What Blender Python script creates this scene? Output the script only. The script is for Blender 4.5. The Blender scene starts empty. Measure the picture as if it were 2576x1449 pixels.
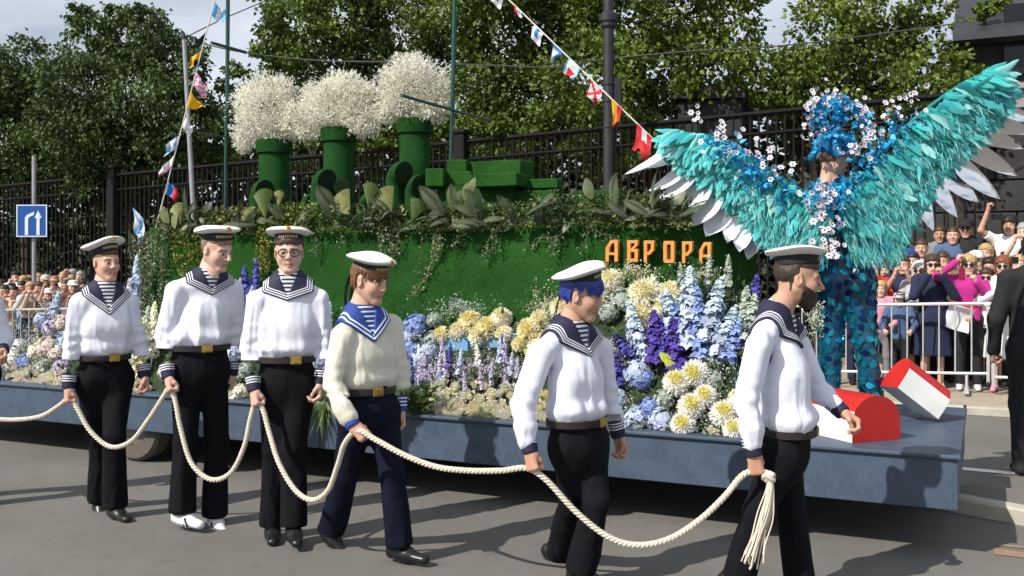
import bpy, math, random
import numpy as np
from mathutils import Vector, Matrix
random.seed(7); rng = np.random.default_rng(7)
S = bpy.context.scene
COL = S.collection
PI = math.pi

# ------------------------------------------------------------------ camera, sky, sun, exposure
CAM_H = 1.68; F = 2500.0; HZ = 660.0; CX = 1288.0       # measured on the photo at 2576 x 1449
cd = bpy.data.cameras.new('camera'); cam = bpy.data.objects.new('camera', cd); COL.objects.link(cam)
cam.location = (0, 0, CAM_H); cam.rotation_euler = (PI/2, 0, 0)
cd.sensor_width = 36; cd.lens = 36*F/2576; cd.shift_y = -(724.5-HZ)/2576; cd.clip_end = 600; cd.clip_start = .05
S.camera = cam
SUN_EL = math.radians(42); SUN_AZ = math.atan2(-.61, -.79)      # direction towards the sun on the ground plane
sunv = Vector((math.cos(SUN_EL)*math.cos(SUN_AZ), math.cos(SUN_EL)*math.sin(SUN_AZ), math.sin(SUN_EL)))
W = bpy.data.worlds.new('World'); S.world = W; W.use_nodes = True
wn = W.node_tree.nodes; wl = W.node_tree.links
bg = wn['Background']; sky = wn.new('ShaderNodeTexSky'); sky.sky_type = 'NISHITA'; sky.sun_disc = False
sky.sun_elevation = SUN_EL; sky.sun_rotation = (PI/2 - SUN_AZ) % (2*PI)
sky.air_density = 1.0; sky.dust_density = .8; sky.ozone_density = 1.2
tc = wn.new('ShaderNodeTexCoord'); mp = wn.new('ShaderNodeMapping'); mp.inputs['Scale'].default_value = (1.6, 1.6, 4.5)
nz = wn.new('ShaderNodeTexNoise'); nz.inputs['Scale'].default_value = 1.7; nz.inputs['Detail'].default_value = 6
cr = wn.new('ShaderNodeValToRGB'); cr.color_ramp.elements[0].position = .22; cr.color_ramp.elements[1].position = .62
cr.color_ramp.elements[1].color = (.92, .92, .92, 1)
mx = wn.new('ShaderNodeMixRGB'); mx.inputs[2].default_value = (13.2, 14.2, 15.6, 1)
wl.new(tc.outputs['Generated'], mp.inputs[0]); wl.new(mp.outputs[0], nz.inputs['Vector']); wl.new(nz.outputs['Fac'], cr.inputs[0])
wl.new(cr.outputs[0], mx.inputs[0]); wl.new(sky.outputs[0], mx.inputs[1]); wl.new(mx.outputs[0], bg.inputs[0])
bg.inputs[1].default_value = .06
sd = bpy.data.lights.new('sun', 'SUN'); sd.energy = 5.0; sd.angle = math.radians(.55); sd.color = (1, .955, .88)
so = bpy.data.objects.new('sun', sd); COL.objects.link(so); so.location = (-8, -8, 14)
so.rotation_euler = (-sunv).to_track_quat('-Z', 'Y').to_euler()
S.view_settings.view_transform = 'Standard'; S.view_settings.look = 'None'
S.view_settings.exposure = .20; S.view_settings.gamma = 1; S.view_settings.use_curve_mapping = False
S.render.engine = 'CYCLES'

# ------------------------------------------------------------------ measuring helpers
def at(x, y, Y):
    return np.array([(x-CX)*Y/F, Y, CAM_H-(y-HZ)*Y/F])
CO = np.array([2.44, 5.6]); E1 = np.array([-.9026, .4305]); E2 = np.array([.4305, .9026])   # street frame: v along the street (left), u away
def st(u, v, z=0.0):
    p = CO+v*E1+u*E2
    return np.array([p[0], p[1], z])
def fl(x, y, u):
    k = (x-CX)/F
    Y = (u+CO@E2)/(k*E2[0]+E2[1])
    return at(x, y, Y)
def uv_of(p):
    r = np.array(p[:2])-CO
    return float(r@E2), float(r@E1)
def zg(u, v):
    t = min(max((u-2.5)/4, 0), 1); t = t*t*(3-2*t)
    return -.0325*max(0, v-1)*t
ST_ANG = math.atan2(E1[1], E1[0])

# ------------------------------------------------------------------ objects and materials
def link(o, parent=None):
    COL.objects.link(o)
    if parent is not None: o.parent = parent
    return o
def tag(o, label=None, cat=None, group=None, kind=None):
    if label: o['label'] = label
    if cat: o['category'] = cat
    if group: o['group'] = group
    if kind: o['kind'] = kind
    return o
def empty(name, loc, label=None, cat=None, group=None, rz=0):
    o = bpy.data.objects.new(name, None); o.empty_display_size = .1
    o.location = tuple(loc); o.rotation_euler = (0, 0, rz); link(o)
    return tag(o, label, cat, group)
def mesh_np(name, V, Fq, smooth=True):
    """V (n,3) array, Fq either one (m,k) int array or a list of such arrays"""
    if not isinstance(Fq, list): Fq = [Fq]
    Fq = [np.asarray(f, np.int32) for f in Fq if len(f)]
    me = bpy.data.meshes.new(name)
    V = np.asarray(V, np.float32)
    me.vertices.add(len(V)); me.vertices.foreach_set('co', V.ravel())
    nl = sum(f.size for f in Fq); npoly = sum(len(f) for f in Fq)
    me.loops.add(nl); me.polygons.add(npoly)
    if npoly:
        me.loops.foreach_set('vertex_index', np.concatenate([f.ravel() for f in Fq]))
        tot = np.concatenate([np.full(len(f), f.shape[1], np.int32) for f in Fq])
        st_ = np.concatenate([[0], np.cumsum(tot)[:-1]]).astype(np.int32)
        me.polygons.foreach_set('loop_start', st_)
        me.update(calc_edges=True)
        me.polygons.foreach_set('use_smooth', np.full(npoly, smooth, bool))
    me.update()
    return me
def put(name, me, m, parent=None, loc=None):
    o = bpy.data.objects.new(name, me)
    if m is not None and not me.materials:
        for q in (m if isinstance(m, (list, tuple)) else [m]): me.materials.append(q)
    if loc is not None: o.location = tuple(loc)
    return link(o, parent)
def attr(me, name, arr, typ='FLOAT'):
    a = me.attributes.new(name, typ, 'POINT')
    if typ == 'FLOAT': a.data.foreach_set('value', np.asarray(arr, np.float32).ravel())
    else:
        arr = np.asarray(arr, np.float32)
        if arr.shape[1] == 3: arr = np.concatenate([arr, np.ones((len(arr), 1), np.float32)], 1)
        a.data.foreach_set('color', arr.ravel())
_m = {}
def mat(name, col, rough=.7, var=.12, scale=8, bump=0, bscale=60, metal=0, spec=.4, sheen=0, attrc=None, trans=0, bdist=.004):
    """procedural principled material: noise in the colour, optional bump, optional colour attribute multiplied in"""
    if name in _m: return _m[name]
    m = bpy.data.materials.new(name); m.use_nodes = True; _m[name] = m
    nt = m.node_tree; n = nt.nodes; l = nt.links
    b = n['Principled BSDF']; b.inputs['Roughness'].default_value = rough; b.inputs['Metallic'].default_value = metal
    b.inputs['Specular IOR Level'].default_value = spec
    if sheen: b.inputs['Sheen Weight'].default_value = sheen
    t = n.new('ShaderNodeTexCoord'); no = n.new('ShaderNodeTexNoise'); no.inputs['Scale'].default_value = scale; no.inputs['Detail'].default_value = 5
    l.new(t.outputs['Object'], no.inputs['Vector'])
    r = n.new('ShaderNodeMapRange'); r.inputs[1].default_value = .25; r.inputs[2].default_value = .75
    r.inputs[3].default_value = 1-var; r.inputs[4].default_value = 1+var
    l.new(no.outputs['Fac'], r.inputs[0])
    v = n.new('ShaderNodeVectorMath'); v.operation = 'SCALE'; l.new(r.outputs[0], v.inputs['Scale'])
    if attrc:
        a = n.new('ShaderNodeAttribute'); a.attribute_name = attrc
        q = n.new('ShaderNodeVectorMath'); q.operation = 'MULTIPLY'; q.inputs[1].default_value = col[:3]
        l.new(a.outputs['Color'], q.inputs[0]); l.new(q.outputs[0], v.inputs[0])
    else: v.inputs[0].default_value = col[:3]
    l.new(v.outputs[0], b.inputs['Base Color'])
    if bump:
        n2 = n.new('ShaderNodeTexNoise'); n2.inputs['Scale'].default_value = bscale; n2.inputs['Detail'].default_value = 4
        l.new(t.outputs['Object'], n2.inputs['Vector'])
        bp = n.new('ShaderNodeBump'); bp.inputs['Strength'].default_value = bump; bp.inputs['Distance'].default_value = bdist
        l.new(n2.outputs['Fac'], bp.inputs['Height']); l.new(bp.outputs[0], b.inputs['Normal'])
    if trans:
        tr = n.new('ShaderNodeBsdfTranslucent'); l.new(v.outputs[0], tr.inputs[0])
        ms = n.new('ShaderNodeMixShader'); ms.inputs[0].default_value = trans
        l.new(b.outputs[0], ms.inputs[1]); l.new(tr.outputs[0], ms.inputs[2]); l.new(ms.outputs[0], n['Material Output'].inputs[0])
    return m
def stripe_mat(name, base, strip, bands, aname, rough=.7, period=0):
    """cloth with woven bands read from a distance attribute (metres from the hem)"""
    if name in _m: return _m[name]
    m = mat(name, base, rough, .08, 12)
    nt = m.node_tree; n = nt.nodes; l = nt.links; b = n['Principled BSDF']
    a = n.new('ShaderNodeAttribute'); a.attribute_name = aname
    src = a.outputs['Fac']
    if period:
        q = n.new('ShaderNodeMath'); q.operation = 'PINGPONG'; q.inputs[1].default_value = period/2; l.new(src, q.inputs[0]); src = q.outputs[0]
    acc = None
    for lo, hi in bands:
        g = n.new('ShaderNodeMath'); g.operation = 'GREATER_THAN'; g.inputs[1].default_value = lo; l.new(src, g.inputs[0])
        h = n.new('ShaderNodeMath'); h.operation = 'LESS_THAN'; h.inputs[1].default_value = hi; l.new(src, h.inputs[0])
        p = n.new('ShaderNodeMath'); p.operation = 'MULTIPLY'; l.new(g.outputs[0], p.inputs[0]); l.new(h.outputs[0], p.inputs[1])
        if acc is None: acc = p
        else:
            s = n.new('ShaderNodeMath'); s.operation = 'ADD'; l.new(acc.outputs[0], s.inputs[0]); l.new(p.outputs[0], s.inputs[1]); acc = s
    x = n.new('ShaderNodeMixRGB'); x.inputs[1].default_value = (*base, 1); x.inputs[2].default_value = (*strip, 1)
    l.new(acc.outputs[0], x.inputs[0]); l.new(x.outputs[0], b.inputs['Base Color'])
    return m

# ------------------------------------------------------------------ mesh collector for hard things
class MB:
    def __init__(s): s.v = []; s.f = []
    def quad(s, a, b, c, d):
        i = len(s.v); s.v += [tuple(a), tuple(b), tuple(c), tuple(d)]; s.f.append((i, i+1, i+2, i+3))
    def box(s, c, size, R=None, bev=0):
        c = np.array(c, float); h = np.array(size, float)/2; R = np.eye(3) if R is None else np.array(R)
        if bev <= 0:
            i = len(s.v)
            for dz in (-1, 1):
                for dx, dy in ((-1, -1), (1, -1), (1, 1), (-1, 1)): s.v.append(tuple(c+R@(h*np.array([dx, dy, dz]))))
            s.f += [(i, i+3, i+2, i+1), (i+4, i+5, i+6, i+7)]
            for k in range(4): s.f.append((i+k, i+(k+1) % 4, i+4+(k+1) % 4, i+4+k))
            return
        bev = min(bev, min(h)*.9)
        rings = []
        for dz, ins in ((-1, bev), (-1+bev/h[2], 0), (1-bev/h[2], 0), (1, bev)):
            hx, hy = h[0]-ins, h[1]-ins; b = bev*.6 if ins == 0 else bev*.6
            pts = []
            for sx, sy in ((-1, -1), (1, -1), (1, 1), (-1, 1)):
                pa = (sx*(hx-b), sy*hy); pb = (sx*hx, sy*(hy-b))
                pts += [pa, pb] if sx*sy < 0 else [pb, pa]
            rings.append([c+R@np.array([p[0], p[1], h[2]*dz]) for p in pts])
        i = len(s.v)
        for r in rings: s.v += [tuple(p) for p in r]
        for k in range(3):
            for j in range(8):
                s.f.append((i+k*8+j, i+k*8+(j+1) % 8, i+(k+1)*8+(j+1) % 8, i+(k+1)*8+j))
        s.f.append(tuple(i+j for j in reversed(range(8)))); s.f.append(tuple(i+24+j for j in range(8)))
    def tube(s, pts, r, n=8, cap=True):
        pts = [np.array(p, float) for p in pts]; rs = r if isinstance(r, (list, tuple, np.ndarray)) else [r]*len(pts)
        i0 = len(s.v); up = None
        for k, p in enumerate(pts):
            a = pts[max(k-1, 0)]; b = pts[min(k+1, len(pts)-1)]; d = b-a; d /= np.linalg.norm(d)+1e-9
            if up is None:
                up = np.array([0, 0, 1.]) if abs(d[2]) < .9 else np.array([1., 0, 0])
            x = np.cross(d, up); x /= np.linalg.norm(x)+1e-9; y = np.cross(x, d); up = y
            for j in range(n):
                t = 2*PI*j/n; s.v.append(tuple(p+rs[k]*(math.cos(t)*x+math.sin(t)*y)))
        for k in range(len(pts)-1):
            for j in range(n):
                s.f.append((i0+k*n+j, i0+k*n+(j+1) % n, i0+(k+1)*n+(j+1) % n, i0+(k+1)*n+j))
        if cap:
            s.f.append(tuple(i0+j for j in reversed(range(n)))); e = i0+(len(pts)-1)*n; s.f.append(tuple(e+j for j in range(n)))
    def lathe(s, prof, n=24, c=(0, 0, 0), R=None, sx=1, sy=1, close=True):
        R = np.eye(3) if R is None else np.array(R); c = np.array(c, float); i0 = len(s.v)
        for r, z in prof:
            for j in range(n):
                t = 2*PI*j/n; s.v.append(tuple(c+R@np.array([r*sx*math.cos(t), r*sy*math.sin(t), z])))
        for k in range(len(prof)-1):
            for j in range(n):
                s.f.append((i0+k*n+j, i0+k*n+(j+1) % n, i0+(k+1)*n+(j+1) % n, i0+(k+1)*n+j))
        if close:
            s.f.append(tuple(i0+j for j in reversed(range(n)))); e = i0+(len(prof)-1)*n; s.f.append(tuple(e+j for j in range(n)))
    def prism(s, poly, c, ex, ey, d):
        """polygon in the plane (ex, ey) at c pushed along vector d"""
        c = np.array(c, float); ex = np.array(ex, float); ey = np.array(ey, float); d = np.array(d, float); i = len(s.v); n = len(poly)
        for q in (0, 1):
            for a, b in poly: s.v.append(tuple(c+a*ex+b*ey+q*d))
        s.f.append(tuple(i+k for k in reversed(range(n)))); s.f.append(tuple(i+n+k for k in range(n)))
        for k in range(n): s.f.append((i+k, i+(k+1) % n, i+n+(k+1) % n, i+n+k))
    def mesh(s, name, smooth=False, off=None):
        me = bpy.data.meshes.new(name)
        v = s.v if off is None else [tuple(np.array(p)-np.array(off)) for p in s.v]
        me.from_pydata(v, [], s.f)
        if smooth: me.polygons.foreach_set('use_smooth', [True]*len(s.f)); me.set_sharp_from_angle(angle=math.radians(38))
        me.update(); return me
    def build(s, name, m, parent=None, smooth=False, off=None):
        if parent is not None and off is None: off = tuple(parent.location) if parent.parent is None else None
        return put(name, s.mesh(name, smooth, off), m, parent)
def rotz(a): return np.array([[math.cos(a), -math.sin(a), 0], [math.sin(a), math.cos(a), 0], [0, 0, 1.]])
def roty(a): return np.array([[math.cos(a), 0, math.sin(a)], [0, 1, 0], [-math.sin(a), 0, math.cos(a)]])
def rotx(a): return np.array([[1, 0, 0], [0, math.cos(a), -math.sin(a)], [0, math.sin(a), math.cos(a)]])
RS = rotz(ST_ANG)          # local x along the street (left), local y towards the camera side
def unit(v): v = np.asarray(v, float); return v/(np.linalg.norm(v)+1e-9)
def spline(P, n=8):
    P = [np.array(p, float) for p in P]; out = []
    for i in range(len(P)-1):
        p0 = P[max(i-1, 0)]; p1 = P[i]; p2 = P[i+1]; p3 = P[min(i+2, len(P)-1)]
        for k in range(n):
            t = k/n
            out.append(.5*((2*p1)+(-p0+p2)*t+(2*p0-5*p1+4*p2-p3)*t*t+(-p0+3*p1-3*p2+p3)*t**3))
    out.append(P[-1]); return out
def poly_plate(name, outlines, depth):
    """flat plate with holes, from closed 2D outlines, as a mesh in the XY plane"""
    c = bpy.data.curves.new(name, 'CURVE'); c.dimensions = '2D'; c.fill_mode = 'BOTH'; c.extrude = depth/2; c.bevel_depth = 0
    for o in outlines:
        sp = c.splines.new('POLY'); sp.points.add(len(o)-1); sp.use_cyclic_u = True
        for i, (a, b) in enumerate(o): sp.points[i].co = (a, b, 0, 1)
    ob = bpy.data.objects.new(name, c); COL.objects.link(ob)
    dg = bpy.context.evaluated_depsgraph_get(); me = bpy.data.meshes.new_from_object(ob.evaluated_get(dg)); me.name = name
    bpy.data.objects.remove(ob); bpy.data.curves.remove(c); return me

# ------------------------------------------------------------------ numpy noise, signed distance grids, surface nets
def vnoise(P, seed=0):
    P = np.asarray(P, np.float32); i = np.floor(P).astype(np.int64); f = P-i; f = f*f*(3-2*f); out = 0
    for dx in (0, 1):
        for dy in (0, 1):
            for dz in (0, 1):
                h = (i[:, 0]+dx)*374761393+(i[:, 1]+dy)*668265263+(i[:, 2]+dz)*2147483647+seed*974634
                h = (h ^ (h >> 13))*1274126177; h = (h ^ (h >> 16)) & 0xffff
                w = (f[:, 0] if dx else 1-f[:, 0])*(f[:, 1] if dy else 1-f[:, 1])*(f[:, 2] if dz else 1-f[:, 2])
                out = out+w*(h/32767.5-1)
    return out
class Grid:
    def __init__(s, lo, hi, h):
        s.lo = np.array(lo, np.float32); s.h = h
        n = np.maximum(np.ceil((np.array(hi)-s.lo)/h).astype(int)+1, 3)
        s.ax = [s.lo[i]+h*np.arange(n[i], dtype=np.float32) for i in range(3)]
        s.f = np.full(n, 1.0, np.float32)
    def xyz(s, sl=None):
        a = s.ax if sl is None else [s.ax[i][sl[i]] for i in range(3)]
        return a[0][:, None, None], a[1][None, :, None], a[2][None, None, :]
    def add(s, fn, lo, hi, k=.02, op='u'):
        m = k+2*s.h; sl = []
        for i in range(3):
            a = int(max(0, math.floor((lo[i]-m-s.lo[i])/s.h))); b = int(min(len(s.ax[i]), math.ceil((hi[i]+m-s.lo[i])/s.h)+1))
            if b <= a: return
            sl.append(slice(a, b))
        sl = tuple(sl); d = fn(*s.xyz(sl)); a = s.f[sl]
        if op == 'u':
            q = np.maximum(k-np.abs(a-d), 0)/k; s.f[sl] = np.minimum(a, d)-q*q*k*.25
        else:
            d = -d; q = np.maximum(k-np.abs(a-d), 0)/k; s.f[sl] = np.maximum(a, d)+q*q*k*.25
    def cone(s, a, b, ra, rb, k=.03, fdir=None, q=1.0, cap=False, op='u'):
        a = np.array(a, float); b = np.array(b, float); ab = b-a; L2 = ab@ab+1e-9; r = max(ra, rb)
        def fn(X, Y, Z):
            px, py, pz = X-a[0], Y-a[1], Z-a[2]
            t = np.clip((px*ab[0]+py*ab[1]+pz*ab[2])/L2, 0, 1)
            dx, dy, dz = px-t*ab[0], py-t*ab[1], pz-t*ab[2]
            if fdir is not None:
                w = (dx*fdir[0]+dy*fdir[1]+dz*fdir[2])*(q-1); dx, dy, dz = dx+w*fdir[0], dy+w*fdir[1], dz+w*fdir[2]
            d = np.sqrt(dx*dx+dy*dy+dz*dz)-(ra+(rb-ra)*t)
            if fdir is not None: d = d/(1+.5*(q-1))
            if cap: d = np.maximum(d, ((px-ab[0])*ab[0]+(py-ab[1])*ab[1]+(pz-ab[2])*ab[2])/math.sqrt(L2))
            return d.astype(np.float32)
        s.add(fn, np.minimum(a, b)-r, np.maximum(a, b)+r, k, op)
    def ell(s, c, R, k=.02, M=None, op='u'):
        c = np.array(c, float); R = np.array(R, float); M = np.eye(3) if M is None else np.array(M)
        def fn(X, Y, Z):
            p = [X-c[0], Y-c[1], Z-c[2]]
            l = [(M[0, i]*p[0]+M[1, i]*p[1]+M[2, i]*p[2]) for i in range(3)]
            k0 = np.sqrt(sum((l[i]/R[i])**2 for i in range(3))); k1 = np.sqrt(sum((l[i]/R[i]**2)**2 for i in range(3)))+1e-6
            return (k0*(k0-1)/k1).astype(np.float32)
        r = R.max(); s.add(fn, c-r, c+r, k, op)
def nets(f, lo, h):
    s = f < 0
    c = np.zeros(tuple(n-1 for n in f.shape), np.int8)
    for dx in (0, 1):
        for dy in (0, 1):
            for dz in (0, 1):
                c += s[dx:f.shape[0]-1+dx, dy:f.shape[1]-1+dy, dz:f.shape[2]-1+dz]
    I = np.argwhere((c > 0) & (c < 8))
    if len(I) == 0: return np.zeros((0, 3), np.float32), np.zeros((0, 4), np.int32)
    idg = np.full(c.shape, -1, np.int32); idg[tuple(I.T)] = np.arange(len(I))
    off = np.array([[a, b, d] for a in (0, 1) for b in (0, 1) for d in (0, 1)])
    val = np.stack([f[I[:, 0]+o[0], I[:, 1]+o[1], I[:, 2]+o[2]] for o in off], 1)
    acc = np.zeros((len(I), 3)); cnt = np.zeros(len(I))
    for i in range(8):
        for j in range(i+1, 8):
            if np.abs(off[i]-off[j]).sum() != 1: continue
            va, vb = val[:, i], val[:, j]; x = (va < 0) != (vb < 0)
            t = np.where(x, va/np.where(x, va-vb, 1), 0)
            acc += x[:, None]*(off[i]+(off[j]-off[i])*t[:, None]); cnt += x
    V = (I+acc/cnt[:, None])*h+np.array(lo)
    Q = []
    for ax in range(3):
        a = [slice(None)]*3; b = [slice(None)]*3; a[ax] = slice(0, -1); b[ax] = slice(1, None)
        sa, sb = s[tuple(a)], s[tuple(b)]
        E = np.argwhere(sa != sb); o1, o2 = [(1, 2), (2, 0), (0, 1)][ax]
        E = E[(E[:, o1] > 0) & (E[:, o2] > 0) & (E[:, o1] < f.shape[o1]-1) & (E[:, o2] < f.shape[o2]-1)]
        if len(E) == 0: continue
        flip = ~sa[tuple(E.T)]
        def cell(d1, d2):
            C = E.copy(); C[:, o1] += d1; C[:, o2] += d2; return idg[tuple(C.T)]
        q = np.stack([cell(-1, -1), cell(0, -1), cell(0, 0), cell(-1, 0)], 1); q[flip] = q[flip][:, ::-1]
        Q.append(q)
    return V.astype(np.float32), np.concatenate(Q).astype(np.int32)
def vnormals(V, Q):
    n = np.zeros_like(V); fn = np.cross(V[Q[:, 2]]-V[Q[:, 0]], V[Q[:, 3]]-V[Q[:, 1]])
    for k in range(4): np.add.at(n, Q[:, k], fn)
    return n/(np.linalg.norm(n, axis=1, keepdims=True)+1e-12)

# ------------------------------------------------------------------ leaf and petal clouds
def frames(D, up=None, roll=None):
    """orthonormal frames for unit directions D: (along, across, normal)"""
    D = D/(np.linalg.norm(D, axis=1, keepdims=True)+1e-9)
    r = rng.normal(size=D.shape) if up is None else np.broadcast_to(np.array(up, float), D.shape)+rng.normal(size=D.shape)*.001
    A = np.cross(D, r); A /= np.linalg.norm(A, axis=1, keepdims=True)+1e-9
    N = np.cross(A, D); return D, A, N
def leaf_arrays(C, D, A, N, L, Wd, bend=.15, fold=.12):
    """rhombic leaf with a fold, 5 verts in 2 tris + 1 quad -> here 6 verts, 2 quads"""
    L = np.asarray(L)[:, None]; Wd = np.asarray(Wd)[:, None]
    b = C; t = C+D*L-N*L*bend
    m1 = C+D*L*.38+A*Wd*.5+N*Wd*fold; m2 = C+D*L*.38-A*Wd*.5+N*Wd*fold
    mid = C+D*L*.45; tip = t
    V = np.stack([b, m1, tip, mid, m2], 1).reshape(-1, 3); n = len(C); i = np.arange(n)[:, None]*5
    Q = np.concatenate([i+np.array([[0, 3, 2, 1]]), i+np.array([[0, 4, 2, 3]])])
    return V, Q
def leaf_mesh(name, C, D, L, Wd, cols=None, up=None, bend=.15, fold=.12, smooth=False):
    D, A, N = frames(np.asarray(D, float), up)
    V, Q = leaf_arrays(np.asarray(C, float), D, A, N, L, Wd, bend, fold)
    me = mesh_np(name, V, Q, smooth)
    if cols is not None: attr(me, 'Col', np.repeat(np.asarray(cols), 5, 0), 'FLOAT_COLOR')
    return me
def rdir(n):
    d = rng.normal(size=(n, 3)); return d/np.linalg.norm(d, axis=1, keepdims=True)
def jit(c, n, amt=.15):
    return np.clip(np.array(c)[None, :]*(1+rng.normal(size=(n, 1))*amt)*(1+rng.normal(size=(n, 3))*amt*.25), 0, 1)
# ------------------------------------------------------------------ ground, road, pavement
M_asphalt = mat('asphalt', (.142, .133, .119), .85, .14, .9, .6, 190, bdist=.004)
def wear(m, fine=320, amt=.42, crack=True):
    nt = m.node_tree; n = nt.nodes; l = nt.links; b = n['Principled BSDF']; src = b.inputs['Base Color'].links[0].from_socket
    t = n.new('ShaderNodeTexCoord'); f = n.new('ShaderNodeTexNoise'); f.inputs['Scale'].default_value = fine; f.inputs['Detail'].default_value = 2; l.new(t.outputs['Object'], f.inputs['Vector'])
    r = n.new('ShaderNodeMapRange'); r.inputs[1].default_value = .3; r.inputs[2].default_value = .7; r.inputs[3].default_value = 1-amt; r.inputs[4].default_value = 1+amt; l.new(f.outputs['Fac'], r.inputs[0])
    v = n.new('ShaderNodeVectorMath'); v.operation = 'SCALE'; l.new(src, v.inputs[0]); l.new(r.outputs[0], v.inputs['Scale']); out = v.outputs[0]
    g = n.new('ShaderNodeTexNoise'); g.inputs['Scale'].default_value = 5.5; g.inputs['Detail'].default_value = 8; g.inputs['Roughness'].default_value = .7; l.new(t.outputs['Object'], g.inputs['Vector'])
    r2 = n.new('ShaderNodeMapRange'); r2.inputs[1].default_value = .52; r2.inputs[2].default_value = .70; r2.inputs[3].default_value = 1.0; r2.inputs[4].default_value = .80; l.new(g.outputs['Fac'], r2.inputs[0])
    v2 = n.new('ShaderNodeVectorMath'); v2.operation = 'SCALE'; l.new(out, v2.inputs[0]); l.new(r2.outputs[0], v2.inputs['Scale']); out = v2.outputs[0]
    if crack:
        d = n.new('ShaderNodeTexNoise'); d.inputs['Scale'].default_value = 2.5; l.new(t.outputs['Object'], d.inputs['Vector']); mxv = n.new('ShaderNodeMixRGB'); mxv.inputs[0].default_value = .25; l.new(t.outputs['Object'], mxv.inputs[1]); l.new(d.outputs['Color'], mxv.inputs[2])
        vo = n.new('ShaderNodeTexVoronoi'); vo.feature = 'DISTANCE_TO_EDGE'; vo.inputs['Scale'].default_value = .55; l.new(mxv.outputs[0], vo.inputs['Vector'])
        r3 = n.new('ShaderNodeMapRange'); r3.inputs[1].default_value = .002; r3.inputs[2].default_value = .007; r3.inputs[3].default_value = .84; r3.inputs[4].default_value = 1; l.new(vo.outputs['Distance'], r3.inputs[0])
        v3 = n.new('ShaderNodeVectorMath'); v3.operation = 'SCALE'; l.new(out, v3.inputs[0]); l.new(r3.outputs[0], v3.inputs['Scale']); out = v3.outputs[0]
    l.new(out, b.inputs['Base Color'])
wear(M_asphalt, crack=False)
M_asphalt2 = mat('asphalt_far', (.15, .14, .125), .85, .14, 1.0, .4, 200, bdist=.003)
M_pave = mat('pavement_sand', (.34, .29, .22), .85, .12, 3, .3, 120)
M_kerb = mat('kerb_stone', (.40, .37, .31), .8, .18, 6, .5, 60)
M_paint = mat('road_paint', (.72, .72, .69), .6, .12, 9, .2, 150)
M_earth = mat('earth', (.035, .04, .018), .95, .35, 2, .6, 30)
def sheet(name, us, vs, zf, m, kind='structure'):
    V = [st(u, v, zf(u, v)) for u in us for v in vs]; n = len(vs)
    Fq = [(i*n+j, (i+1)*n+j, (i+1)*n+j+1, i*n+j+1) for i in range(len(us)-1) for j in range(n-1)]
    me = mesh_np(name, np.array(V), np.array(Fq)); o = put(name, me, m); o['kind'] = kind; return o
def zpark(u, v):
    t = min(max((u-16)/14, 0), 1); return zg(u, v)+5.5*t*t*(3-2*t)  # rise behind the trees is added to block light from the horizon
us = [-160, -60, -30, -15, -8]+list(np.arange(-5, 12, .5))
vs = [-200, -100, -60, -40, -25, -15]+list(np.arange(-10, 34, 1.0))+[36, 40, 60, 100, 200]
sheet('road', us, vs, zg, M_asphalt)
sheet('park_ground', [11.4, 12, 14, 16, 18, 20, 22, 24, 26, 28, 30, 45, 80, 200], vs, lambda u, v: zpark(u, v)+.012, M_earth)
# pavement with its kerb along the far side of the street
PV = [-40, -20]+list(np.arange(-10, 34, 1.0))+[45, 80]
sheet('pavement', [6.05, 7, 8, 9, 10, 11.6], PV, lambda u, v: zg(u, v)+.09, M_pave)
root = empty('kerb', st(5.98, 0, 0), 'pale stone kerb along the far pavement in front of the spectators', 'kerb')
mb = MB(); mb.box((0, 0, .045), (.98, .13, .10), RS, .012); stone = mb.mesh('kerb_stone')
stone.materials.append(M_kerb)
for k in range(-8, 26):
    o = put('kerb_stone', stone, None, root); p = st(5.98, k+.5, zg(5.98, k+.5)-.002)-np.array(root.location); o.location = tuple(p)
# lay-by island with a light kerb at the right, its near edge running diagonally
ia, ib = at(2300, 1228, 7.05), at(2830, 1312, 6.02)
d = unit((ib-ia)*np.array([1, 1, 0])); nrm = np.array([-d[1], d[0], 0])
mb = MB(); L = 5.0
base = np.array([ia[0], ia[1], 0])
pts = [(0, 0), (L, 0), (L, 1.35), (1.2, .78), (.25, .42)]
mb.prism(pts, base+np.array([0, 0, .0]), d, nrm, (0, 0, .085)); isl = mb.build('traffic_island', M_asphalt2); isl['kind'] = 'structure'
root = empty('kerb', base, 'light concrete kerb of the traffic island beside the blue float end', 'kerb')
ang = math.atan2(d[1], d[0])
mb = MB(); mb.box((0, 0, 0), (.985, .14, .13), None, .015); ks = mb.mesh('kerb_stone'); ks.materials.append(M_kerb)
for k in range(5):
    o = put('kerb_stone', ks, None, root); o.location = tuple(d*(k+.42)-nrm*.075+np.array([0, 0, .04])); o.rotation_euler = (0, 0, ang)
# white lane line
la, lb = at(2330, 1172, 4200/512), at(2760, 1210, 4200/550)
d2 = unit((lb-la)*np.array([1, 1, 0])); n2 = np.array([-d2[1], d2[0], 0])
mb = MB(); z = .005
a = np.array([la[0], la[1], z])-d2*1.5; b = np.array([lb[0], lb[1], z])+d2*8
mb.quad(a-n2*.06, b-n2*.06, b+n2*.06, a+n2*.06); o = mb.build('lane_line', M_paint); o['kind'] = 'structure'
# faded red-brown paint strips on the road at the lower right and the lower middle
M_faded = mat('faded_paint', (.27, .165, .115), .8, .25, 5, .2, 150)
def road_strip(pl):
    mb = MB(); P = [at(x, y, CAM_H*F/(y-HZ)) for x, y in pl]
    mb.quad(*[np.array([p[0], p[1], .004]) for p in P]); o = mb.build('faded_road_marking', M_faded); o['kind'] = 'structure'
road_strip([(2500, 1396), (2640, 1412), (2640, 1400), (2500, 1380)])
road_strip([(2508, 1374), (2640, 1388), (2640, 1382), (2508, 1368)])

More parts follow.
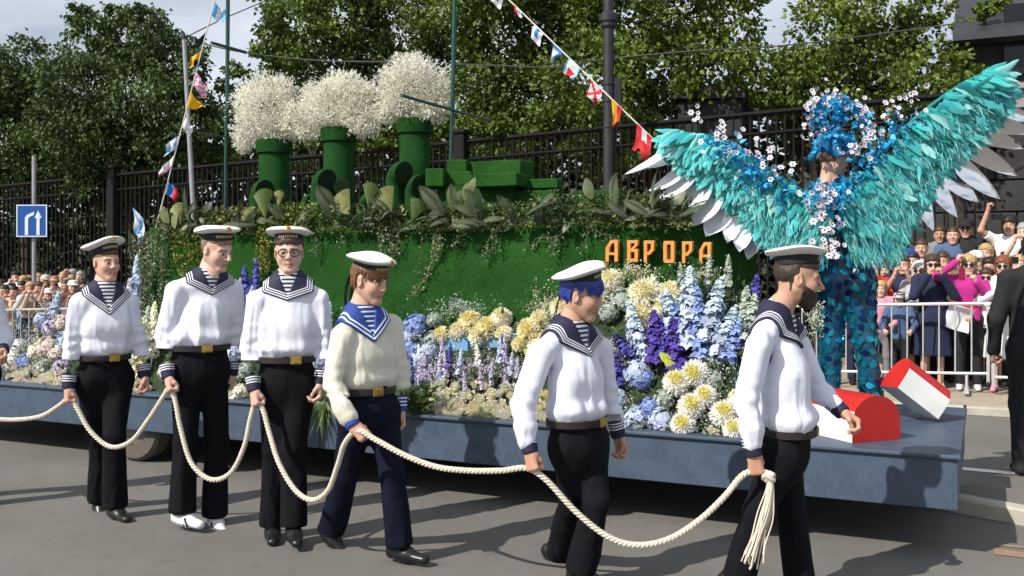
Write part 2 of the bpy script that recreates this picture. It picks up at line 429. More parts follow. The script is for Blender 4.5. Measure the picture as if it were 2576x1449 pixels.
# ------------------------------------------------------------------ iron fence on the far side
M_iron = mat('black_iron', (.008, .0075, .007), .75, .3, 6, .3, 90, spec=.15)
FU = 9.8
def rail_z(v): return 4.13-.0325*v
fence = empty('iron_fence', st(FU, 12, zg(FU, 12)), 'tall black iron railing with square bars in front of the dark park trees', 'fence')
fo = np.array(fence.location)
bh = 3.55
mb = MB(); mb.box((0, 0, bh/2), (.03, .03, bh), RS)
mb.lathe([(.022, bh), (.026, bh+.02), (.001, bh+.13)], 6)
barm = mb.mesh('bar'); barm.materials.append(M_iron)
posts = [uv_of(fl(285, 415, FU))[1], uv_of(fl(1160, 325, FU))[1]]; dv = posts[0]-posts[1]
pv = [posts[1]+k*dv for k in range(0, 4)]
v = -.2
nb = 0
while v < 33:
    if all(abs(v-q) > .22 for q in pv):
        o = put('bar', barm, None, fence); p = st(FU, v, 0); o.location = tuple(p-fo+np.array([0, 0, rail_z(v)-bh-.06])); nb += 1
    v += .135
mb = MB(); mb.box((0, 0, 2.05), (.22, .22, 4.1), RS, .02); mb.box((0, 0, 4.14), (.29, .29, .08), RS, .02); mb.box((0, 0, .3), (.4, .4, .6), RS, .02)
postm = mb.mesh('post'); postm.materials.append(mat('fence_post', (.014, .013, .0125), .8, .25, 5, .3, 50, spec=.15))
for q in pv:
    o = put('post', postm, None, fence); o.location = tuple(st(FU, q, rail_z(q)-3.95)-fo)
for k in range(len(pv)):
    q0 = -.6 if k == 0 else pv[k-1]+.11
    for zz, th in ((0, .07), (-.32, .05), (-3.2, .06)):
        mb = MB(); a = st(FU, q0, rail_z(q0)+zz); b = st(FU, pv[k]-.11, rail_z(pv[k]-.11)+zz)
        mb.tube([a, b], th/1.4, 4); o = mb.build('rail', M_iron, fence)

# ------------------------------------------------------------------ trees
M_bark = mat('bark', (.05, .042, .032), .95, .3, 7, .8, 25, bdist=.02)
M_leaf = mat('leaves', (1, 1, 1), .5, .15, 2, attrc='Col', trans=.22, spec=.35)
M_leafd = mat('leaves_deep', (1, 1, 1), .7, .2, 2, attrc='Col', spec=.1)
def crown_pts(c, R, n, clumps=34, flat=.8, droop=0):
    cc = rdir(clumps); cc[:, 2] *= flat
    cc = c+cc*R*(rng.uniform(.35, 1.0, (clumps, 1))**.6)
    k = rng.integers(0, clumps, n); sp = rng.normal(size=(n, 3))*R*.15
    sp[:, 2] *= .75
    P = cc[k]+sp
    out = unit_rows(P-c)
    D = out*.6+rdir(n)*.75+np.array([0, 0, -.45-droop])
    return P, D, k
def unit_rows(a): return a/(np.linalg.norm(a, axis=1, keepdims=True)+1e-9)
def tree(name, label, lobes, Y, col, base_px=None, leaf=.096, dens=1.35, droop=0, depth=1.6, group='park trees behind the iron fence'):
    cs = []
    for i, (x, y, r) in enumerate(lobes):
        yy = Y+rng.uniform(-.5, .5)*depth; cs.append((at(x, y, yy), r*yy/F))
    bx = np.mean([c[0][0] for c in cs]) if base_px is None else at(base_px, 600, Y)[0]
    u, v = uv_of((bx, Y)); b = np.array([bx, Y, zpark(u, v)])
    root = empty(name, b, label, 'tree', group)
    P = []; D = []; Cc = []; Ls = []
    for c, R in cs:
        n = int(max(260, 400*dens*R*R/(leaf/.105)**2*4.4)); p, d_, k = crown_pts(c, R, n, max(12, int(30*R*R+10)), .85, droop)
        P.append(p); D.append(d_)
        tone = rng.normal(size=k.max()+1)*.22
        q = jit(col, n, .18)*(1+tone[k][:, None]); Cc.append(np.clip(q, .003, 1)); Ls.append(rng.uniform(.7, 1.35, n)*leaf)
    P = np.concatenate(P); D = np.concatenate(D); Cc = np.concatenate(Cc); Ls = np.concatenate(Ls)
    me = leaf_mesh('crown', P-b, D, Ls, Ls*.75, Cc); put('crown', me, M_leaf, root)
    top = np.mean([c for c, R in cs], 0); mb = MB()
    fork = b+np.array([0, 0, max(2.2, (top[2]-b[2])*.55)])
    mb.tube(spline([b+np.array([0, 0, -.1]), b+(fork-b)*.5+np.array([.08, .05, 0]), fork], 4), list(np.linspace(.2, .13, 9)), 9)
    for c, R in cs:
        c = fork+(c-fork)*.8; mid = (fork+c)/2+rng.normal(size=3)*.15-np.array([0, 0, .2])
        mb.tube(spline([fork, mid, c], 3), list(np.linspace(.06, .010, 7)), 6)
    put('trunk', mb.mesh('trunk', True, b), M_bark, root)
    return root
G1 = (.080, .128, .018); G2 = (.052, .092, .017); G3 = (.100, .146, .019); G4 = (.086, .130, .018)
tree('park_tree', 'dark round tree at the far left edge under pale sky', [(30, 220, 120), (120, 260, 120), (20, 350, 120), (110, 390, 110), (-70, 240, 120), (60, 170, 80), (190, 330, 80), (40, 440, 90), (140, 450, 80)], 25, G2)
tree('weeping_tree', 'tall dark weeping tree with drooping branches behind the blue road sign', [(232, 95, 75), (330, 110, 95), (405, 110, 90), (465, 190, 80), (210, 210, 110), (330, 240, 140), (440, 290, 110), (160, 330, 100), (270, 370, 130), (400, 400, 110), (500, 290, 60), (260, 450, 80), (360, 460, 80), (460, 440, 70), (200, 35, 36), (300, 40, 40), (345, 30, 30)], 22.5, G2, droop=.7)
tree('park_tree', 'small low tree in the sky gap beside the thin green mast', [(600, 215, 50), (570, 300, 60), (640, 280, 60), (540, 380, 80), (640, 390, 90), (595, 175, 28), (500, 400, 60)], 24, G1)
tree('park_tree', 'broad sunlit tree rising behind the first two white flower plumes', [(690, 90, 50), (760, 60, 110), (880, 30, 130), (705, 175, 60), (800, 190, 130), (930, 180, 140), (1000, 50, 130), (1060, 200, 130), (880, 300, 110), (1010, 320, 100), (760, 300, 90), (658, 125, 28), (770, -60, 100), (920, -80, 120), (800, 380, 80), (960, 390, 80)], 20, G1)
tree('park_tree', 'dense tree directly behind the second mast and the pennant line', [(1150, 40, 130), (1280, 100, 150), (1200, 240, 130), (1340, 240, 140), (1420, 80, 140), (1260, 340, 100), (1400, 340, 110), (1130, 340, 90), (1200, 390, 70), (1340, 390, 80), (1250, -60, 140), (1420, -60, 120)], 19, G4)
tree('park_tree', 'bright leafy tree behind the black lamp post', [(1550, 60, 140), (1500, 210, 140), (1640, 180, 140), (1560, 330, 110), (1700, 30, 120), (1780, 150, 120), (1690, 270, 90), (1620, 350, 80), (1500, 370, 80), (1840, 90, 90), (1600, -80, 120), (1780, -70, 110)], 18, G3)
tree('park_tree', 'olive green tree above the left turquoise wing', [(1930, 210, 90), (2010, 190, 100), (2080, 220, 120), (2100, 70, 110), (2200, 150, 130), (2220, 20, 100), (2060, 320, 90), (2180, 300, 110), (2080, -60, 90), (1880, -20, 60), (1985, 330, 60)], 17.5, G3)
tree('park_tree', 'thin branched tree with sky showing through at the upper right', [(2320, 210, 100), (2290, 90, 80), (2400, 190, 70), (2360, 290, 90), (2350, 20, 45), (2430, 70, 26), (2475, 25, 24), (2520, 5, 22), (2410, 120, 36), (2450, 210, 50)], 16.5, G3, dens=.9)
# undergrowth under the crowns, with the park's deep shade put into its leaf colour
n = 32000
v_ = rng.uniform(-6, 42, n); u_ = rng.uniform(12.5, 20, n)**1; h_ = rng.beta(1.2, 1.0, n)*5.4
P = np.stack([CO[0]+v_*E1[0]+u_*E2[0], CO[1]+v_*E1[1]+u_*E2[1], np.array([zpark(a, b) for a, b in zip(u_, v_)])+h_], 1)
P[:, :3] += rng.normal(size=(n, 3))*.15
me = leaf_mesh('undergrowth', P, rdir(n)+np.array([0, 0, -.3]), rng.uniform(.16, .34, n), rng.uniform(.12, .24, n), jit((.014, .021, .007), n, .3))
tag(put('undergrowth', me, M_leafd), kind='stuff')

# ------------------------------------------------------------------ dark stone building at the right and wall behind the crowd
M_dstone = mat('dark_stone', (.030, .029, .029), .85, .3, 2.2, .6, 14, bdist=.02)
M_dstone2 = mat('grey_ledge_stone', (.26, .24, .225), .8, .18, 3, .4, 25)
M_roofm = mat('dark_roof', (.028, .031, .036), .55, .2, 3, .2, 30)
bl = empty('stone_building', st(12.2, -2.5, 0), 'dark stone gatehouse with grey ledge at the right edge behind the spectators', 'building')
bo = np.array(bl.location)
def zb(x, y, u): return fl(x, y, u)[2]
va = uv_of(fl(2300, 500, 12.0))[1]; vb = uv_of(fl(2440, 200, 12.0))[1]
zled = zb(2520, 262, 12.0)
# lower wall: courses of big blocks
brng = random.Random(3)
bz = -.1
cnt = 0
while bz < zled-.32:
    hh = .52; vv = va+(.35 if int(bz*10) % 2 else 0)
    while vv > -7.5:
        ww = brng.uniform(.85, 1.25); ww = min(ww, vv+7.6)
        if ww < .2: break
        mb = MB(); mb.box((0, 0, 0), (ww-.02, .55+brng.uniform(-.015, .015), hh-.018), RS, .015)
        mm = mb.mesh('stone_block'); o = put('stone_block', mm, M_dstone, bl); o.location = tuple(st(12.25, vv-ww/2, bz+hh/2)-bo); vv -= ww; cnt += 1
    bz += hh
mb = MB(); mb.box((0, 0, 0), (va+7.5, .3, zled), RS); o = put('wall', mb.mesh('wall'), M_dstone, bl); o.location = tuple(st(12.4, (va-7.5)/2, zled/2-.2)-bo)
mb = MB(); mb.box((0, 0, 0), (vb+7.4, .9, .28), RS, .02); mb.box((0, -.06, .2), (vb+7.4, 1.0, .1), RS, .02)
o = put('ledge', mb.mesh('ledge'), M_dstone2, bl); o.location = tuple(st(12.05, (vb-7.4)/2, zled)-bo)
ztop = zb(2500, 108, 12.0)
mb = MB(); hup = ztop-zled-.26; mb.box((0, 0, 0), (vb+7.3, .5, hup), RS, .02); o = put('upper_wall', mb.mesh('upper_wall'), M_dstone, bl); o.location = tuple(st(12.35, (vb-7.3)/2, zled+.26+hup/2)-bo)
mb = MB(); poly = [(-.75, 0), (-.75, .1), (2.2, 1.5), (5, .4), (5, 0)]
A = st(0, 1, 0)-st(0, 0, 0); U = st(1, 0, 0)-st(0, 0, 0)
mb.prism(poly, st(12.3, vb+.25, ztop), U, (0, 0, 1), -A*(vb+7.8)); put('roof', mb.mesh('roof', False, bo), M_roofm, bl)
for k in range(3):
    mb = MB(); mb.box(st(12.05, vb-.9-k*2.1, zled+1.05), (.8, .12, 1.15), RS, .01); put('window', mb.mesh('window', False, bo), mat('dark_glass', (.008, .009, .011), .12, .1), bl)
# steps at the foot of the wall on which two men stand
stp = empty('stone_steps', st(9.3, -1.4, 0), 'low dark stone steps at the foot of the wall behind the crowd', 'steps'); so_ = np.array(stp.location)
for k, (uu, hh) in enumerate(((9.1, .26), (9.7, .5), (10.6, .74))):
    mb = MB(); mb.box((0, 0, hh/2+.04), (5.5, .9 if k < 2 else 1.5, hh), RS, .02); o = put('step', mb.mesh('step'), M_dstone, stp); o.location = tuple(st(uu, -1.6, .05)-so_)
# small garden building behind the fence above the left wing
gb = empty('garden_shed', fl(1800, 500, 11.4), 'small dark shed with low curved roof behind the fence', 'building'); go = np.array(gb.location)
c0, c1 = fl(1725, 330, 11.4), fl(1880, 330, 11.4); wd = np.linalg.norm(c1-c0); zt = fl(1800, 262, 11.4)[2]; zt2 = fl(1800, 232, 11.4)[2]
mb = MB(); mb.box(((c0+c1)/2*np.array([1, 1, 0])+np.array([0, 0, zt/2])), (wd, 1.0, zt), RS, .02); put('wall', mb.mesh('wall', False, go), mat('shed_wall', (.022, .021, .022), .85, .25, 4, .4, 20), gb)
mb = MB(); n_ = 12; poly = [(-.08*wd+wd*1.16*k/n_, .02+(zt2-zt)*math.sin(PI*min(1, k/n_*1.2+.1))) for k in range(n_+1)]+[(1.08*wd, -.03), (-.08*wd, -.03)]
mb.prism(poly, np.array([c1[0], c1[1], zt+.02])-U*.6, unit(c0-c1), (0, 0, 1), U*1.2); put('roof', mb.mesh('roof', False, go), mat('shed_roof', (.03, .026, .024), .8, .25, 3, .3, 20), gb)

# ------------------------------------------------------------------ lamp post, poles, wires, road sign
M_lamp = mat('lamp_iron', (.022, .022, .026), .5, .2, 8, .15, 80)
def ground_at(p): u, v = uv_of(p); return zg(u, v)+(.09 if u > 6.05 else 0)
p = fl(1531, 480, 8.9); zt = 8.5; z0 = ground_at(p); s_ = p[1]/F
lamp = empty('lamp_post', (p[0], p[1], z0), 'thick black iron lamp post with ring collar in front of the trees', 'lamp post')
mb = MB(); R0 = 14*s_
prof = [(R0*1.9, 0), (R0*1.9, .25), (R0*1.5, .4), (R0*1.5, .9), (R0*1.1, 1.0)]
mb.lathe(prof+[(R0, 1.1), (R0*.95, 8.2)], 16); put('post', mb.mesh('post', True), M_lamp, lamp)
for yy, rr, hh in ((47, 1.75, .12), (60, 1.45, .1), (212, 1.15, .03), (255, 1.15, .03), (320, 1.1, .03)):
    z = CAM_H-(yy-HZ)*s_-z0; mb = MB(); mb.lathe([(R0*.9, z-hh), (R0*rr, z-hh*.4), (R0*rr, z+hh*.4), (R0*.9, z+hh)], 16); put('collar', mb.mesh('collar', True), M_lamp, lamp)
mb = MB(); z = CAM_H-(240-HZ)*s_-z0; mb.box((R0*1.6, 0, z), (.12, .12, .55), None, .02); mb.tube([(R0*1.5, 0, z-.2), (R0*1.2, .02, z-.9), (R0*1.05, .02, z-2)], .02, 6)
put('junction_box', mb.mesh('junction_box'), M_lamp, lamp)
mb = MB()
for sx in (-1, 1): mb.tube(spline([(0, 0, 7.6), (sx*.5, 0, 8.1), (sx*1.1, 0, 8.25)], 5), .04, 8)
put('arm', mb.mesh('arm', True), M_lamp, lamp)
for sx in (-1, 1):
    mb = MB(); mb.lathe([(.05, 8.3), (.2, 8.15), (.26, 7.95), (.2, 7.9), (.02, 7.88)], 14, (sx*1.1, 0, 0)); put('lantern', mb.mesh('lantern', True), M_lamp, lamp)
# leaning grey pole
M_galv = mat('grey_steel', (.30, .30, .31), .5, .15, 10, .15, 60, metal=.3)
pa, pb = fl(463, 96, 6.6), fl(488, 560, 6.6); dd = pa-pb; foot = pb+dd*((ground_at(pb)-pb[2])/dd[2])
pole = empty('wire_pole', foot, 'plain grey steel pole leaning slightly, wires at its top', 'pole')
mb = MB(); mb.tube([foot, pa], [7*pb[1]/F, 5.5*pa[1]/F], 12); put('pole', mb.mesh('pole', True, foot), M_galv, pole)
mb = MB(); mb.tube([pa-dd*.004, pa+dd*.012], 8*pa[1]/F, 12); put('cap', mb.mesh('cap', True, foot), M_lamp, pole)
M_wire = mat('wire', (.06, .06, .065), .6)
def wire(label, pts):
    P = [np.array(q) for q in pts]; o = MB(); o.tube(spline(P, 8), .011, 5); ob = o.build('overhead_wire', M_wire); tag(ob, label, 'wire', 'overhead wires'); return ob
wire('overhead wire rising from the grey pole to the upper right', [pa, fl(560, 48, 8), fl(668, 2, 9.2), fl(780, -45, 10.4)])
wire('thin wire sagging from the grey pole behind the white plumes', [pa, fl(600, 130, 7.5), fl(800, 152, 8), fl(1000, 156, 8), fl(1250, 165, 8.3), fl(1400, 168, 8.5), fl(1515, 150, 8.8)])
wire('thin wire from the lamp post across the right trees', [fl(1531, 147, 8.9), fl(1750, 128, 9), fl(2000, 112, 9.4), fl(2400, 60, 10)])
# blue lane sign
M_sign = mat('sign_blue', (.010, .075, .30), .4, .06, 6)
M_swhite = mat('sign_white', (.62, .68, .75), .45, .06, 6)
p = fl(86, 556, 7.9); z0 = ground_at(p); s_ = p[1]/F
sg = empty('road_sign', (p[0], p[1], z0), 'square blue road sign with two white arrows on a grey pole above the left crowd', 'road sign')
ztop = CAM_H-(392-HZ)*s_-z0; zc = p[2]-z0; hw = 39*s_; hh = 41*s_
mb = MB(); mb.tube([(0, 0, 0), (0, 0, ztop)], 5.5*s_, 12); put('pole', mb.mesh('pole', True), M_galv, sg)
def plate(name, outl, depth, m, y):
    me = poly_plate(name, outl, depth); o = put(name, me, m, sg); o.rotation_euler = (PI/2, 0, 0); o.location = (0, y, zc); return o
rr = lambda w, h: [(-w, -h), (w, -h), (w, h), (-w, h)]
plate('panel', [rr(hw, hh)], .02, M_sign, -.09)
plate('border', [rr(hw*.98, hh*.98), rr(hw*.91, hh*.915)], .004, M_swhite, -.105)
def q(px, py): return ((px-86)*s_, -(py-556)*s_)
plate('arrow', [[q(*a) for a in ((98, 592), (98, 549), (93, 549), (102, 530), (111, 549), (106, 549), (106, 592))]], .004, M_swhite, -.1055)
bent = [(69, 592), (69, 556)]+[(84-15*math.cos(t), 552-14*math.sin(t)) for t in np.linspace(.2, 1.35, 6)]+[(92, 533), (92, 541)]+[(85-8*math.cos(t), 554-9*math.sin(t)) for t in np.linspace(1.3, .2, 6)]+[(77, 592)]
plate('arrow', [[q(*a) for a in bent]], .004, M_swhite, -.1055)
mb = MB(); mb.box((0, -.045, zc+hh*.5), (hw*.5, .07, .04)); mb.box((0, -.045, zc-hh*.5), (hw*.5, .07, .04)); put('bracket', mb.mesh('bracket'), M_galv, sg)

# ------------------------------------------------------------------ crowd barriers
M_barr = mat('galvanised_tube', (.52, .52, .52), .42, .12, 12, .1, 60, metal=.35)
def barrier(u, v0, v1, label, zr=1.12, bars=11):
    c = st(u, (v0+v1)/2, 0); z0 = zg(u, (v0+v1)/2)+.09; r = empty('crowd_barrier', (c[0], c[1], z0), label, 'barrier', 'steel crowd barriers')
    hw = (v0-v1)/2; e = np.array([E1[0], E1[1], 0]); zl = zg(u, v0)-zg(u, (v0+v1)/2)
    def P(t, z): return e*hw*t+np.array([0, 0, z+zl*t])
    mb = MB(); mb.tube(spline([P(1, .12), P(1, zr-.12), P(.97, zr-.02), P(.92, zr), P(-.92, zr), P(-.97, zr-.02), P(-1, zr-.12), P(-1, .12)], 4), .021, 8); put('frame', mb.mesh('frame', True), M_barr, r)
    mb = MB(); mb.tube([P(1, .22), P(-1, .22)], .018, 8); put('bottom_rail', mb.mesh('bottom_rail', True), M_barr, r)
    for k in range(1, bars+1):
        t = 1-2*k/(bars+1); mb = MB(); mb.tube([P(t, .22), P(t, zr)], .0095, 6); put('bar', mb.mesh('bar', True), M_barr, r)
    n = np.array([E2[0], E2[1], 0])
    for t in (-.8, .8):
        mb = MB(); mb.tube([P(t, .2), P(t, .03)], .018, 6); mb.box(P(t, .015), (.06, .6, .03), RS, .005); put('foot', mb.mesh('foot'), M_barr, r)
v2 = uv_of(fl(2486, 800, 7.1))[1]; v3 = uv_of(fl(2190, 800, 7.1))[1]
barrier(7.1, v2+2.35, v2, 'steel crowd barrier in front of the woman in the dark blue dress', 1.06, 12)
barrier(7.1, v2-.06, v2-2.4, 'steel crowd barrier behind the man in the black suit', 1.04, 12)
vl = uv_of(fl(12, 800, 7.3))[1]
barrier(7.3, vl, vl-2.3, 'steel crowd barrier before the left crowd beside the first flowers', 1.18, 9)
barrier(7.3, vl+2.4, vl+.08, 'steel crowd barrier cut off by the left picture edge', 1.18, 9)
# ------------------------------------------------------------------ the float: flat trailer with blue-grey skirt
DZ = .587; DB = .285; FW = 2.0; FLN = 9.4
M_deck = mat('blue_grey_paint', (.050, .075, .112), .5, .13, 2.2, .2, 40, spec=.45)
M_chas = mat('chassis_black', (.012, .012, .013), .7)
fo_ = st(1.0, 4.0, 0)
flt = empty('parade_float', fo_, 'long flat parade float painted blue grey with low skirt on wheels', 'float')
ev = np.array([E1[0], E1[1], 0]); eu = np.array([E2[0], E2[1], 0])
edges = [-.05, 2.15, 4.3, 6.45, FLN]
for a, b in zip(edges[:-1], edges[1:]):
    mb = MB(); mb.box((0, 0, 0), (b-a-.008, .03, DZ-DB-.012), RS, .004); o = put('skirt_panel', mb.mesh('skirt_panel'), M_deck, flt); o.location = tuple(st(.015, (a+b)/2, (DZ+DB)/2-.006)-fo_)
    mb = MB(); mb.box((0, 0, 0), (b-a-.008, .03, DZ-DB-.012), RS, .004); o = put('skirt_panel', mb.mesh('skirt_panel'), M_deck, flt); o.location = tuple(st(FW-.015, (a+b)/2, (DZ+DB)/2-.006)-fo_)
for vv in (-.05, FLN):
    mb = MB(); mb.box((0, 0, 0), (.03, FW-.002, DZ-DB-.012), RS, .004); o = put('skirt_panel', mb.mesh('skirt_panel'), M_deck, flt); o.location = tuple(st(FW/2, vv, (DZ+DB)/2-.006)-fo_)
edges2 = [-.085, 2.4, 4.8, 7.2, FLN+.035]
for a, b in zip(edges2[:-1], edges2[1:]):
    mb = MB(); mb.box((0, 0, 0), (b-a-.006, FW+.05, .024), RS, .006); o = put('deck_board', mb.mesh('deck_board'), M_deck, flt); o.location = tuple(st(FW/2, (a+b)/2, DZ-.002)-fo_)
mb = MB()
for uu in (.55, 1.45): mb.box(st(uu, FLN/2, .42)-fo_, (FLN-.4, .1, .16), RS)
put('chassis_beam', mb.mesh('chassis_beam'), M_chas, flt)['kind'] = 'stuff'
M_tyre = mat('dusty_tyre', (.10, .085, .07), .85, .2, 8, .4, 60); M_rim = mat('steel_rim', (.16, .15, .14), .5, .2, 10, metal=.3)
Mw = np.stack([ev, np.array([0, 0, 1.]), np.cross(ev, [0, 0, 1.])], 1)
vw = uv_of(fl(345, 1150, .12))[1]
for vv in (vw,):
    for uu in (.16, FW-.16):
        mb = MB(); mb.lathe([(.15, -.085), (.26, -.09), (.285, -.065), (.29, 0), (.285, .065), (.26, .09), (.15, .085)], 28, R=Mw, close=False)
        w = put('wheel', mb.mesh('wheel', True), M_tyre, flt); w.location = tuple(st(uu, vv, .29)-fo_)
        mb = MB(); mb.lathe([(.155, -.06), (.14, -.05), (.06, -.03), (.05, -.075), (.01, -.08)], 20, R=Mw); mb.lathe([(.01, .08), (.05, .075), (.06, .03), (.14, .05), (.155, .06)], 20, R=Mw)
        put('rim', mb.mesh('rim', True), M_rim, w)
M_blue = mat('light_blue_paint', (.15, .30, .50), .6, .18, 4, .2, 40)
for (x0, y0, x1, y1, uu) in ((1095, 848, 1180, 945, .50), (1182, 838, 1345, 950, .52), (1345, 850, 1500, 960, .54)):
    a = fl(x0, y0, uu); b = fl(x1, y1, uu); zt = a[2]
    mb = MB(); c = (a+b)/2; hgt = zt-DZ; mb.box((0, 0, 0), (np.linalg.norm((a-b)[:2]), .04, hgt), RS, .006); o = put('backing_panel', mb.mesh('backing_panel'), M_blue, flt); o.location = tuple(np.array([c[0], c[1], DZ+hgt/2+.01])-fo_)

# ------------------------------------------------------------------ the ship covered in green turf
M_turf = mat('green_turf', (.019, .080, .013), .95, .34, 3.5, .8, 170, spec=.12, bdist=.02)
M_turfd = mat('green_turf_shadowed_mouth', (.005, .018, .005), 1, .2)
def mottle(m, sc, amt):
    nt = m.node_tree; n = nt.nodes; l = nt.links; b = n['Principled BSDF']; src = b.inputs['Base Color'].links[0].from_socket
    t = n.new('ShaderNodeTexCoord'); f = n.new('ShaderNodeTexNoise'); f.inputs['Scale'].default_value = sc; f.inputs['Detail'].default_value = 3; f.inputs['Roughness'].default_value = .7; l.new(t.outputs['Object'], f.inputs['Vector'])
    r = n.new('ShaderNodeMapRange'); r.inputs[1].default_value = .3; r.inputs[2].default_value = .7; r.inputs[3].default_value = 1-amt; r.inputs[4].default_value = 1+amt; l.new(f.outputs['Fac'], r.inputs[0])
    v = n.new('ShaderNodeVectorMath'); v.operation = 'SCALE'; l.new(src, v.inputs[0]); l.new(r.outputs[0], v.inputs['Scale']); l.new(v.outputs[0], b.inputs['Base Color'])
mottle(M_turf, 60, .28); mottle(M_deck, 40, .12); mottle(M_deck, 9, .14)
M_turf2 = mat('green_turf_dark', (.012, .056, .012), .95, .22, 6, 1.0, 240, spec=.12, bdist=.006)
so3 = st(1.25, 4.2, DZ)
ship = empty('flower_ship', so3, 'green turf model warship with three funnels on the blue float', 'model ship')
HU = .72; SU = 1.28
vR = uv_of(fl(1905, 640, SU))[1]+.12; vL = uv_of(fl(352, 640, HU+.2))[1]; HT = 1.965
def hull_half(z):          # u of the front face along v; tumblehome and tapering ends
    pts = []
    n = 60
    for k in range(n+1):
        t = k/n; v = vR-.12+(vL-vR+.12)*t
        a = min(1, (v-(vR-.12))/.9); b = min(1, (vL-v)/.55)
        w = (1-(1-max(a, 0))**2.2)**.7*(1-(1-max(b, 0))**2.4)**.6
        pts.append((v, w*(SU-HU)))
    return pts
levels = [DZ+.012, DZ+.35, 1.1, 1.5, 1.8, HT]
Vh = []; 
for iz, z in enumerate(levels):
    bul = .02*math.sin(PI*(z-DZ)/(HT-DZ))
    hp = hull_half(z)
    for v, w in hp: Vh.append(st(SU-w-bul, v, z+(.0 if iz < 5 else .05*((v-4)/3.2)**2)))
    for v, w in reversed(hp[1:-1]): Vh.append(st(SU+w+bul, v, z+(.0 if iz < 5 else .05*((v-4)/3.2)**2)))
nr = len(Vh)//len(levels); Fh = []
for k in range(len(levels)-1):
    for j in range(nr): Fh.append((k*nr+j, k*nr+(j+1) % nr, (k+1)*nr+(j+1) % nr, (k+1)*nr+j))
Fcap = []
top0 = (len(levels)-1)*nr
for j in range(1, 60-0):
    a, b = j, j+1
    Fcap.append((top0+a, top0+b if b <= 60 else top0+60, top0+(nr-b) % nr if b < 60 else top0+60, top0+(nr-a) % nr))
me = bpy.data.meshes.new('hull'); me.from_pydata([tuple(p-so3) for p in Vh], [], Fh+[f for f in [tuple(dict.fromkeys(q)) for q in Fcap] if len(f) > 2])
me.polygons.foreach_set('use_smooth', [True]*len(me.polygons)); me.set_sharp_from_angle(angle=math.radians(40)); me.update()
put('hull', me, M_turf, ship)
bu = 1.3
def ship_part(mb, name, m, smooth=True): return put(name, mb.mesh(name, smooth, so3), m, ship)
for x, yt, wd in ((690, 352, 76), (852, 322, 76), (1044, 300, 78)):
    p = fl(x, 520, bu); zt = fl(x, yt, bu)[2]; r = wd/2*p[1]/F; mb = MB()
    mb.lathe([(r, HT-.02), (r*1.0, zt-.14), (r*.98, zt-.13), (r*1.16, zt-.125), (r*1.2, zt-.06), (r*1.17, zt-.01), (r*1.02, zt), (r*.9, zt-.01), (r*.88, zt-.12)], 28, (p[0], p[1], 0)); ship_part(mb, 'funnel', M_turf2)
def cowl(x, yb, yt, wd, turn, m=M_turf2, uu=1.05):
    p = fl(x, yb, uu); zt = fl(x, yt, uu)[2]; r = wd/2*p[1]/F; h = zt-HT; d = unit(-ev*math.cos(turn)-eu*math.sin(turn))
    R_ = r*1.25; c = np.array([p[0], p[1], zt-R_-r])
    pts = [np.array([p[0], p[1], HT-.03]), np.array([p[0], p[1], HT+.4*(h-R_-r)]), c]
    for t in np.linspace(.25, PI/2+.35, 7): pts.append(c+d*R_*(1-math.cos(t))+np.array([0, 0, R_*math.sin(t)]))
    rs = [r]*4+[r*1.02, r*1.05, r*1.1, r*1.18, r*1.25, r*1.28]
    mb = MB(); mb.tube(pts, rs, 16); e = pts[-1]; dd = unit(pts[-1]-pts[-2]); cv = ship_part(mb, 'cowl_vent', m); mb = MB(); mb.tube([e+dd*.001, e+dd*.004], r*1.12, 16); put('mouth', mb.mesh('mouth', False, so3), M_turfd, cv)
cowl(648, 520, 458, 42, .35); cowl(802, 530, 432, 44, .35); cowl(992, 520, 413, 46, .35)
cowl(706, 520, 480, 30, 1.0); cowl(862, 520, 456, 32, 1.0); cowl(1040, 520, 446, 44, .5)
cowl(768, 525, 492, 26, .2); cowl(915, 520, 488, 26, .2)
def blk(x0, y0, x1, y1, uu, dep, rot=0, name='deck_block'):
    a, b = fl(x0, y0, uu), fl(x1, y1, uu); w = np.linalg.norm((a-b)[:2]); h = abs(fl((x0+x1)/2, y0, uu)[2]-fl((x0+x1)/2, y1, uu)[2]); c = (a+b)/2
    mb = MB(); mb.box((0, 0, 0), (w, dep, h), RS@rotz(rot), .008); o = put(name, mb.mesh(name), M_turf, ship); o.location = tuple(c-so3+eu*dep/2); return o
blk(1116, 402, 1160, 441, 1.15, .3, .25); blk(1186, 404, 1309, 440, 1.12, .28); blk(1150, 408, 1200, 438, 1.3, .2)
blk(1058, 424, 1098, 470, .98, .34, .3); blk(1186, 436, 1299, 470, .98, .3); blk(1090, 432, 1200, 468, 1.12, .25, -.05)
blk(1100, 466, 1290, 530, 1.1, .3); blk(1295, 450, 1400, 475, 1.2, .12, .05, 'gun_barrel'); blk(1445, 478, 1560, 540, 1.05, .3, -.1); blk(1290, 480, 1390, 530, 1.15, .2)
M_mast = mat('mast_green', (.012, .055, .042), .5, .15, 10)
def mast(xb, yb, xt, yt, thick):
    a = fl(xb, yb, bu); b = fl(xt, yt, bu); a2 = np.array([a[0], a[1], HT-.02]); mb = MB(); r = thick/2*a[1]/F
    mb.tube([a2, a2+(b-a2)*.45], r*.8, 10); mb.tube([a2+(b-a2)*.40+eu*.012, b], r, 10); ship_part(mb, 'mast', M_mast); return a2, b
def yard(x, y, d0, d1, r):
    p = fl(x, y, bu-.03); mb = MB(); mb.tube([p+eu*d0, p+eu*d1], r, 8); ship_part(mb, 'yard', M_mast)
m1a, m1b = mast(566, 520, 574, -130, 10); m2a, m2b = mast(1130, 410, 1146, -130, 11)
yard(569, 118, -.2, .28, .016); yard(566, 345, -.35, .25, .008); yard(1136, 276, -.8, .75, .013)
mottle(M_turf2, 60, .28)
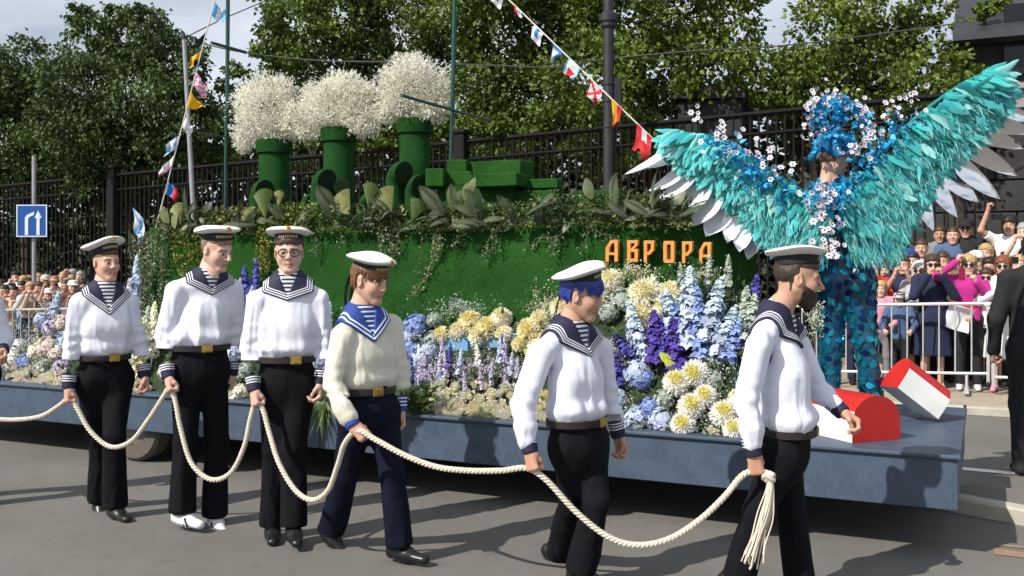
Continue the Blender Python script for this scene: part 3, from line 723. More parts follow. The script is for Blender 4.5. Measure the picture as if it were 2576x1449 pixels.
# orange letters АВРОРА on the hull
M_orange = mat('orange_letters', (.62, .25, .055), .55, .15, 30, .3, 120)
R_ = lambda x0, y0, x1, y1: [(x0, y0), (x1, y0), (x1, y1), (x0, y1)]
LET = {
 'А': [[(.0, .0), (.22, .0), (.22, .30), (.62, .30), (.62, 0), (.86, 0), (.86, 1), (.36, 1), (.0, .62)], [(.26, .42), (.26, .62), (.44, .84), (.62, .84), (.62, .42)]],
 'В': [[(0, 0), (.8, 0), (.8, .6), (.5, .6), (.8, .78), (.8, 1), (0, 1)], [(.25, .16), (.25, .46), (.56, .46), (.56, .16)], [(.25, .62), (.25, .86), (.56, .86), (.56, .78), (.32, .62)]],
 'Р': [[(0, 0), (.25, 0), (.25, .34), (.45, .34), (.82, .56), (.82, 1), (0, 1)], [(.25, .48), (.25, .86), (.56, .86), (.56, .62), (.38, .48)]],
 'О': [[(.08, 0), (.74, 0), (.82, .08), (.82, .92), (.74, 1), (.08, 1), (0, .92), (0, .08)], [(.26, .16), (.26, .84), (.56, .84), (.56, .16)]]}
for ch, x0, x1, yt, yb in (('А', 1527, 1555, 602, 657), ('В', 1583, 1612, 603, 658), ('Р', 1640, 1668, 605, 660), ('О', 1702, 1732, 607, 661), ('Р', 1722+43, 1722+0, 0, 0), ):
    pass
for ch, x0, x1, yt, yb in (('А', 1526, 1556, 603, 658), ('В', 1580, 1608, 604, 659), ('Р', 1622, 1648, 605, 660), ('О', 1671, 1699, 606, 661), ('Р', 1718, 1744, 607, 662), ('А', 1761, 1789, 609, 663)):
    a, b = fl(x0, yb, HU-.035), fl(x1, yt, HU-.035); w = np.linalg.norm((b-a)[:2]); h = b[2]-a[2]
    me = poly_plate('letter', [[(px*w/.84-w/2, py*h-h/2) for px, py in o] for o in LET[ch]], .045)
    o = put('letter', me, M_orange, ship); c = (a+b)/2; o.location = tuple(c-so3)
    o.rotation_euler = (PI/2, 0, ST_ANG+PI)
# ------------------------------------------------------------------ foliage garland along the hull edge
M_gl = mat('garland_leaf', (1, 1, 1), .45, .15, 3, attrc='Col', trans=.15, spec=.4)
def edge_y(x): return np.interp(x, [350, 420, 600, 900, 1200, 1500, 1720, 1900], [600, 575, 566, 562, 556, 552, 553, 570])
def gl_pts(n, x0, x1, up, dn, du=.16):
    xs = rng.uniform(x0, x1, n); ys = edge_y(xs)+rng.uniform(-up, dn, n); us_ = HU+.06+rng.normal(size=n)*du*.5
    us_ = np.where(ys > edge_y(xs)+4, HU-.03-rng.uniform(0, .07, n), np.abs(us_-HU)*.8+HU-.04)
    us_ = us_+np.where(xs < 410, (410-xs)/60*.25, 0)
    return np.array([fl(x, y, u) for x, y, u in zip(xs, ys, us_)])
n = 5200; P = gl_pts(n, 380, 1740, 46, 20); Ls = rng.uniform(.022, .055, n)
c = jit((.075, .115, .028), n, .25); sel = rng.random(n) < .3; c[sel] = jit((.06, .075, .05), sel.sum(), .3); sel = rng.random(n) < .12; c[sel] = jit((.22, .24, .05), sel.sum(), .2)
me = leaf_mesh('garland', P-so3, rdir(n)+np.array([-.2, -.4, .1]), Ls, Ls*.5, c); put('garland', me, M_gl, ship)['kind'] = 'stuff'
for (x0, x1, up, dn, n, cc) in ((430, 520, 50, 110, 500, (.17, .18, .025)), (640, 680, 40, 120, 350, (.2, .21, .03)), (690, 800, 55, 5, 500, (.19, .25, .03)), (1070, 1200, 40, 20, 600, (.16, .17, .04)), (330, 420, 10, 190, 1300, (.10, .13, .06)), (520, 640, 46, 10, 450, (.17, .13, .02)), (1340, 1740, 66, 5, 1700, (.075, .115, .03)), (420, 1340, 40, 22, 2200, (.09, .15, .03))):
    P = gl_pts(n, x0, x1, up, dn); Ls = rng.uniform(.02, .042, n)
    me = leaf_mesh('leaf_spray', P-so3, rdir(n)+np.array([-.2, -.4, 0]), Ls, Ls*.6, jit(cc, n, .25)); put('leaf_spray', me, M_gl, ship)['kind'] = 'stuff'
# big separate leaves
big = []
for q in range(5):
    L = 1.0; cc = [(.04, .06, .022), (.065, .09, .03), (.032, .042, .02), (.11, .12, .04), (.17, .19, .085)][q]
    n_ = 7; V = []; Q = []
    for i in range(n_+1):
        t = i/n_; w = .27*math.sin(PI*min(1, t*.93+.05))**.8; b_ = -.25*t*t
        V += [(t, -w, b_+.10*w*4*.3), (t, 0, b_), (t, w, b_+.10*w*4*.3)]
    for i in range(n_):
        for j in range(2): Q.append((i*3+j, i*3+3+j, i*3+4+j, i*3+1+j))
    me = mesh_np('broad_leaf', np.array(V), np.array(Q)); attr(me, 'Col', jit(cc, len(V), .08), 'FLOAT_COLOR'); me.materials.append(M_gl); big.append(me)
def orient(o, d, n=None, s=1.0, roll=0):
    d = unit(d); r = unit(n if n is not None else rng.normal(size=3)); y = unit(np.cross(r, d)); z = np.cross(d, y)
    M = Matrix(((d[0], y[0], z[0]), (d[1], y[1], z[1]), (d[2], y[2], z[2]))) @ Matrix.Rotation(roll, 3, 'X')
    o.rotation_euler = M.to_euler(); o.scale = (s, s, s)
for k in range(46):
    x = rng.uniform(395, 1730); y = edge_y(x)+rng.uniform(-40, 14); p = fl(x, y, HU-.02-rng.uniform(0, .06)); o = put('broad_leaf', big[rng.choice([0, 0, 1, 1, 2, 2, 2, 3])], None, ship)
    o.location = tuple(p-so3); a = rng.uniform(-PI, PI); orient(o, -ev*math.cos(a)+np.array([0, 0, 1])*math.sin(a)*.6-eu*rng.uniform(0, .6), -eu+np.array([-.3, 0, .5])+rng.normal(size=3)*.4, rng.uniform(.07, .13))
for (x, y, a, s, q) in ((440, 575, 1.7, .20, 4), (425, 560, 2.3, .2, 3), (450, 590, .6, .17, 4), (1180, 500, 1.45, .17, 3), (1172, 505, 1.7, .14, 3), (1490, 500, 2.0, .17, 1), (1640, 520, 1.3, .15, 1), (1690, 525, 1.0, .15, 3), (470, 545, 1.2, .15, 4), (1560, 545, .2, .18, 1), (1290, 570, 3.0, .2, 2), (900, 570, .3, .2, 2), (1010, 575, 2.6, .18, 1)):
    o = put('broad_leaf', big[q], None, ship); p = fl(x, y, HU-.06); o.location = tuple(p-so3); orient(o, -ev*math.cos(a)+np.array([0, 0, 1])*math.sin(a), -eu+np.array([-.3, 0, .3]), s)
# pleated palm fans
n_ = 9; V = []; Q = []
for i in range(2*n_+1):
    a = -.62+1.24*i/(2*n_); zz = .05 if i % 2 else -.03
    V += [(.0, 0, 0), (math.cos(a), math.sin(a), zz)]
for i in range(2*n_): Q.append((2*i, 2*i+1, 2*i+3, 2*i+2))
fan = mesh_np('palm_fan', np.array(V), np.array(Q), False); fan.materials.append(mat('palm_fan', (.22, .24, .085), .5, .25, 4, trans=.1))
fan2 = fan.copy(); fan2.materials.clear(); fan2.materials.append(mat('palm_fan_green', (.075, .12, .03), .5, .2, 4, trans=.1))
for (x, y, a, s, f_) in ((882, 545, 2.2, .23, fan), (985, 552, 2.05, .27, fan), (668, 550, 1.7, .26, fan2), (640, 565, 2.3, .16, fan), (925, 520, 1.4, .2, fan2), (1035, 560, 1.2, .2, fan2), (700, 520, 1.5, .14, fan), (1170, 540, 1.6, .2, fan2), (455, 565, 1.9, .2, fan)):
    o = put('palm_fan', f_, None, ship); p = fl(x, y, HU-.05); o.location = tuple(p-so3); orient(o, -ev*math.cos(a)+np.array([0, 0, 1])*math.sin(a), -eu+np.array([-.5, 0, .35]), s)
# feathery fern fronds
V = []; Q = []; 
def lf(b, d, w):
    i = len(V); s_ = np.array([-d[1], d[0], 0])*w; V.extend([tuple(b), tuple(b+d*.5+s_), tuple(b+d), tuple(b+d*.5-s_)]); Q.append((i, i+3, i+2, i+1))
for k in range(22):
    t = k/21; ln = .26*math.sin(PI*(.12+.86*t))**.8; b = np.array([t, 0, .16*math.sin(t*2.4)])
    for s_ in (-1, 1): lf(b, np.array([.35*ln, s_*ln, -.25*ln]), .13)
for k in range(8): i = len(V); t0, t1 = k/8, (k+1)/8; V.extend([(t0, -.008, .16*math.sin(t0*2.4)), (t0, .008, .16*math.sin(t0*2.4)), (t1, .008, .16*math.sin(t1*2.4)), (t1, -.008, .16*math.sin(t1*2.4))]); Q.append((i, i+3, i+2, i+1))
fr = mesh_np('fern_frond', np.array(V), np.array(Q), False); fr.materials.append(mat('fern_frond', (.085, .11, .055), .6, .25, 5, trans=.15)); fr2 = fr.copy(); fr2.materials.clear(); fr2.materials.append(mat('fern_frond_dark', (.045, .065, .03), .6, .25, 5, trans=.15))
for k in range(46):
    x = rng.uniform(820, 1735) if k > 8 else rng.uniform(420, 820); y = edge_y(x)+rng.uniform(-26, 10); o = put('fern_frond', fr if k % 2 else fr2, None, ship); p = fl(x, y, HU-.05-rng.uniform(0, .05)); o.location = tuple(p-so3); a = rng.uniform(-.5, PI+.5); orient(o, -ev*math.cos(a)+np.array([0, 0, 1])*math.sin(a)*.8-eu*rng.uniform(.1, .5), np.array([0, 0, 1.])-eu*.6+rng.normal(size=3)*.2, rng.uniform(.16, .30))
# hanging vines
M_vine = mat('vine_leaf', (1, 1, 1), .6, .15, 3, attrc='Col', trans=.1)
def vine(pts, col, nl=90, ls=.022, spread=.02):
    P = [fl(x, y, HU-.05-.03*math.sin(i*1.7)) for i, (x, y) in enumerate(pts)]; C = spline(P, 10); mb = MB(); mb.tube(C, .003, 4)
    idx = rng.integers(0, len(C), nl); b = np.array(C)[idx]+rng.normal(size=(nl, 3))*spread
    D, A, N = frames(rdir(nl)+np.array([0, -.3, -.8])); L = rng.uniform(.6, 1.5, nl)*ls; V, Q = leaf_arrays(b, D, A, N, L, L*.5)
    sv = np.array(mb.v); cols = np.concatenate([np.repeat(jit(col, nl, .25), 5, 0), np.tile(np.array(col)*.7, (len(sv), 1))])
    me = mesh_np('vine', np.concatenate([V, sv])-so3, [Q, np.array([f for f in mb.f if len(f) == 4])+len(V)]); attr(me, 'Col', cols, 'FLOAT_COLOR'); put('vine', me, M_vine, ship)
GV = (.22, .25, .13); GV2 = (.13, .16, .09)
for pts, cc, nl in (([(965, 560), (958, 600), (966, 650)], GV, 130), ([(985, 560), (980, 605), (984, 640)], GV, 110), ([(1000, 565), (1003, 600), (996, 630)], GV, 90), ([(950, 565), (948, 590)], GV, 60), ([(1088, 560), (1098, 610), (1085, 665), (1070, 700), (1040, 740)], GV, 260), ([(1100, 560), (1108, 600), (1098, 640)], GV, 120), ([(1062, 560), (1060, 620), (1056, 690)], GV2, 60),
    ([(1240, 585), (1225, 615), (1222, 655)], GV2, 60), ([(1250, 590), (1246, 630)], GV2, 40), ([(1430, 570), (1400, 595), (1350, 600), (1334, 628)], GV2, 90), ([(1400, 595), (1390, 640)], GV2, 40), ([(1490, 575), (1520, 590), (1545, 592)], GV2, 50), ([(1480, 580), (1470, 620), (1462, 635)], GV2, 45), ([(1180, 585), (1150, 600), (1140, 630)], GV2, 50),
    ([(372, 600), (368, 660), (362, 720), (366, 780)], GV, 200), ([(392, 600), (386, 660), (378, 700)], GV, 170), ([(352, 620), (350, 690), (345, 740)], GV, 150), ([(415, 610), (412, 650), (405, 690)], GV2, 90), ([(470, 600), (478, 650), (462, 690)], (.2, .21, .03), 110), ([(660, 600), (664, 650), (650, 700)], (.22, .24, .04), 120), ([(795, 590), (790, 640)], GV2, 60), ([(860, 590), (858, 615)], GV2, 40)):
    vine(pts, cc, nl)
# white plumes above the funnels
M_plume = mat('white_plume', (1, 1, 1), .7, .12, 5, attrc='Col', trans=.4)
def plume(lobes, uu):
    P = []; D = []
    for (x, y, rx, ry) in lobes:
        c_ = fl(x, y, uu); s_ = c_[1]/F; n = int(rx*ry*.95); d = rdir(n); r_ = rng.uniform(.2, 1.0, n)**.55*(1+.26*vnoise(d*2.6+x, 5)+.16*vnoise(d*6+x, 6))
        p = c_+d*r_[:, None]*np.array([rx*s_, rx*s_*.9, ry*s_]); P.append(p); D.append(d*.5+rdir(n)*.5+np.array([0, 0, .25])); n3 = n//9; d3 = rdir(n3); d3 = unit_rows(d3+np.array([0, 0, .35])); cl = rdir(9)+np.array([0, 0, .5]); d3 = unit_rows(cl[rng.integers(0, 9, n3)]+.35*d3); P.append(c_+d3*(rng.uniform(.9, 1.32, n3))[:, None]*np.array([rx*s_, rx*s_*.9, ry*s_])); D.append(d3+rdir(n3)*.4)
    P = np.concatenate(P); D = np.concatenate(D); n = len(P); L = rng.uniform(.018, .042, n)
    c_ = jit((.87, .85, .76), n, .10); q = rng.random(n) < .07; c_[q] = jit((.25, .25, .12), q.sum(), .2)
    me = leaf_mesh('flower_plume', P-so3, D, L, L*.36, c_, fold=.3); put('flower_plume', me, M_plume, ship)['kind'] = 'stuff'
plume([(672, 275, 78, 72), (640, 320, 55, 50), (700, 325, 50, 40), (625, 250, 34, 34), (612, 355, 24, 30), (705, 225, 36, 30), (740, 300, 40, 42)], 1.3)
plume([(850, 270, 82, 68), (800, 300, 56, 46), (900, 280, 50, 55), (870, 220, 52, 30), (790, 245, 34, 34), (920, 235, 28, 26), (770, 330, 30, 22), (915, 320, 40, 26)], 1.3)
plume([(1040, 225, 88, 72), (1000, 270, 50, 34), (1095, 250, 40, 52), (1035, 175, 48, 34), (990, 215, 36, 42), (970, 290, 30, 22), (1080, 290, 36, 22), (1120, 230, 14, 26)], 1.3)

# ------------------------------------------------------------------ pennant lines
def clothm(nm, c): return mat('flag_'+nm, c, .7, .1, 10, trans=.25)
FC = {'w': clothm('white', (.75, .76, .8)), 'b': clothm('blue', (.03, .22, .62)), 'l': clothm('light_blue', (.2, .48, .8)), 'r': clothm('red', (.6, .03, .04)), 'y': clothm('yellow', (.75, .42, .02)), 'k': clothm('black', (.012, .014, .02)), 'o': clothm('orange', (.7, .25, .02)), 'p': clothm('pink', (.65, .12, .3))}
def flag(parent, base, p, along, w, h, cols, fn, tri=False, sway=(-.25, -.1), tail=0):
    N = 9; V = []; Q = []; mi = []; keys = list(dict.fromkeys(cols)); d = unit(along); dn = unit(np.array([sway[0], sway[1], -1.0]))
    nn = unit(np.cross(d, dn)); ph = rng.uniform(0, 6)
    for i in range(N+1):
        for j in range(N+1):
            s_, t = i/N-.5, j/N; ww = w*(1-t*.92) if tri else w*(1-.1*t)
            tt = t*(1-tail*max(0, 1-abs(s_)*4)) if tail else t
            V.append(p+d*ww*s_+dn*h*tt+nn*(.025*math.sin(s_*6+t*5+ph)*t+.02*math.sin(t*7+ph))+d*.03*math.sin(t*4+ph)*t-np.array(base))
    for i in range(N):
        for j in range(N):
            Q.append((i*(N+1)+j, (i+1)*(N+1)+j, (i+1)*(N+1)+j+1, i*(N+1)+j+1)); mi.append(keys.index(fn((i+.5)/N, (j+.5)/N)))
    me = mesh_np('flag', np.array(V), np.array(Q)); me.polygons.foreach_set('material_index', mi)
    for k in keys: me.materials.append(FC[k])
    return put('flag', me, None, parent)
def cross(a, b, wd=.16): return lambda s, t: a if min(abs(s-t), abs(s+t-1)) < wd else b
M_cord = mat('white_cord', (.6, .57, .5), .7)
def pennants(label, A, B, flags, tag_group='signal pennant lines of the ship'):
    r = empty('pennant_line', A, label, 'bunting', tag_group); mb = MB(); mb.tube([A, B], .006, 6); put('string', mb.mesh('string', False, A), M_cord, r)
    for x, w, h, cols, fn, kw in flags:
        t = (x[0]*1.0); p = A+(B-A)*t; flag(r, A, p, B-A, w, h, cols, fn, **kw)
A_, B_ = m2b, fl(1888, 586, 1.25)
def tpar(x): # parameter on the line for a given picture column
    k = (x-CX)/F; a, b = A_, B_; return ((k*a[1]-a[0])/((b[0]-a[0])-k*(b[1]-a[1])),)
pennants('sloping pennant line of small signal flags from the second mast down to the stern', A_, B_, [
    (tpar(1258), .13, .13, 'wk', lambda s, t: 'k' if (s-.5)**2+(t-.45)**2 < .05 else 'w', {}), (tpar(1305), .1, .05, 'wr', lambda s, t: 'r' if s < .3 else 'w', {}),
    (tpar(1356), .12, .12, 'wb', lambda s, t: 'b' if abs(s-.5) < .12 and t < .7 else 'w', {}), (tpar(1402), .12, .15, 'wb', lambda s, t: 'b' if t < .25 or s > .75 else 'w', dict(tri=True)),
    (tpar(1448), .14, .12, 'lwr', lambda s, t: 'r' if t > .4 and abs(s-.5) < .25 else ('w' if abs(s-.5) < .36 else 'l'), dict(sway=(-.9, -.2))), (tpar(1500), .14, .14, 'wr', cross('r', 'w', .12), {}),
    (tpar(1553), .13, .19, 'yr', lambda s, t: 'r' if s > .5 else 'y', dict(tri=True)), (tpar(1622), .17, .2, 'rw', lambda s, t: 'w' if abs(s-.5) < .15 and t < .5 else 'r', dict(tail=.3))])
A_, B_ = m1b, fl(392, 574, 1.0)
def tpy(y):
    k = (HZ-y)/F; a, b = A_, B_; return ((k*a[1]-(a[2]-CAM_H))/((b[2]-a[2])-k*(b[1]-a[1])),)
pennants('steep pennant line of small signal flags from the first mast down to the bow', A_, B_, [
    (tpy(20), .13, .16, 'lw', lambda s, t: 'w' if abs(t-.5) < .18 else 'l', dict(sway=(1.0, .2))), (tpy(90), .14, .2, 'k', lambda s, t: 'k', dict(tri=True, sway=(-1.2, 0))), (tpy(142), .13, .13, 'yk', lambda s, t: 'k' if s > .6 and t < .5 else 'y', dict(sway=(-1.3, 0))),
    (tpy(198), .13, .17, 'pw', lambda s, t: 'p' if (int(s*5)+int(t*6)) % 2 else 'w', dict(sway=(.9, .2))), (tpy(250), .16, .16, 'y', lambda s, t: 'y', dict(tri=True, sway=(1.4, .2))), (tpy(305), .10, .13, 'w', lambda s, t: 'w', dict(sway=(.8, 0))),
    (tpy(358), .14, .14, 'lw', cross('w', 'l'), dict(sway=(-1.5, 0))), (tpy(408), .12, .14, 'wp', lambda s, t: 'p' if s > .8 else 'w', dict(sway=(-1.5, 0))), (tpy(470), .12, .15, 'wbr', lambda s, t: 'w' if t < .15 else 'b' if t < .55 else 'r', dict(sway=(.9, 0)))])
A_, B_ = m1b, m2b
pennants('level pennant line strung between both mast tops above the plumes', A_-np.array([0, 0, .02]), B_-np.array([0, 0, .02]), [((t,), .13, .15, c_, f_, {}) for t, c_, f_ in ((.07, 'lw', lambda s, t: 'l' if s < .5 else 'w'), (.22, 'rw', lambda s, t: 'r'), (.38, 'yb', lambda s, t: 'y' if s < .5 else 'b'), (.55, 'wr', cross('r', 'w')), (.72, 'b', lambda s, t: 'b'), (.88, 'rw', lambda s, t: 'r' if t < .5 else 'w'))])
# naval flag with a blue diagonal cross at the bow
A_ = fl(352, 700, 1.1); B_ = fl(351, 536, 1.1)
r = empty('naval_flag', A_, 'white flag with blue diagonal cross hanging limp at the bow behind the leaves', 'flag'); mb = MB(); mb.tube([A_, B_], .008, 6); put('staff', mb.mesh('staff', False, A_), M_galv, r)
flag(r, A_, B_-np.array([.0, .01, .0]), np.array([.9, -.2, -.9]), .16, .24, 'wl', cross('l', 'w', .2), sway=(-.05, 0))

# ------------------------------------------------------------------ red and white drum segments on the float end
M_red = mat('red_paint', (.48, .018, .014), .45, .12, 5, .15, 40); M_rwhite = mat('white_panel', (.72, .72, .70), .5, .1, 5, .1, 40)
def segment(label, c, axis, up, L, Wd, H):
    c = np.array(c); axis = unit(axis); up = unit(up-axis*np.dot(axis, up)); side = np.cross(up, axis)
    r = empty('buoy_segment', c, label, 'buoy piece', 'red and white drum segments on the float')
    prof = [(-Wd/2, 0)]+[(-Wd/2*math.cos(t)*1.0, H*.42+H*.58*math.sin(t)) for t in np.linspace(0, PI, 15)]+[(Wd/2, 0)]
    def P(t, q): return side*q[0]+up*q[1]+axis*t
    def strip(idx, name, m):
        mb = MB()
        for i in idx:
            a, b = prof[i], prof[(i+1) % len(prof)]
            mb.quad(P(-L/2, a), P(-L/2, b), P(L/2, b), P(L/2, a))
        put(name, mb.mesh(name, True), m, r)
    strip(range(0, 3), 'white_side', M_rwhite); strip(range(3, 13), 'red_top', M_red); strip(range(13, 16), 'white_side', M_rwhite); strip([len(prof)-1], 'base', M_rwhite)
    for t in (-L/2, L/2):
        mb = MB(); i = len(mb.v); mb.v += [tuple(P(t, q)) for q in prof]; f = tuple(range(i, i+len(prof))); mb.f.append(f if t < 0 else f[::-1])
        put('red_end', mb.mesh('red_end'), M_red, r)
a = fl(2018, 1082, .22); b = fl(2150, 1106, .30)
rz_ = np.array([0, 0, 1.])
ax = unit(np.array([.38, -.925, 0])); p1 = at(2140, 1115, 5.93); p2 = at(2268, 1103, 6.095); pr = (p1+p2)/2-ax*.24
segment('red topped half drum with white side lying near the front edge beside the bearded sailor', np.array([pr[0], pr[1], DZ+.012]), ax, rz_, .48, .37, .275)
pr = fl(2285, 975, 1.2); ax = unit(-ev*.68-rz_*.60+eu*.42)
segment('tilted red and white half drum standing behind the lying one', pr-np.array([0, 0, .10]), ax, unit(rz_*.75-ev*.5+eu*.40), .36, .24, .24)
# ------------------------------------------------------------------ flowers along the float
M_fl = {k: mat('petal_'+k, c, .6, .08, 6, attrc='Col', trans=.2) for k, c in dict(
    cream=(.86, .82, .66), butter=(.86, .79, .50), white=(.84, .83, .77), blue=(.26, .35, .66), pale=(.52, .60, .75), violet=(.10, .055, .36), lilac=(.52, .46, .62), peach=(.78, .68, .60), sage=(.40, .46, .40), royal=(.10, .09, .42)).items()}
def cat_leaf(parts, name, cols):
    V = []; Q = []; C = []; o = 0
    for (v, q), c in zip(parts, cols): V.append(v); Q.append(q+o); C.append(c); o += len(v)
    me = mesh_np(name, np.concatenate(V), np.concatenate(Q), False); attr(me, 'Col', np.concatenate(C), 'FLOAT_COLOR'); return me
def core(r, zs=1.0, c=(1, 1, 1)):
    V = []; Q = []; n, m = 14, 9
    for j in range(m+1):
        t = PI*j/m
        for i in range(n): V.append((r*math.sin(t)*math.cos(2*PI*i/n), r*math.sin(t)*math.sin(2*PI*i/n), r*zs*math.cos(t)))
    for j in range(m):
        for i in range(n): Q.append((j*n+i, (j+1)*n+i, (j+1)*n+(i+1) % n, j*n+(i+1) % n))
    V = np.array(V); return (V, np.array(Q)), np.tile(np.array(c, float), (len(V), 1))
def chrysanthemum(yel=1.0):
    n = 360; k = np.arange(n)+.5; th = np.arccos(1-1.55*k/n); ph = k*2.39996+rng.normal(size=n)*.08
    d = np.stack([np.sin(th)*np.cos(ph), np.sin(th)*np.sin(ph), np.cos(th)], 1); D = d+rng.normal(size=(n, 3))*.10
    D, A, N = frames(D, (0, 0, 1)); L = (.50+.14*rng.random(n)); V, Q = leaf_arrays(d*.46, D, A, N, L, np.full(n, .17), -.16, .4)
    w = np.clip(1.5-th/.60, 0, 1)[:, None]; w = w*yel; c = (1-w)*np.array([1, 1, 1])+w*np.array([1.03, .97, .52]); c = c*(1+rng.normal(size=(n, 1))*.06)
    a, b = core(.80); zz = np.clip((a[0][:, 2]/.8-.72)/.2, 0, 1)[:, None]*yel; b = b*(1-zz)+zz*np.array([1.04, .88, .26]); nc = 90; kc = np.arange(nc)+.5; tc_ = .62*np.sqrt(kc/nc); pc = kc*2.39996; dc_ = np.stack([np.sin(tc_)*np.cos(pc), np.sin(tc_)*np.sin(pc), np.cos(tc_)], 1); D3, A3, N3 = frames(dc_*.6+np.array([0, 0, .1])+rng.normal(size=(nc, 3))*.35, (0, 0, 1)); V3, Q3 = leaf_arrays(dc_*.80, D3, A3, N3, np.full(nc, .17), np.full(nc, .13), -.2, .3); return cat_leaf([(V, Q), a, (V3, Q3)], 'chrysanthemum', [np.repeat(c, 5, 0), b, np.repeat(jit((1.0, .93, .42) if yel > .6 else (1.0, .95, .72), nc, .06), 5, 0)])
def florets(C, Nn, r, npet, colf, name, cr=0):
    n = len(C); Nn = unit_rows(Nn); X = unit_rows(np.cross(Nn, rdir(n))); Y = np.cross(Nn, X); parts = []; cols = []
    c = colf(n)
    for k in range(npet):
        a = 2*PI*k/npet+.3; D = X*math.cos(a)+Y*math.sin(a)+Nn*.25; D = unit_rows(D); A = unit_rows(np.cross(Nn, D)); N = np.cross(D, A)
        V, Q = leaf_arrays(C, D, A, N, r, r*.95, .1, .12); parts.append((V, Q)); cols.append(np.repeat(np.clip(c*(1+rng.normal(size=(n, 1))*.06), 0, 1.4), 5, 0))
    if cr: a, b = core(cr, .88, (.8, .8, .8)); parts.append(a); cols.append(b)
    return cat_leaf(parts, name, cols)
def hydrangea(n=120):
    d = rdir(n*2); d = d[d[:, 2] > -.45][:n]; R = 1+.10*vnoise(d*2.2, int(rng.integers(99))); 
    return florets(d*(R*.92)[:, None]*np.array([1, 1, .88]), d+rdir(len(d))*.25, rng.uniform(.16, .25, len(d)), 4, lambda m: 1+rng.normal(size=(m, 3))*.06+rng.normal(size=(m, 1))*.16, 'hydrangea', .80)
def spire(n=110):
    t = rng.random(n)**.85; a = rng.uniform(0, 2*PI, n); rad = (.115*(1-t)**.55+.012)*rng.uniform(.55, 1.3, n)
    C = np.stack([rad*np.cos(a), rad*np.sin(a), t], 1); Nn = np.stack([np.cos(a), np.sin(a), .3+t*.5], 1)
    return florets(C, Nn+rdir(n)*.3, .075*(1-t)**.4+.02, 5, lambda m: (1+rng.normal(size=(m, 1))*.2)*np.ones((m, 3))+np.array([.5, .6, .25])*(t[:, None]**3)*.7, 'delphinium')
def rosebud(n=40):
    k = np.arange(n)+.5; th = .2+1.25*(k/n); ph = k*2.39996; d = np.stack([np.sin(th)*np.cos(ph), np.sin(th)*np.sin(ph), np.cos(th)], 1)
    D = d*.4+np.array([0, 0, .55])+rng.normal(size=(n, 3))*.12; D, A, N = frames(D, (0, 0, 1)); V, Q = leaf_arrays(d*np.array([.55, .55, .2]), D, A, N, np.full(n, .75), np.full(n, .62), -.1, .25)
    a, b = core(.62, .85, (1.02, 1.0, .92)); return cat_leaf([(V, Q), a], 'small_bloom', [np.repeat(1+rng.normal(size=(n, 1))*.07+np.zeros((n, 3)), 5, 0), b])
PRO = {'chrysanthemum': [chrysanthemum(.25) for _ in range(3)], 'eyed': [chrysanthemum() for _ in range(3)], 'hydrangea': [hydrangea() for _ in range(3)], 'delphinium': [spire() for _ in range(3)], 'small_bloom': [rosebud() for _ in range(2)]}
for k in PRO:
    for me in PRO[k]: me.materials.append(M_fl['cream'])
UPF = unit(-eu*.75+np.array([0, 0, .62])-ev*.02)
def bed_front(x): return 992+.0777*(x-370)
def bed_u(x, y, top):
    f = min(1, max(0, (bed_front(x)-y)/max(40, bed_front(x)-top))); return .07+.52*f**.9
TOPX = [0, 30, 120, 200, 330, 400, 520, 620, 700, 830, 1000, 1100, 1250, 1330, 1420, 1540, 1650, 1750, 1850, 1920, 2070]
TOPY = [920, 880, 780, 760, 740, 740, 760, 690, 740, 790, 790, 770, 775, 750, 700, 672, 665, 665, 670, 680, 760]
def bloom(root, kind, x, y, rpx, col, axis=None, u=None, lab=None):
    u = bed_u(x, y, np.interp(x, TOPX, TOPY)) if u is None else u
    p = fl(x, y, u); s_ = rpx*p[1]/F; pk = PRO['eyed' if kind == 'chrysanthemum' and col == 'white' else kind]; o = put(kind, pk[int(rng.integers(len(pk)))], None, root)
    o.location = tuple(p-np.array(root.location)-(UPF*s_*.35 if kind != 'delphinium' else 0))
    ax = unit((UPF if axis is None else axis)+rng.normal(size=3)*.16)
    q = Vector(ax).to_track_quat('Z', 'Y').to_matrix() @ Matrix.Rotation(rng.uniform(0, 6.28), 3, 'Z'); o.rotation_euler = q.to_euler(); o.scale = (s_, s_, s_)
    o.material_slots[0].link = 'OBJECT'; o.material_slots[0].material = M_fl[col]
    if lab: o['label'] = lab
    return o
def spike(root, top, base, wpx, col, u=None):
    xt, yt = top; xb, yb = base; u0 = bed_u(xb, yb, np.interp(xb, TOPX, TOPY)) if u is None else u; a = fl(xb, yb, u0); b = fl(xt, yt, u0+.05); d = b-a; L = np.linalg.norm(d)
    o = put('delphinium', PRO['delphinium'][int(rng.integers(3))], None, root); o.location = tuple(a-np.array(root.location)); o.rotation_euler = Vector(d).to_track_quat('Z', 'Y').to_euler()
    w = wpx*a[1]/F/.24; o.scale = (w, w, L); o.material_slots[0].link = 'OBJECT'; o.material_slots[0].material = M_fl[col]
def scatter(root, name, n, xr, yr, size, col, mt, droop=0, asp=.5, uoff=0.0, jitc=.2, inside=None):
    xs = rng.uniform(*xr, n); ys = rng.uniform(*yr, n)
    ok = ys > np.interp(xs, TOPX, TOPY)-6
    ok &= ys < bed_front(xs)-2
    xs, ys = xs[ok], ys[ok]; n = len(xs)
    if not n: return
    P = np.array([fl(x, y, bed_u(x, y, np.interp(x, TOPX, TOPY))+uoff+rng.normal()*.025) for x, y in zip(xs, ys)])
    L = rng.uniform(.6, 1.4, n)*size; me = leaf_mesh(name, P-np.array(root.location), rdir(n)+np.array(UPF)*.5+np.array([0, 0, -droop]), L, L*asp, jit(col, n, jitc)); o = put(name, me, mt, root); o['kind'] = 'stuff'; return o
M_pet = mat('petals_mixed', (1, 1, 1), .6, .1, 5, attrc='Col', trans=.2)
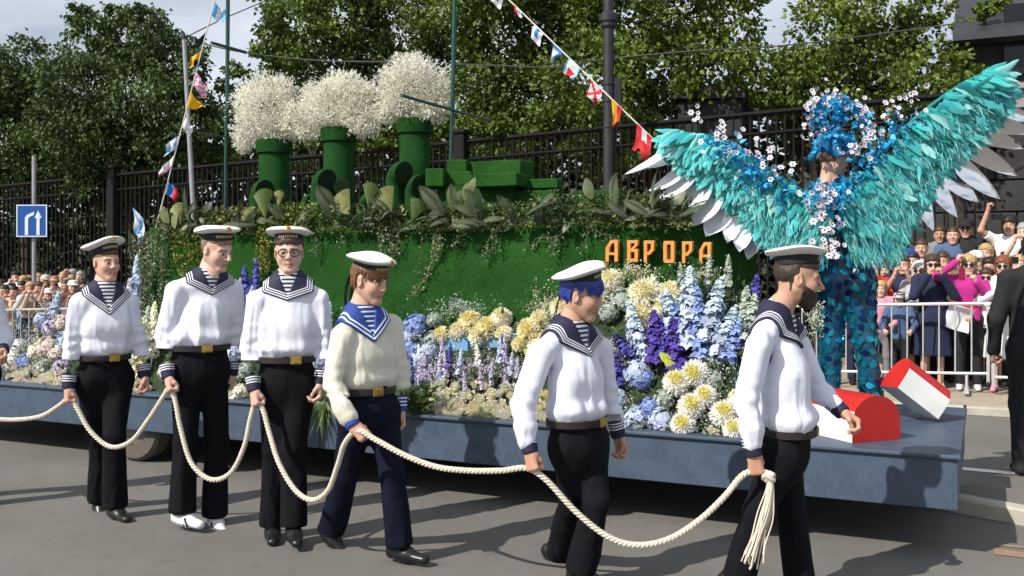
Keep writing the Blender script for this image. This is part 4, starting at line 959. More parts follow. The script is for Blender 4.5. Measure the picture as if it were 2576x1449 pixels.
def mist(root, n, cx, cy, rx, ry, col=(.66, .66, .58), size=.013, uoff=.015):
    a = rng.uniform(0, 2*PI, n); r_ = np.abs(rng.normal(size=n))*.62; xs = cx+rx*r_*np.cos(a); ys = cy+ry*r_*np.sin(a)+6*np.sin(xs*.13); xs = np.clip(xs, 2, 2070); ys = np.minimum(ys, bed_front(xs)-3)
    P = np.array([fl(x, y, bed_u(x, y, np.interp(x, TOPX, TOPY))+uoff+rng.normal()*.03) for x, y in zip(xs, ys)]); L = rng.uniform(.6, 1.4, n)*size
    n2 = n//3; k = rng.integers(0, n, n2); 
    D1 = rdir(n)+UPF*.6; D2 = rdir(n2)*.5+np.array([0, 0, -1.])
    me = leaf_mesh('gypsophila', np.concatenate([P, P[k]])-np.array(root.location), np.concatenate([D1, D2]), np.concatenate([L, np.full(n2, .05)]), np.concatenate([L*.9, np.full(n2, .0045)]), np.concatenate([jit(col, n, .1), jit((.18, .25, .10), n2, .2)]), fold=.3)
    o = put('gypsophila', me, M_pet, root); o['kind'] = 'stuff'
def bed(label, x, ufn=.3):
    p = fl(x, bed_front(x)-20, .3); p[2] = DZ+.01; return empty('flower_arrangement', p, label, 'flowers', 'flower banks along the float')
# green moss base of each bank
M_moss = mat('moss_base', (.022, .040, .015), .95, .4, 12, 1, 60)
def base(root, x0, x1):
    V = []; xs = np.linspace(x0, x1, 14)
    for x in xs:
        t_ = np.interp(x, TOPX, TOPY); fr = bed_front(x)
        for f in (0, .12, .4, .75, .92): 
            y = fr+(t_+25-fr)*f; p = fl(x, y, .09+.52*f**.9+.03); V.append(p)
        p = fl(x, t_+25, .66); V.append(np.array([p[0], p[1], DZ+.02]))
    Q = [(i*6+j, (i+1)*6+j, (i+1)*6+j+1, i*6+j+1) for i in range(13) for j in range(5)]
    put('moss_base', mesh_np('moss_base', np.array(V)-np.array(root.location), np.array(Q)), M_moss, root)
    w = x1-x0
    scatter(root, 'foliage', int(w*1.5), (x0, x1), (650, 1130), .05, (.06, .095, .03), M_leafd, asp=.42)

A = bed('flower bank of cream, pink and lilac blooms behind the leftmost walking sailor', 200); base(A, -120, 395)
for x, y, r, c in ((112, 868, 30, 'peach'), (85, 880, 24, 'cream'), (138, 885, 24, 'peach'), (150, 808, 22, 'peach'), (60, 905, 22, 'blue'), (125, 820, 28, 'lilac'), (100, 800, 22, 'pale'), (160, 850, 26, 'pale'), (40, 870, 24, 'white'), (25, 905, 26, 'white'), (100, 920, 26, 'sage'), (150, 920, 24, 'lilac'), (330, 800, 28, 'pale'), (350, 850, 26, 'white'), (-20, 880, 28, 'peach'), (-60, 900, 28, 'pale'), (345, 900, 26, 'sage'), (180, 790, 24, 'lilac'), (230, 800, 26, 'pale'), (280, 820, 28, 'white')): bloom(A, 'hydrangea', x, y, r, c)
for k in range(60):
    x = rng.uniform(10, 175) if k < 44 else rng.uniform(320, 392); y = bed_front(x)-rng.uniform(2, 44); bloom(A, 'small_bloom', x, y, rng.uniform(9, 15), ['cream', 'peach', 'white'][k % 3])
for x, y, r in ((128, 955, 26), (140, 970, 24), (335, 965, 24), (345, 945, 22), (330, 985, 20)): bloom(A, 'small_bloom', x, y, r, 'cream')
spike(A, (390, 760), (380, 900), 26, 'cream'); spike(A, (375, 770), (352, 900), 24, 'sage'); spike(A, (150, 730), (130, 800), 18, 'pale'); spike(A, (345, 640), (340, 770), 22, 'pale'); spike(A, (325, 700), (330, 800), 22, 'lilac'); spike(A, (360, 800), (345, 950), 24, 'butter')
mist(A, 900, 90, 860, 80, 60); mist(A, 500, 60, 930, 60, 40, (.6, .6, .52)); mist(A, 500, 340, 800, 50, 60, (.55, .62, .6)); mist(A, 300, 130, 770, 50, 20, (.5, .48, .62))
B = bed('flower bank of cream and pale blue blooms behind the sailor in glasses', 600); base(B, 395, 840)
for x, y, r, c in ((600, 985, 24, 'cream'), (588, 1000, 20, 'white'), (610, 820, 28, 'white'), (590, 880, 28, 'pale'), (610, 930, 26, 'sage'), (820, 850, 26, 'white'), (800, 900, 28, 'pale'), (815, 940, 26, 'lilac'), (450, 850, 30, 'pale'), (520, 870, 30, 'white'), (700, 880, 30, 'pale'), (420, 930, 28, 'cream'), (650, 820, 24, 'white')): bloom(B, 'hydrangea', x, y, r, c)
spike(B, (612, 668), (624, 745), 20, 'royal'); spike(B, (645, 650), (640, 760), 20, 'royal'); spike(B, (605, 700), (600, 800), 20, 'lilac'); spike(B, (635, 720), (625, 830), 22, 'pale'); spike(B, (830, 760), (822, 850), 20, 'pale')
for k in range(16): x = rng.uniform(575, 610) if k < 9 else rng.uniform(790, 835); bloom(B, 'small_bloom', x, bed_front(x)-rng.uniform(2, 40), rng.uniform(10, 15), 'cream' if k % 2 else 'sage')
mist(B, 600, 610, 800, 40, 70, (.55, .62, .58)); mist(B, 400, 815, 860, 30, 60, (.55, .6, .58)); mist(B, 300, 420, 780, 50, 50)
M_gr = mat('grass_blades', (.14, .20, .05), .6, .25, 4, trans=.15)
P = np.array([fl(rng.uniform(790, 822), 1008+rng.uniform(-8, 14), -.02) for _ in range(46)]); me = leaf_mesh('grass_tuft', P-np.array(B.location), np.tile([0, -.25, -1.0], (46, 1))+rng.normal(size=(46, 3))*.25, rng.uniform(.12, .28, 46), np.full(46, .013), None, bend=-.1); put('grass_tuft', me, M_gr, B)['kind'] = 'stuff'
C_ = bed('flower bank of yellow chrysanthemums, blue hydrangeas and lilac sprigs in mid float', 1180); base(C_, 840, 1400)
for x, y, r, c in ((1180, 808, 36, 'butter'), (1222, 822, 34, 'butter'), (1258, 796, 30, 'cream'), (1266, 838, 25, 'cream'), (1330, 826, 36, 'butter'), (1110, 838, 24, 'butter'), (1150, 830, 26, 'cream'), (1305, 862, 22, 'butter'), (1360, 800, 32, 'cream'), (1200, 842, 26, 'cream'), (1375, 850, 28, 'butter'), (1345, 870, 24, 'cream')): bloom(C_, 'chrysanthemum', x, y, r, c)
for x, y, r, c in ((1042, 815, 36, 'blue'), (1032, 880, 36, 'blue'), (1055, 905, 30, 'pale'), (1020, 850, 26, 'pale'), (1085, 850, 24, 'sage'), (1010, 910, 28, 'pale'), (1075, 880, 26, 'pale'), (1060, 945, 24, 'lilac'), (1010, 945, 26, 'pale'), (880, 850, 30, 'pale'), (930, 880, 30, 'white'), (1090, 800, 22, 'sage')): bloom(C_, 'hydrangea', x, y, r, c)
for k in range(170):
    x = rng.uniform(1088, 1420); y = bed_front(x)-4-abs(rng.normal())*38; y = max(y, bed_front(x)-92); bloom(C_, 'small_bloom', x, y+4, rng.uniform(14, 21), rng.choice(['cream', 'white', 'cream', 'butter'], p=[.4, .3, .2, .1]))
for k in range(34):
    x = rng.uniform(1030, 1400); y = rng.uniform(900, 985); spike(C_, (x+rng.uniform(-8, 8), y-rng.uniform(35, 75)), (x, y), rng.uniform(9, 15), rng.choice(['lilac', 'lilac', 'white', 'pale', 'royal'], p=[.4, .25, .15, .12, .08]))
mist(C_, 700, 1160, 775, 70, 26, (.52, .58, .55)); mist(C_, 500, 1040, 850, 70, 50, (.5, .58, .62)); mist(C_, 700, 1370, 765, 45, 50, (.62, .6, .45)); mist(C_, 1900, 1200, 925, 190, 45, (.62, .55, .66)); mist(C_, 700, 1060, 930, 60, 60, (.5, .55, .62)); mist(C_, 300, 1300, 930, 80, 40, (.66, .66, .6))
P = np.array([fl(rng.uniform(1015, 1090), bed_front(1050)-rng.uniform(0, 75), .03) for _ in range(160)]); me = leaf_mesh('fern', P-np.array(C_.location), rdir(160)+np.array([-.2, -.5, .3]), rng.uniform(.06, .14, 160), rng.uniform(.012, .03, 160), None); put('fern', me, mat('fern', (.045, .075, .016), .6, .3, 4), C_)['kind'] = 'stuff'
D_ = bed('flower bank of tall delphiniums, big cream heads and yellow-eyed chrysanthemums near the float end', 1690); base(D_, 1400, 1905)
for x, y, r, c in ((1622, 738, 54, 'cream'), (1688, 736, 40, 'cream'), (1612, 790, 42, 'cream'), (1535, 700, 32, 'cream'), (1560, 748, 34, 'sage'), (1660, 775, 30, 'cream'), (1500, 740, 36, 'cream'), (1450, 790, 36, 'cream'), (1410, 770, 32, 'cream'), (1530, 780, 28, 'sage')): bloom(D_, 'chrysanthemum' if c == 'cream' else 'hydrangea', x, y, r, c)
for tp, bs, w, c in (((1578, 755), (1612, 888), 40, 'pale'), ((1600, 800), (1625, 905), 34, 'pale'), ((1675, 728), (1688, 850), 38, 'pale'), ((1700, 760), (1715, 870), 36, 'blue'), ((1735, 672), (1735, 870), 52, 'pale'), ((1752, 720), (1748, 880), 46, 'blue'), ((1815, 698), (1778, 860), 50, 'pale'), ((1800, 740), (1770, 835), 34, 'violet'), ((1852, 768), (1806, 895), 40, 'pale'), ((1862, 800), (1830, 910), 36, 'blue'), ((1645, 780), (1650, 912), 40, 'violet'), ((1692, 800), (1704, 928), 44, 'violet'), ((1660, 800), (1672, 900), 36, 'royal'), ((1545, 840), (1578, 890), 26, 'royal'), ((1560, 850), (1600, 900), 26, 'royal'), ((1875, 850), (1828, 905), 26, 'violet'), ((1905, 690), (1892, 780), 26, 'royal'), ((1880, 720), (1866, 840), 34, 'sage'), ((1900, 740), (1880, 860), 34, 'sage'), ((1540, 880), (1552, 970), 34, 'royal'), ((1785, 640), (1780, 720), 18, 'sage'), ((1833, 640), (1830, 720), 18, 'sage'), ((1710, 660), (1715, 720), 18, 'sage'), ((1930, 800), (1915, 930), 36, 'pale'), ((1770, 790), (1768, 900), 40, 'blue'), ((1640, 690), (1655, 760), 20, 'white')): spike(D_, tp, bs, w, c)
for x, y, r, c in ((1600, 932, 42, 'pale'), (1612, 945, 34, 'blue'), (1594, 1048, 38, 'pale'), (1660, 1052, 36, 'pale'), (1630, 1020, 30, 'blue'), (1668, 1000, 30, 'sage'), (1545, 1000, 34, 'pale'), (1790, 950, 30, 'sage'), (1880, 950, 34, 'pale'), (1560, 930, 26, 'royal'), (1440, 900, 36, 'pale'), (1450, 960, 36, 'white')): bloom(D_, 'hydrangea', x, y, r, c)
for x, y, r in ((1700, 957, 31), (1747, 932, 31), (1737, 1017, 31), (1772, 992, 27), (1716, 1062, 28), (1818, 1036, 31), (1860, 1000, 28), (1845, 1075, 26), (1900, 1040, 28)): bloom(D_, 'chrysanthemum', x, y, r*1.18, 'white', u=bed_u(x, y, np.interp(x, TOPX, TOPY))-.06, axis=UPF+np.array([-.1, -.3, 0]))
for k in range(40): x = rng.uniform(1400, 1900); bloom(D_, 'small_bloom', x, bed_front(x)-rng.uniform(3, 30), rng.uniform(7, 12), rng.choice(['white', 'sage', 'cream']))
mist(D_, 700, 1590, 685, 70, 24, (.64, .62, .46)); mist(D_, 600, 1560, 1030, 40, 60, (.6, .62, .58)); mist(D_, 1100, 1780, 1010, 70, 80, (.62, .6, .52)); mist(D_, 700, 1790, 905, 60, 40, (.52, .62, .58)); mist(D_, 400, 1540, 890, 30, 40, (.62, .6, .5)); mist(D_, 500, 1880, 830, 40, 80, (.55, .57, .40)); mist(D_, 300, 1760, 690, 60, 30, (.6, .6, .48)); mist(D_, 400, 1650, 850, 70, 60, (.5, .55, .6)); mist(D_, 300, 2050, 800, 30, 60, (.6, .6, .5))
for x, y in ((1660, 888), (1672, 905), (1318, 878), (1340, 900)):
    o = put('lily_bud', big[3], None, D_ if x > 1500 else C_); p = fl(x, y, .22); o.location = tuple(p-np.array(o.parent.location)); orient(o, -ev*.7-np.array([0, 0, .6]), -eu, .11); o.material_slots[0].link = 'OBJECT'; o.material_slots[0].material = mat('lily_bud', (.42, .46, .06), .5, .1)
# ------------------------------------------------------------------ people: heads, hands, clothes grown from distance fields
from functools import reduce
def MAXR(a): return reduce(np.maximum, a)
def head_grid(h=.0034, jaw=1.0, nose=1.0, seed=0, smile=0):
    g = Grid((-.155, -.11, -.235), (.145, .11, .15), h)
    g.ell((-.012, 0, .038), (.099, .078, .092), .02)
    g.ell((.030, 0, -.038), (.062, .059, .078), .03)
    for s in (-1, 1):
        g.cone((-.006, s*.052, -.048), (.062, s*.018, -.102), .022*jaw, .019, .03)
        g.ell((.058, s*.038, -.028), (.026, .024, .026), .03)
        g.cone((.086, s*.008, .024), (.070, s*.046, .022), .010, .009, .018)
    g.cone((.074, -.012*jaw, -.106), (.074, .012*jaw, -.106), .017, .017, .02)
    for s in (-1, 1): g.ell((.100, s*.030, .002), (.020, .017, .012), .016, op='d')
    g.cone((.090, 0, .016), (.109+.006*(nose-1)*4, 0, -.026), .0085, .0125, .014)
    for s in (-1, 1): g.ell((.099, s*.0125, -.031), (.011, .008, .008), .008)
    for s in (-1, 1): g.ell((.0775, s*.031, .001), (.0135, .0155, .0135), .004)
    sm = .006*smile
    for s in (-1, 1): g.cone((.0915, 0, -.0635), (.079, s*.027, -.067+sm), .0058, .004, .012); g.cone((.0910, 0, -.0765), (.079, s*.024, -.073+sm), .0066, .004, .012)
    g.cone((.0985, -.018, -.0697), (.0985, .018, -.0697), .0022, .0022, .006, op='d')
    noear = g.f.copy()
    for s in (-1, 1):
        M = rotz(s*.35)@roty(-.15)
        g.ell((-.012, s*.079, -.006), (.019, .008, .032), .012, M); g.ell((-.006, s*.088, -.004), (.009, .006, .018), .006, M, 'd')
    g.cone((-.028, 0, -.05), (-.050, 0, -.23), .047, .053, .035)
    V, Q = nets(g.f, g.lo, h)
    col = np.ones((len(V), 3)); X, Y, Z = V[:, 0], V[:, 1], V[:, 2]; ay = np.abs(Y)
    col *= (1+.06*vnoise(V*60, 3)+.05*vnoise(V*25, 4))[:, None]
    ch = np.exp(-(((X-.07)/.04)**2+((ay-.045)/.022)**2+((Z+.03)/.022)**2))[:, None]; col *= 1-ch*np.array([.0, .12, .12])
    lip = (X > .074) & (ay < .027) & (Z > -.083) & (Z < -.058+sm); col[lip] *= np.array([.86, .66, .64])
    mo = (X > .074) & (ay < .024) & (np.abs(Z+.0697-sm*.5*(ay/.024)) < .0026); col[mo] *= .45
    br = (X > .055) & (ay > .011) & (ay < .050) & (np.abs(Z-.0235+.16*np.maximum(ay-.034, 0)) < .0045); col[br] *= np.array([.30, .24, .20])
    for s in (-1, 1):
        d = V-np.array([.0775, s*.031, .001]); r = np.linalg.norm(d/np.array([1, 1.15, 1]), axis=1)
        eye = (r < .0152) & (X > .084) & (np.abs(Z-.001) < .0052); col[eye] = np.array([.80, .95, 1.08])
        iris = eye & (np.abs(Y-s*.031) < .0062); col[iris] = np.array([.10, .10, .12])
        lash = (r < .018) & (X > .076) & (Z > .0060) & (Z < .0102) & (np.abs(Y-s*.031) < .016); col[lash] *= .4
        bag = (r < .02) & (X > .07) & (Z < -.0055) & (Z > -.011); col[bag] *= .88
    ne = (np.abs(ay-.0085) < .0042) & (X > .098) & (Z < -.034) & (Z > -.042); col[ne] *= .45
    return g, noear, V, Q, np.clip(col, 0, 1.3)
HEADS = [head_grid(), head_grid(jaw=1.12, nose=1.5), head_grid(jaw=.9, nose=.8, smile=1)]
HEADS_MID = [head_grid(.0050), head_grid(.0050, jaw=1.12, nose=1.5), head_grid(.0050, jaw=.9, nose=.8, smile=1)]
HEADS_LO = [head_grid(.0064), head_grid(.0064, jaw=1.12, nose=1.5), head_grid(.0064, jaw=.9, nose=.8, smile=1)]
def hair_mesh(kind, hd=0, lo=False):
    g, f, _, _, _ = (HEADS_LO if lo else HEADS if kind == 'beard' else HEADS_MID)[hd]; X, Y, Z = g.xyz(); aY = np.abs(Y)
    N = 0
    PP = np.stack(np.meshgrid(*g.ax, indexing='ij'), -1).reshape(-1, 3); HN = (vnoise(PP*np.array([45, 75, 16]), 31)*.013+vnoise(PP*np.array([20, 30, 8]), 32)*.010).reshape(f.shape)
    def reg(front, side, back, thick):
        top = np.maximum(front[0]-Z-np.maximum(.0, 0)*X, X-front[1])            # forehead piece: above front[0], behind front[1]
        lim = np.minimum(np.maximum(side-Z, X+.012), np.maximum(front[0]-Z, X-front[1]))
        lim = np.minimum(lim, np.maximum(back-Z, X+.035))
        return np.maximum(f-thick*(1+HN*14), lim*.9+HN*(.7 if thick > .01 else .25)+(-.16*Y+.004 if abs(thick-.015) < .001 else 0))
    if kind == 'buzz': d = reg((.052, .085), -.012, -.075, .005)
    elif kind == 'short': d = reg((.050, .092), -.022, -.085, .012)
    elif kind == 'fringe': d = reg((.040, .100), -.030, -.09, .015)
    elif kind == 'long': d = np.minimum(reg((.048, .092), -.03, -.1, .018), MAXR([((X+.035)/.095)**2+(Y/.098)**2-1+0*Z, -(Z+.17), Z-.06, X-.0-.0*Y])*.05)
    elif kind == 'bob': d = np.minimum(reg((.040, .10), -.05, -.1, .020), MAXR([((X+.03)/.1)**2+(Y/.1)**2-1+0*Z, -(Z+.105), Z-.06, X-.012])*.05)
    elif kind == 'beard':
        lim = MAXR([Z+.050+0*X+0*Y-.35*np.maximum(.075-X, 0)-0*Y, -(Z+.135), .02-X])
        mouth = .018-np.sqrt((np.maximum(X-.1, 0))**2+(aY*.75)**2+((Z+.0697)*1.6)**2)
        d = np.maximum(np.maximum(f-.007, lim), mouth)
        mus = MAXR([f-.006, np.abs(Z+.055)-.006, aY-.026, .08-X]); d = np.minimum(d, mus)
    P = np.stack(np.meshgrid(*g.ax, indexing='ij'), -1).reshape(-1, 3)
    near = np.abs(d.ravel()) < .02
    nz_ = np.zeros(len(P), np.float32); nz_[near] = vnoise(P[near]*np.array([60, 110, 45]), 9)*.0035+vnoise(P[near]*22, 2)*.003
    V, Q = nets((d.ravel()+nz_).reshape(d.shape).astype(np.float32), g.lo, g.h)
    return V, Q
M_skin = {}
def skin(c):
    if c not in M_skin:
        m = mat('skin_%d' % len(M_skin), c, .55, .05, 30, attrc='Col', spec=.35); b = m.node_tree.nodes['Principled BSDF']
        b.inputs['Subsurface Weight'].default_value = .12; b.inputs['Subsurface Radius'].default_value = (.02, .008, .005); b.inputs['Subsurface Scale'].default_value = .5
        M_skin[c] = m
    return M_skin[c]
SK1, SK2, SK3, SK4 = (.56, .34, .25), (.50, .29, .20), (.60, .40, .31), (.42, .24, .155)
def head_R(yaw, pitch=0, roll=0): return rotz(yaw)@roty(pitch)@rotx(roll)
def hand_arrays(wr, d, n, f, s=1.0, curl=1.0, h=.0042):
    """hand at wrist wr: d towards the knuckles, n out of the back of the hand, f towards the thumb side; curl 0 relaxed .. 1 fist"""
    d = unit(d); n = unit(n-d*np.dot(n, d)); f = unit(f-d*np.dot(f, d)-n*np.dot(f, n))
    g = Grid(np.array(wr)-.14*s, np.array(wr)+.14*s+d*.06, h); g.lo = (np.array(wr)-.17*s).astype(np.float32)
    g = Grid(np.array(wr)-.17*s, np.array(wr)+.19*s, h); P = lambda a, b, c: np.array(wr)+s*(d*a+n*b+f*c)
    g.cone(P(-.03, 0, 0), P(.02, 0, 0), .026*s, .027*s, .02, n, 1.3)
    for o in (-.022, -.006, .012, .026): g.cone(P(.02, .002, o*.7), P(.088, .004, o), .0165*s, .0125*s, .016)
    for i, (o, L) in enumerate(((.030, .92), (.011, 1.0), (-.009, .95), (-.027, .78))):
        kn = P(.090-.004*abs(i-1), .004, o); a1 = .35+1.05*curl; a2 = a1+.4+1.05*curl; a3 = a2+.25+.6*curl
        p = kn; 
        for a, l, r in ((a1, .042, .0102), (a2, .027, .0094), (a3, .021, .0085)):
            q = p+s*L*l*(d*math.cos(a)-n*math.sin(a)); g.cone(p, q, r*s, r*.93*s, .006); p = q
    t0 = P(.022, -.008, .024); t1 = P(.052, -.026, .045-.012*curl); t2 = P(.078, -.040, .036-.02*curl); t3 = P(.094, -.046, .024-.024*curl)
    g.cone(t0, t1, .0165*s, .0125*s, .014); g.cone(t1, t2, .0115*s, .0105*s, .006); g.cone(t2, t3, .010*s, .0085*s, .005)
    V, Q = nets(g.f, g.lo, h); c = np.ones((len(V), 3))*(1+.05*vnoise(V*70, 8))[:, None]*np.array([.97, .90, .88]); return V, Q, c
def join(parts):
    V = []; Q = []; C = []; o = 0
    for v, q, c in parts: V.append(v); Q.append(q+o); C.append(c); o += len(v)
    return np.concatenate(V), np.concatenate(Q), np.concatenate(C)
def cloth_fold(V, Q, amp, seed, fs=(9, 9, 2.2), fine=.35):
    n = vnormals(V, Q); wp = .05*np.stack([vnoise(V*4, seed+5), vnoise(V*4+9, seed+6), 0*V[:, 0]], 1); a = vnoise((V+wp)*np.array(fs), seed); b = vnoise(V*np.array(fs)*2.3+7, seed+1); r = 1-2*np.abs(a)**.8
    return V+n*(amp*(.55*r+fine*b))[:, None]
BLK = {}
def clothes_mat(name, c, rough=.8, folds=0, spec=.25):
    m = mat(name, c, rough, .06, 9, .25, 420, bdist=.0012, spec=spec)
    if folds:
        nt = m.node_tree; n = nt.nodes; l = nt.links; t = n.new('ShaderNodeTexCoord'); q = n.new('ShaderNodeMapping'); q.inputs['Scale'].default_value = (7.5, 7.5, 1.9); w = n.new('ShaderNodeTexNoise'); w.inputs['Scale'].default_value = 1; w.inputs['Detail'].default_value = 1.2; w.inputs['Distortion'].default_value = 1.1
        l.new(t.outputs['Object'], q.inputs[0]); l.new(q.outputs[0], w.inputs['Vector']); b2 = n.new('ShaderNodeBump'); b2.inputs['Strength'].default_value = folds
        q2 = n.new('ShaderNodeMapping'); q2.inputs['Scale'].default_value = (6.5, 6.5, 2.6); q2.inputs['Rotation'].default_value = (.35, .25, 0); w2 = n.new('ShaderNodeTexNoise'); w2.inputs['Scale'].default_value = 1; w2.inputs['Detail'].default_value = 1.0; w2.inputs['Distortion'].default_value = 1.6; l.new(t.outputs['Object'], q2.inputs[0]); l.new(q2.outputs[0], w2.inputs['Vector'])
        s1 = n.new('ShaderNodeMath'); s1.operation = 'SUBTRACT'; s1.inputs[1].default_value = .5; l.new(w2.outputs['Fac'], s1.inputs[0]); s2 = n.new('ShaderNodeMath'); s2.operation = 'ABSOLUTE'; l.new(s1.outputs[0], s2.inputs[0]); s3 = n.new('ShaderNodeMath'); s3.operation = 'POWER'; s3.inputs[1].default_value = .6; l.new(s2.outputs[0], s3.inputs[0]); ad = n.new('ShaderNodeMath'); ad.operation = 'MULTIPLY_ADD'; ad.inputs[1].default_value = .12; l.new(s3.outputs[0], ad.inputs[0]); l.new(w.outputs['Fac'], ad.inputs[2]); b2.inputs['Distance'].default_value = .05
        l.new(ad.outputs[0], b2.inputs['Height']); pb = n['Principled BSDF']; old = pb.inputs['Normal'].links[0].from_node; l.new(old.outputs[0], b2.inputs['Normal']); l.new(b2.outputs[0], pb.inputs['Normal'])
    return m
M_white = clothes_mat('white_cotton', (.72, .725, .82), .75, .55); M_cream = clothes_mat('ivory_cotton', (.62, .595, .50), .75, .55)
M_black = clothes_mat('black_wool', (.0065, .0065, .009), .85, .6, .12); M_navytr = clothes_mat('navy_wool', (.006, .007, .018), .85, .6, .12); M_navy = clothes_mat('navy_cloth', (.014, .014, .042))
M_shoe = mat('black_leather', (.012, .011, .011), .35, .2, 20); M_shoew = mat('white_sneaker', (.7, .7, .7), .5, .1, 20)
M_belt = mat('belt_leather', (.02, .016, .014), .5, .2, 20); M_brass = mat('brass', (.50, .33, .09), .35, .2, 30, .2, 60, metal=.85)
M_cuffD = stripe_mat('cuff_navy_striped', (.014, .014, .042), (.72, .73, .78), [(.008, .015), (.023, .030), (.038, .045)], 'edge')
M_cuffB = stripe_mat('cuff_blue_striped', (.018, .05, .26), (.72, .73, .78), [(.010, .018), (.030, .038), (.050, .058)], 'edge')
M_colD = stripe_mat('collar_navy_striped', (.014, .014, .042), (.66, .67, .74), [(.007, .013), (.020, .026), (.033, .039)], 'edge')
M_colB = stripe_mat('collar_blue_striped', (.018, .05, .26), (.72, .73, .78), [(.010, .019), (.032, .041)], 'edge')
M_vest = stripe_mat('striped_vest', (.70, .71, .76), (.016, .018, .05), [(0, .0062)], 'edge', period=.0245)
M_vestB = stripe_mat('blue_striped_vest', (.018, .05, .26), (.72, .73, .78), [(0, .0045)], 'edge', period=.027)
M_cap = mat('cap_white', (.70, .69, .66), .75, .06, 20, .15, 300); M_band = mat('cap_band', (.010, .010, .013), .7, .1, 20)
M_gold = mat('gold_print', (.42, .33, .14), .5, .3, 90); M_star = mat('badge_red', (.5, .04, .02), .4)
def sailor(label, Y, foot_px, J, psi, head, cap, style, hands, legs, dYs=None, seed=0, skinc=SK1, hair=('buzz', (.05, .03, .02)), hd=0, lean=0, waist_r=.165, glasses=False, beard=False, ribbon=True, shoes=None, group='sailors pulling the rope'):
    """J: joints in picture coordinates (x, y[, depth offset]); psi: heading of the chest (0 = towards the right, -90 degrees = towards the camera)"""
    dYs = dYs or {}
    f = np.array([math.cos(psi), math.sin(psi), 0]); l = np.array([-math.sin(psi), math.cos(psi), 0]); up = np.array([0, 0, 1.])
    def W(k):
        j = J[k]; dy = j[2] if len(j) > 2 else 0; return at(j[0], j[1], Y+dy)
    b = at(foot_px[0], foot_px[1], Y); b[2] = 0
    root = empty('person', b, label, 'person', group)
    cot, trm, colm, cufm, vem = style
    J = {k: ((v[0], v[1]+{'neck': -17, 'shR': 15, 'shL': 15, 'vtip': 15}.get(k, 0))+tuple(v[2:])) for k, v in J.items()}
    shR, shL = W('shR'), W('shL'); ws = W('waist'); nk = W('neck'); mid = (shR+shL)/2
    B = lambda V: (V-b).astype(np.float32)
    # --- blouse
    h = .0076; pts = np.array([W(k) for k in ('shR', 'shL', 'elR', 'elL', 'wrR', 'wrL', 'waist', 'neck')])
    g = Grid(pts.min(0)-.25, pts.max(0)+.22, h)
    ch = mid-up*.15+f*.012; q = 1.5; lowc = ws+up*.055
    half = .158
    tors = Grid(pts.min(0)-.25, pts.max(0)+.22, h)
    for G_ in (g, tors):
        G_.cone(ch, lowc, half+.012, waist_r+.004, .05, f, q)
        G_.cone(mid-up*.05, ch, .135, half, .06, f, q)
        for s_ in (shR, shL): G_.cone(nk-up*.055-f*.012, s_+up*.008, .052, .055, .07)
        G_.ell(lowc+f*.012-up*.002, (waist_r/1.42+.012, waist_r+.018, .060), .05, np.stack([f, l, up], 1))
    for a, e, w_ in (('shR', 'elR', 'wrR'), ('shL', 'elL', 'wrL')):
        A_, E_, Wr = W(a), W(e), W(w_); we = Wr+unit(E_-Wr)*.068
        g.cone(A_, E_, .064, .055, .018); g.cone(E_, we, .055, .049, .018); g.ell(we+unit(E_-we)*.062, (.058, .058, .052), .03)
    d_ = (up*1); X, Yg, Z = g.xyz()
    g.f = np.maximum(g.f, (ws[2]+.002-Z)*1.0*np.ones_like(g.f)*(1) if False else np.where(((X-ws[0])**2+(Yg-ws[1])**2+0*Z) < .085, ws[2]-.012-Z, -1)).astype(np.float32)
    # neckline
    zt = nk[2]; 
    V, Q = nets(g.f, g.lo, h); V = V.astype(np.float64)
    rel = V-ws; low = np.exp(-((rel[:, 2]-.07)/.09)**2); V = cloth_fold(V, Q, .022, seed, (6.5, 6.5, 1.6), .25); 
    nrm = vnormals(V, Q); V = V+nrm*(.012*low*vnoise(np.stack([np.arctan2(rel[:, 1], rel[:, 0])*3.2, rel[:, 2]*3, rel[:, 2]*0], 1), seed+3))[:, None]
    for e in ('elR', 'elL'):
        r_ = V-W(e); m_ = np.exp(-(np.linalg.norm(r_, axis=1)/.11)**2); V = V+nrm*(m_*.004*np.sin(r_[:, 2]*95+seed+2*vnoise(V*14, 1)))[:, None]
    put('blouse', mesh_np('blouse', B(V), Q), cot, root)
    # --- collar and vest on the torso surface
    tip = W('vtip'); zt_tip = tip[2]; h2 = .0062
    c0 = np.array([nk[0], nk[1], 0]); lo = np.array([min(shR[0], shL[0])-.12, min(shR[1], shL[1])-.2, zt_tip-.06]); hi = np.array([max(shR[0], shL[0])+.12, max(shR[1], shL[1])+.2, zt+.05])
    g2 = Grid(lo, hi, h2); tr_ = tors
    g2.cone(ch, lowc, half+.012, waist_r+.004, .05, f, q); g2.cone(mid-up*.05, ch, .135, half, .06, f, q)
    for s_ in (shR, shL): g2.cone(nk-up*.055-f*.012, s_+up*.008, .052, .055, .07)
    X, Yg, Z = g2.xyz(); lat = (X-nk[0])*l[0]+(Yg-nk[1])*l[1]; fw = (X-nk[0])*f[0]+(Yg-nk[1])*f[1]; alat = np.abs(lat)
    shz = (shR[2]+shL[2])/2; ow = .128                                  # where the V leaves over the shoulder
    vline = zt_tip+(shz+.045-zt_tip)*np.minimum(alat/ow, 1.3)         # outer edge of the lapel in front
    ed_f = (Z-vline)*ow/math.hypot(ow, shz+.045-zt_tip)
    ed_b = np.minimum(Z-(shz-.20), ow+.020-alat)
    edge = np.where(fw > -.035, ed_f, ed_b)
    edge = np.minimum(edge, .152-alat+0*Z)
    iw = .056+0*Z
    inner = np.where(fw > -.02, alat-np.maximum(0, (Z-(zt_tip+.022))*iw/(zt-.02-(zt_tip+.022))), 1)
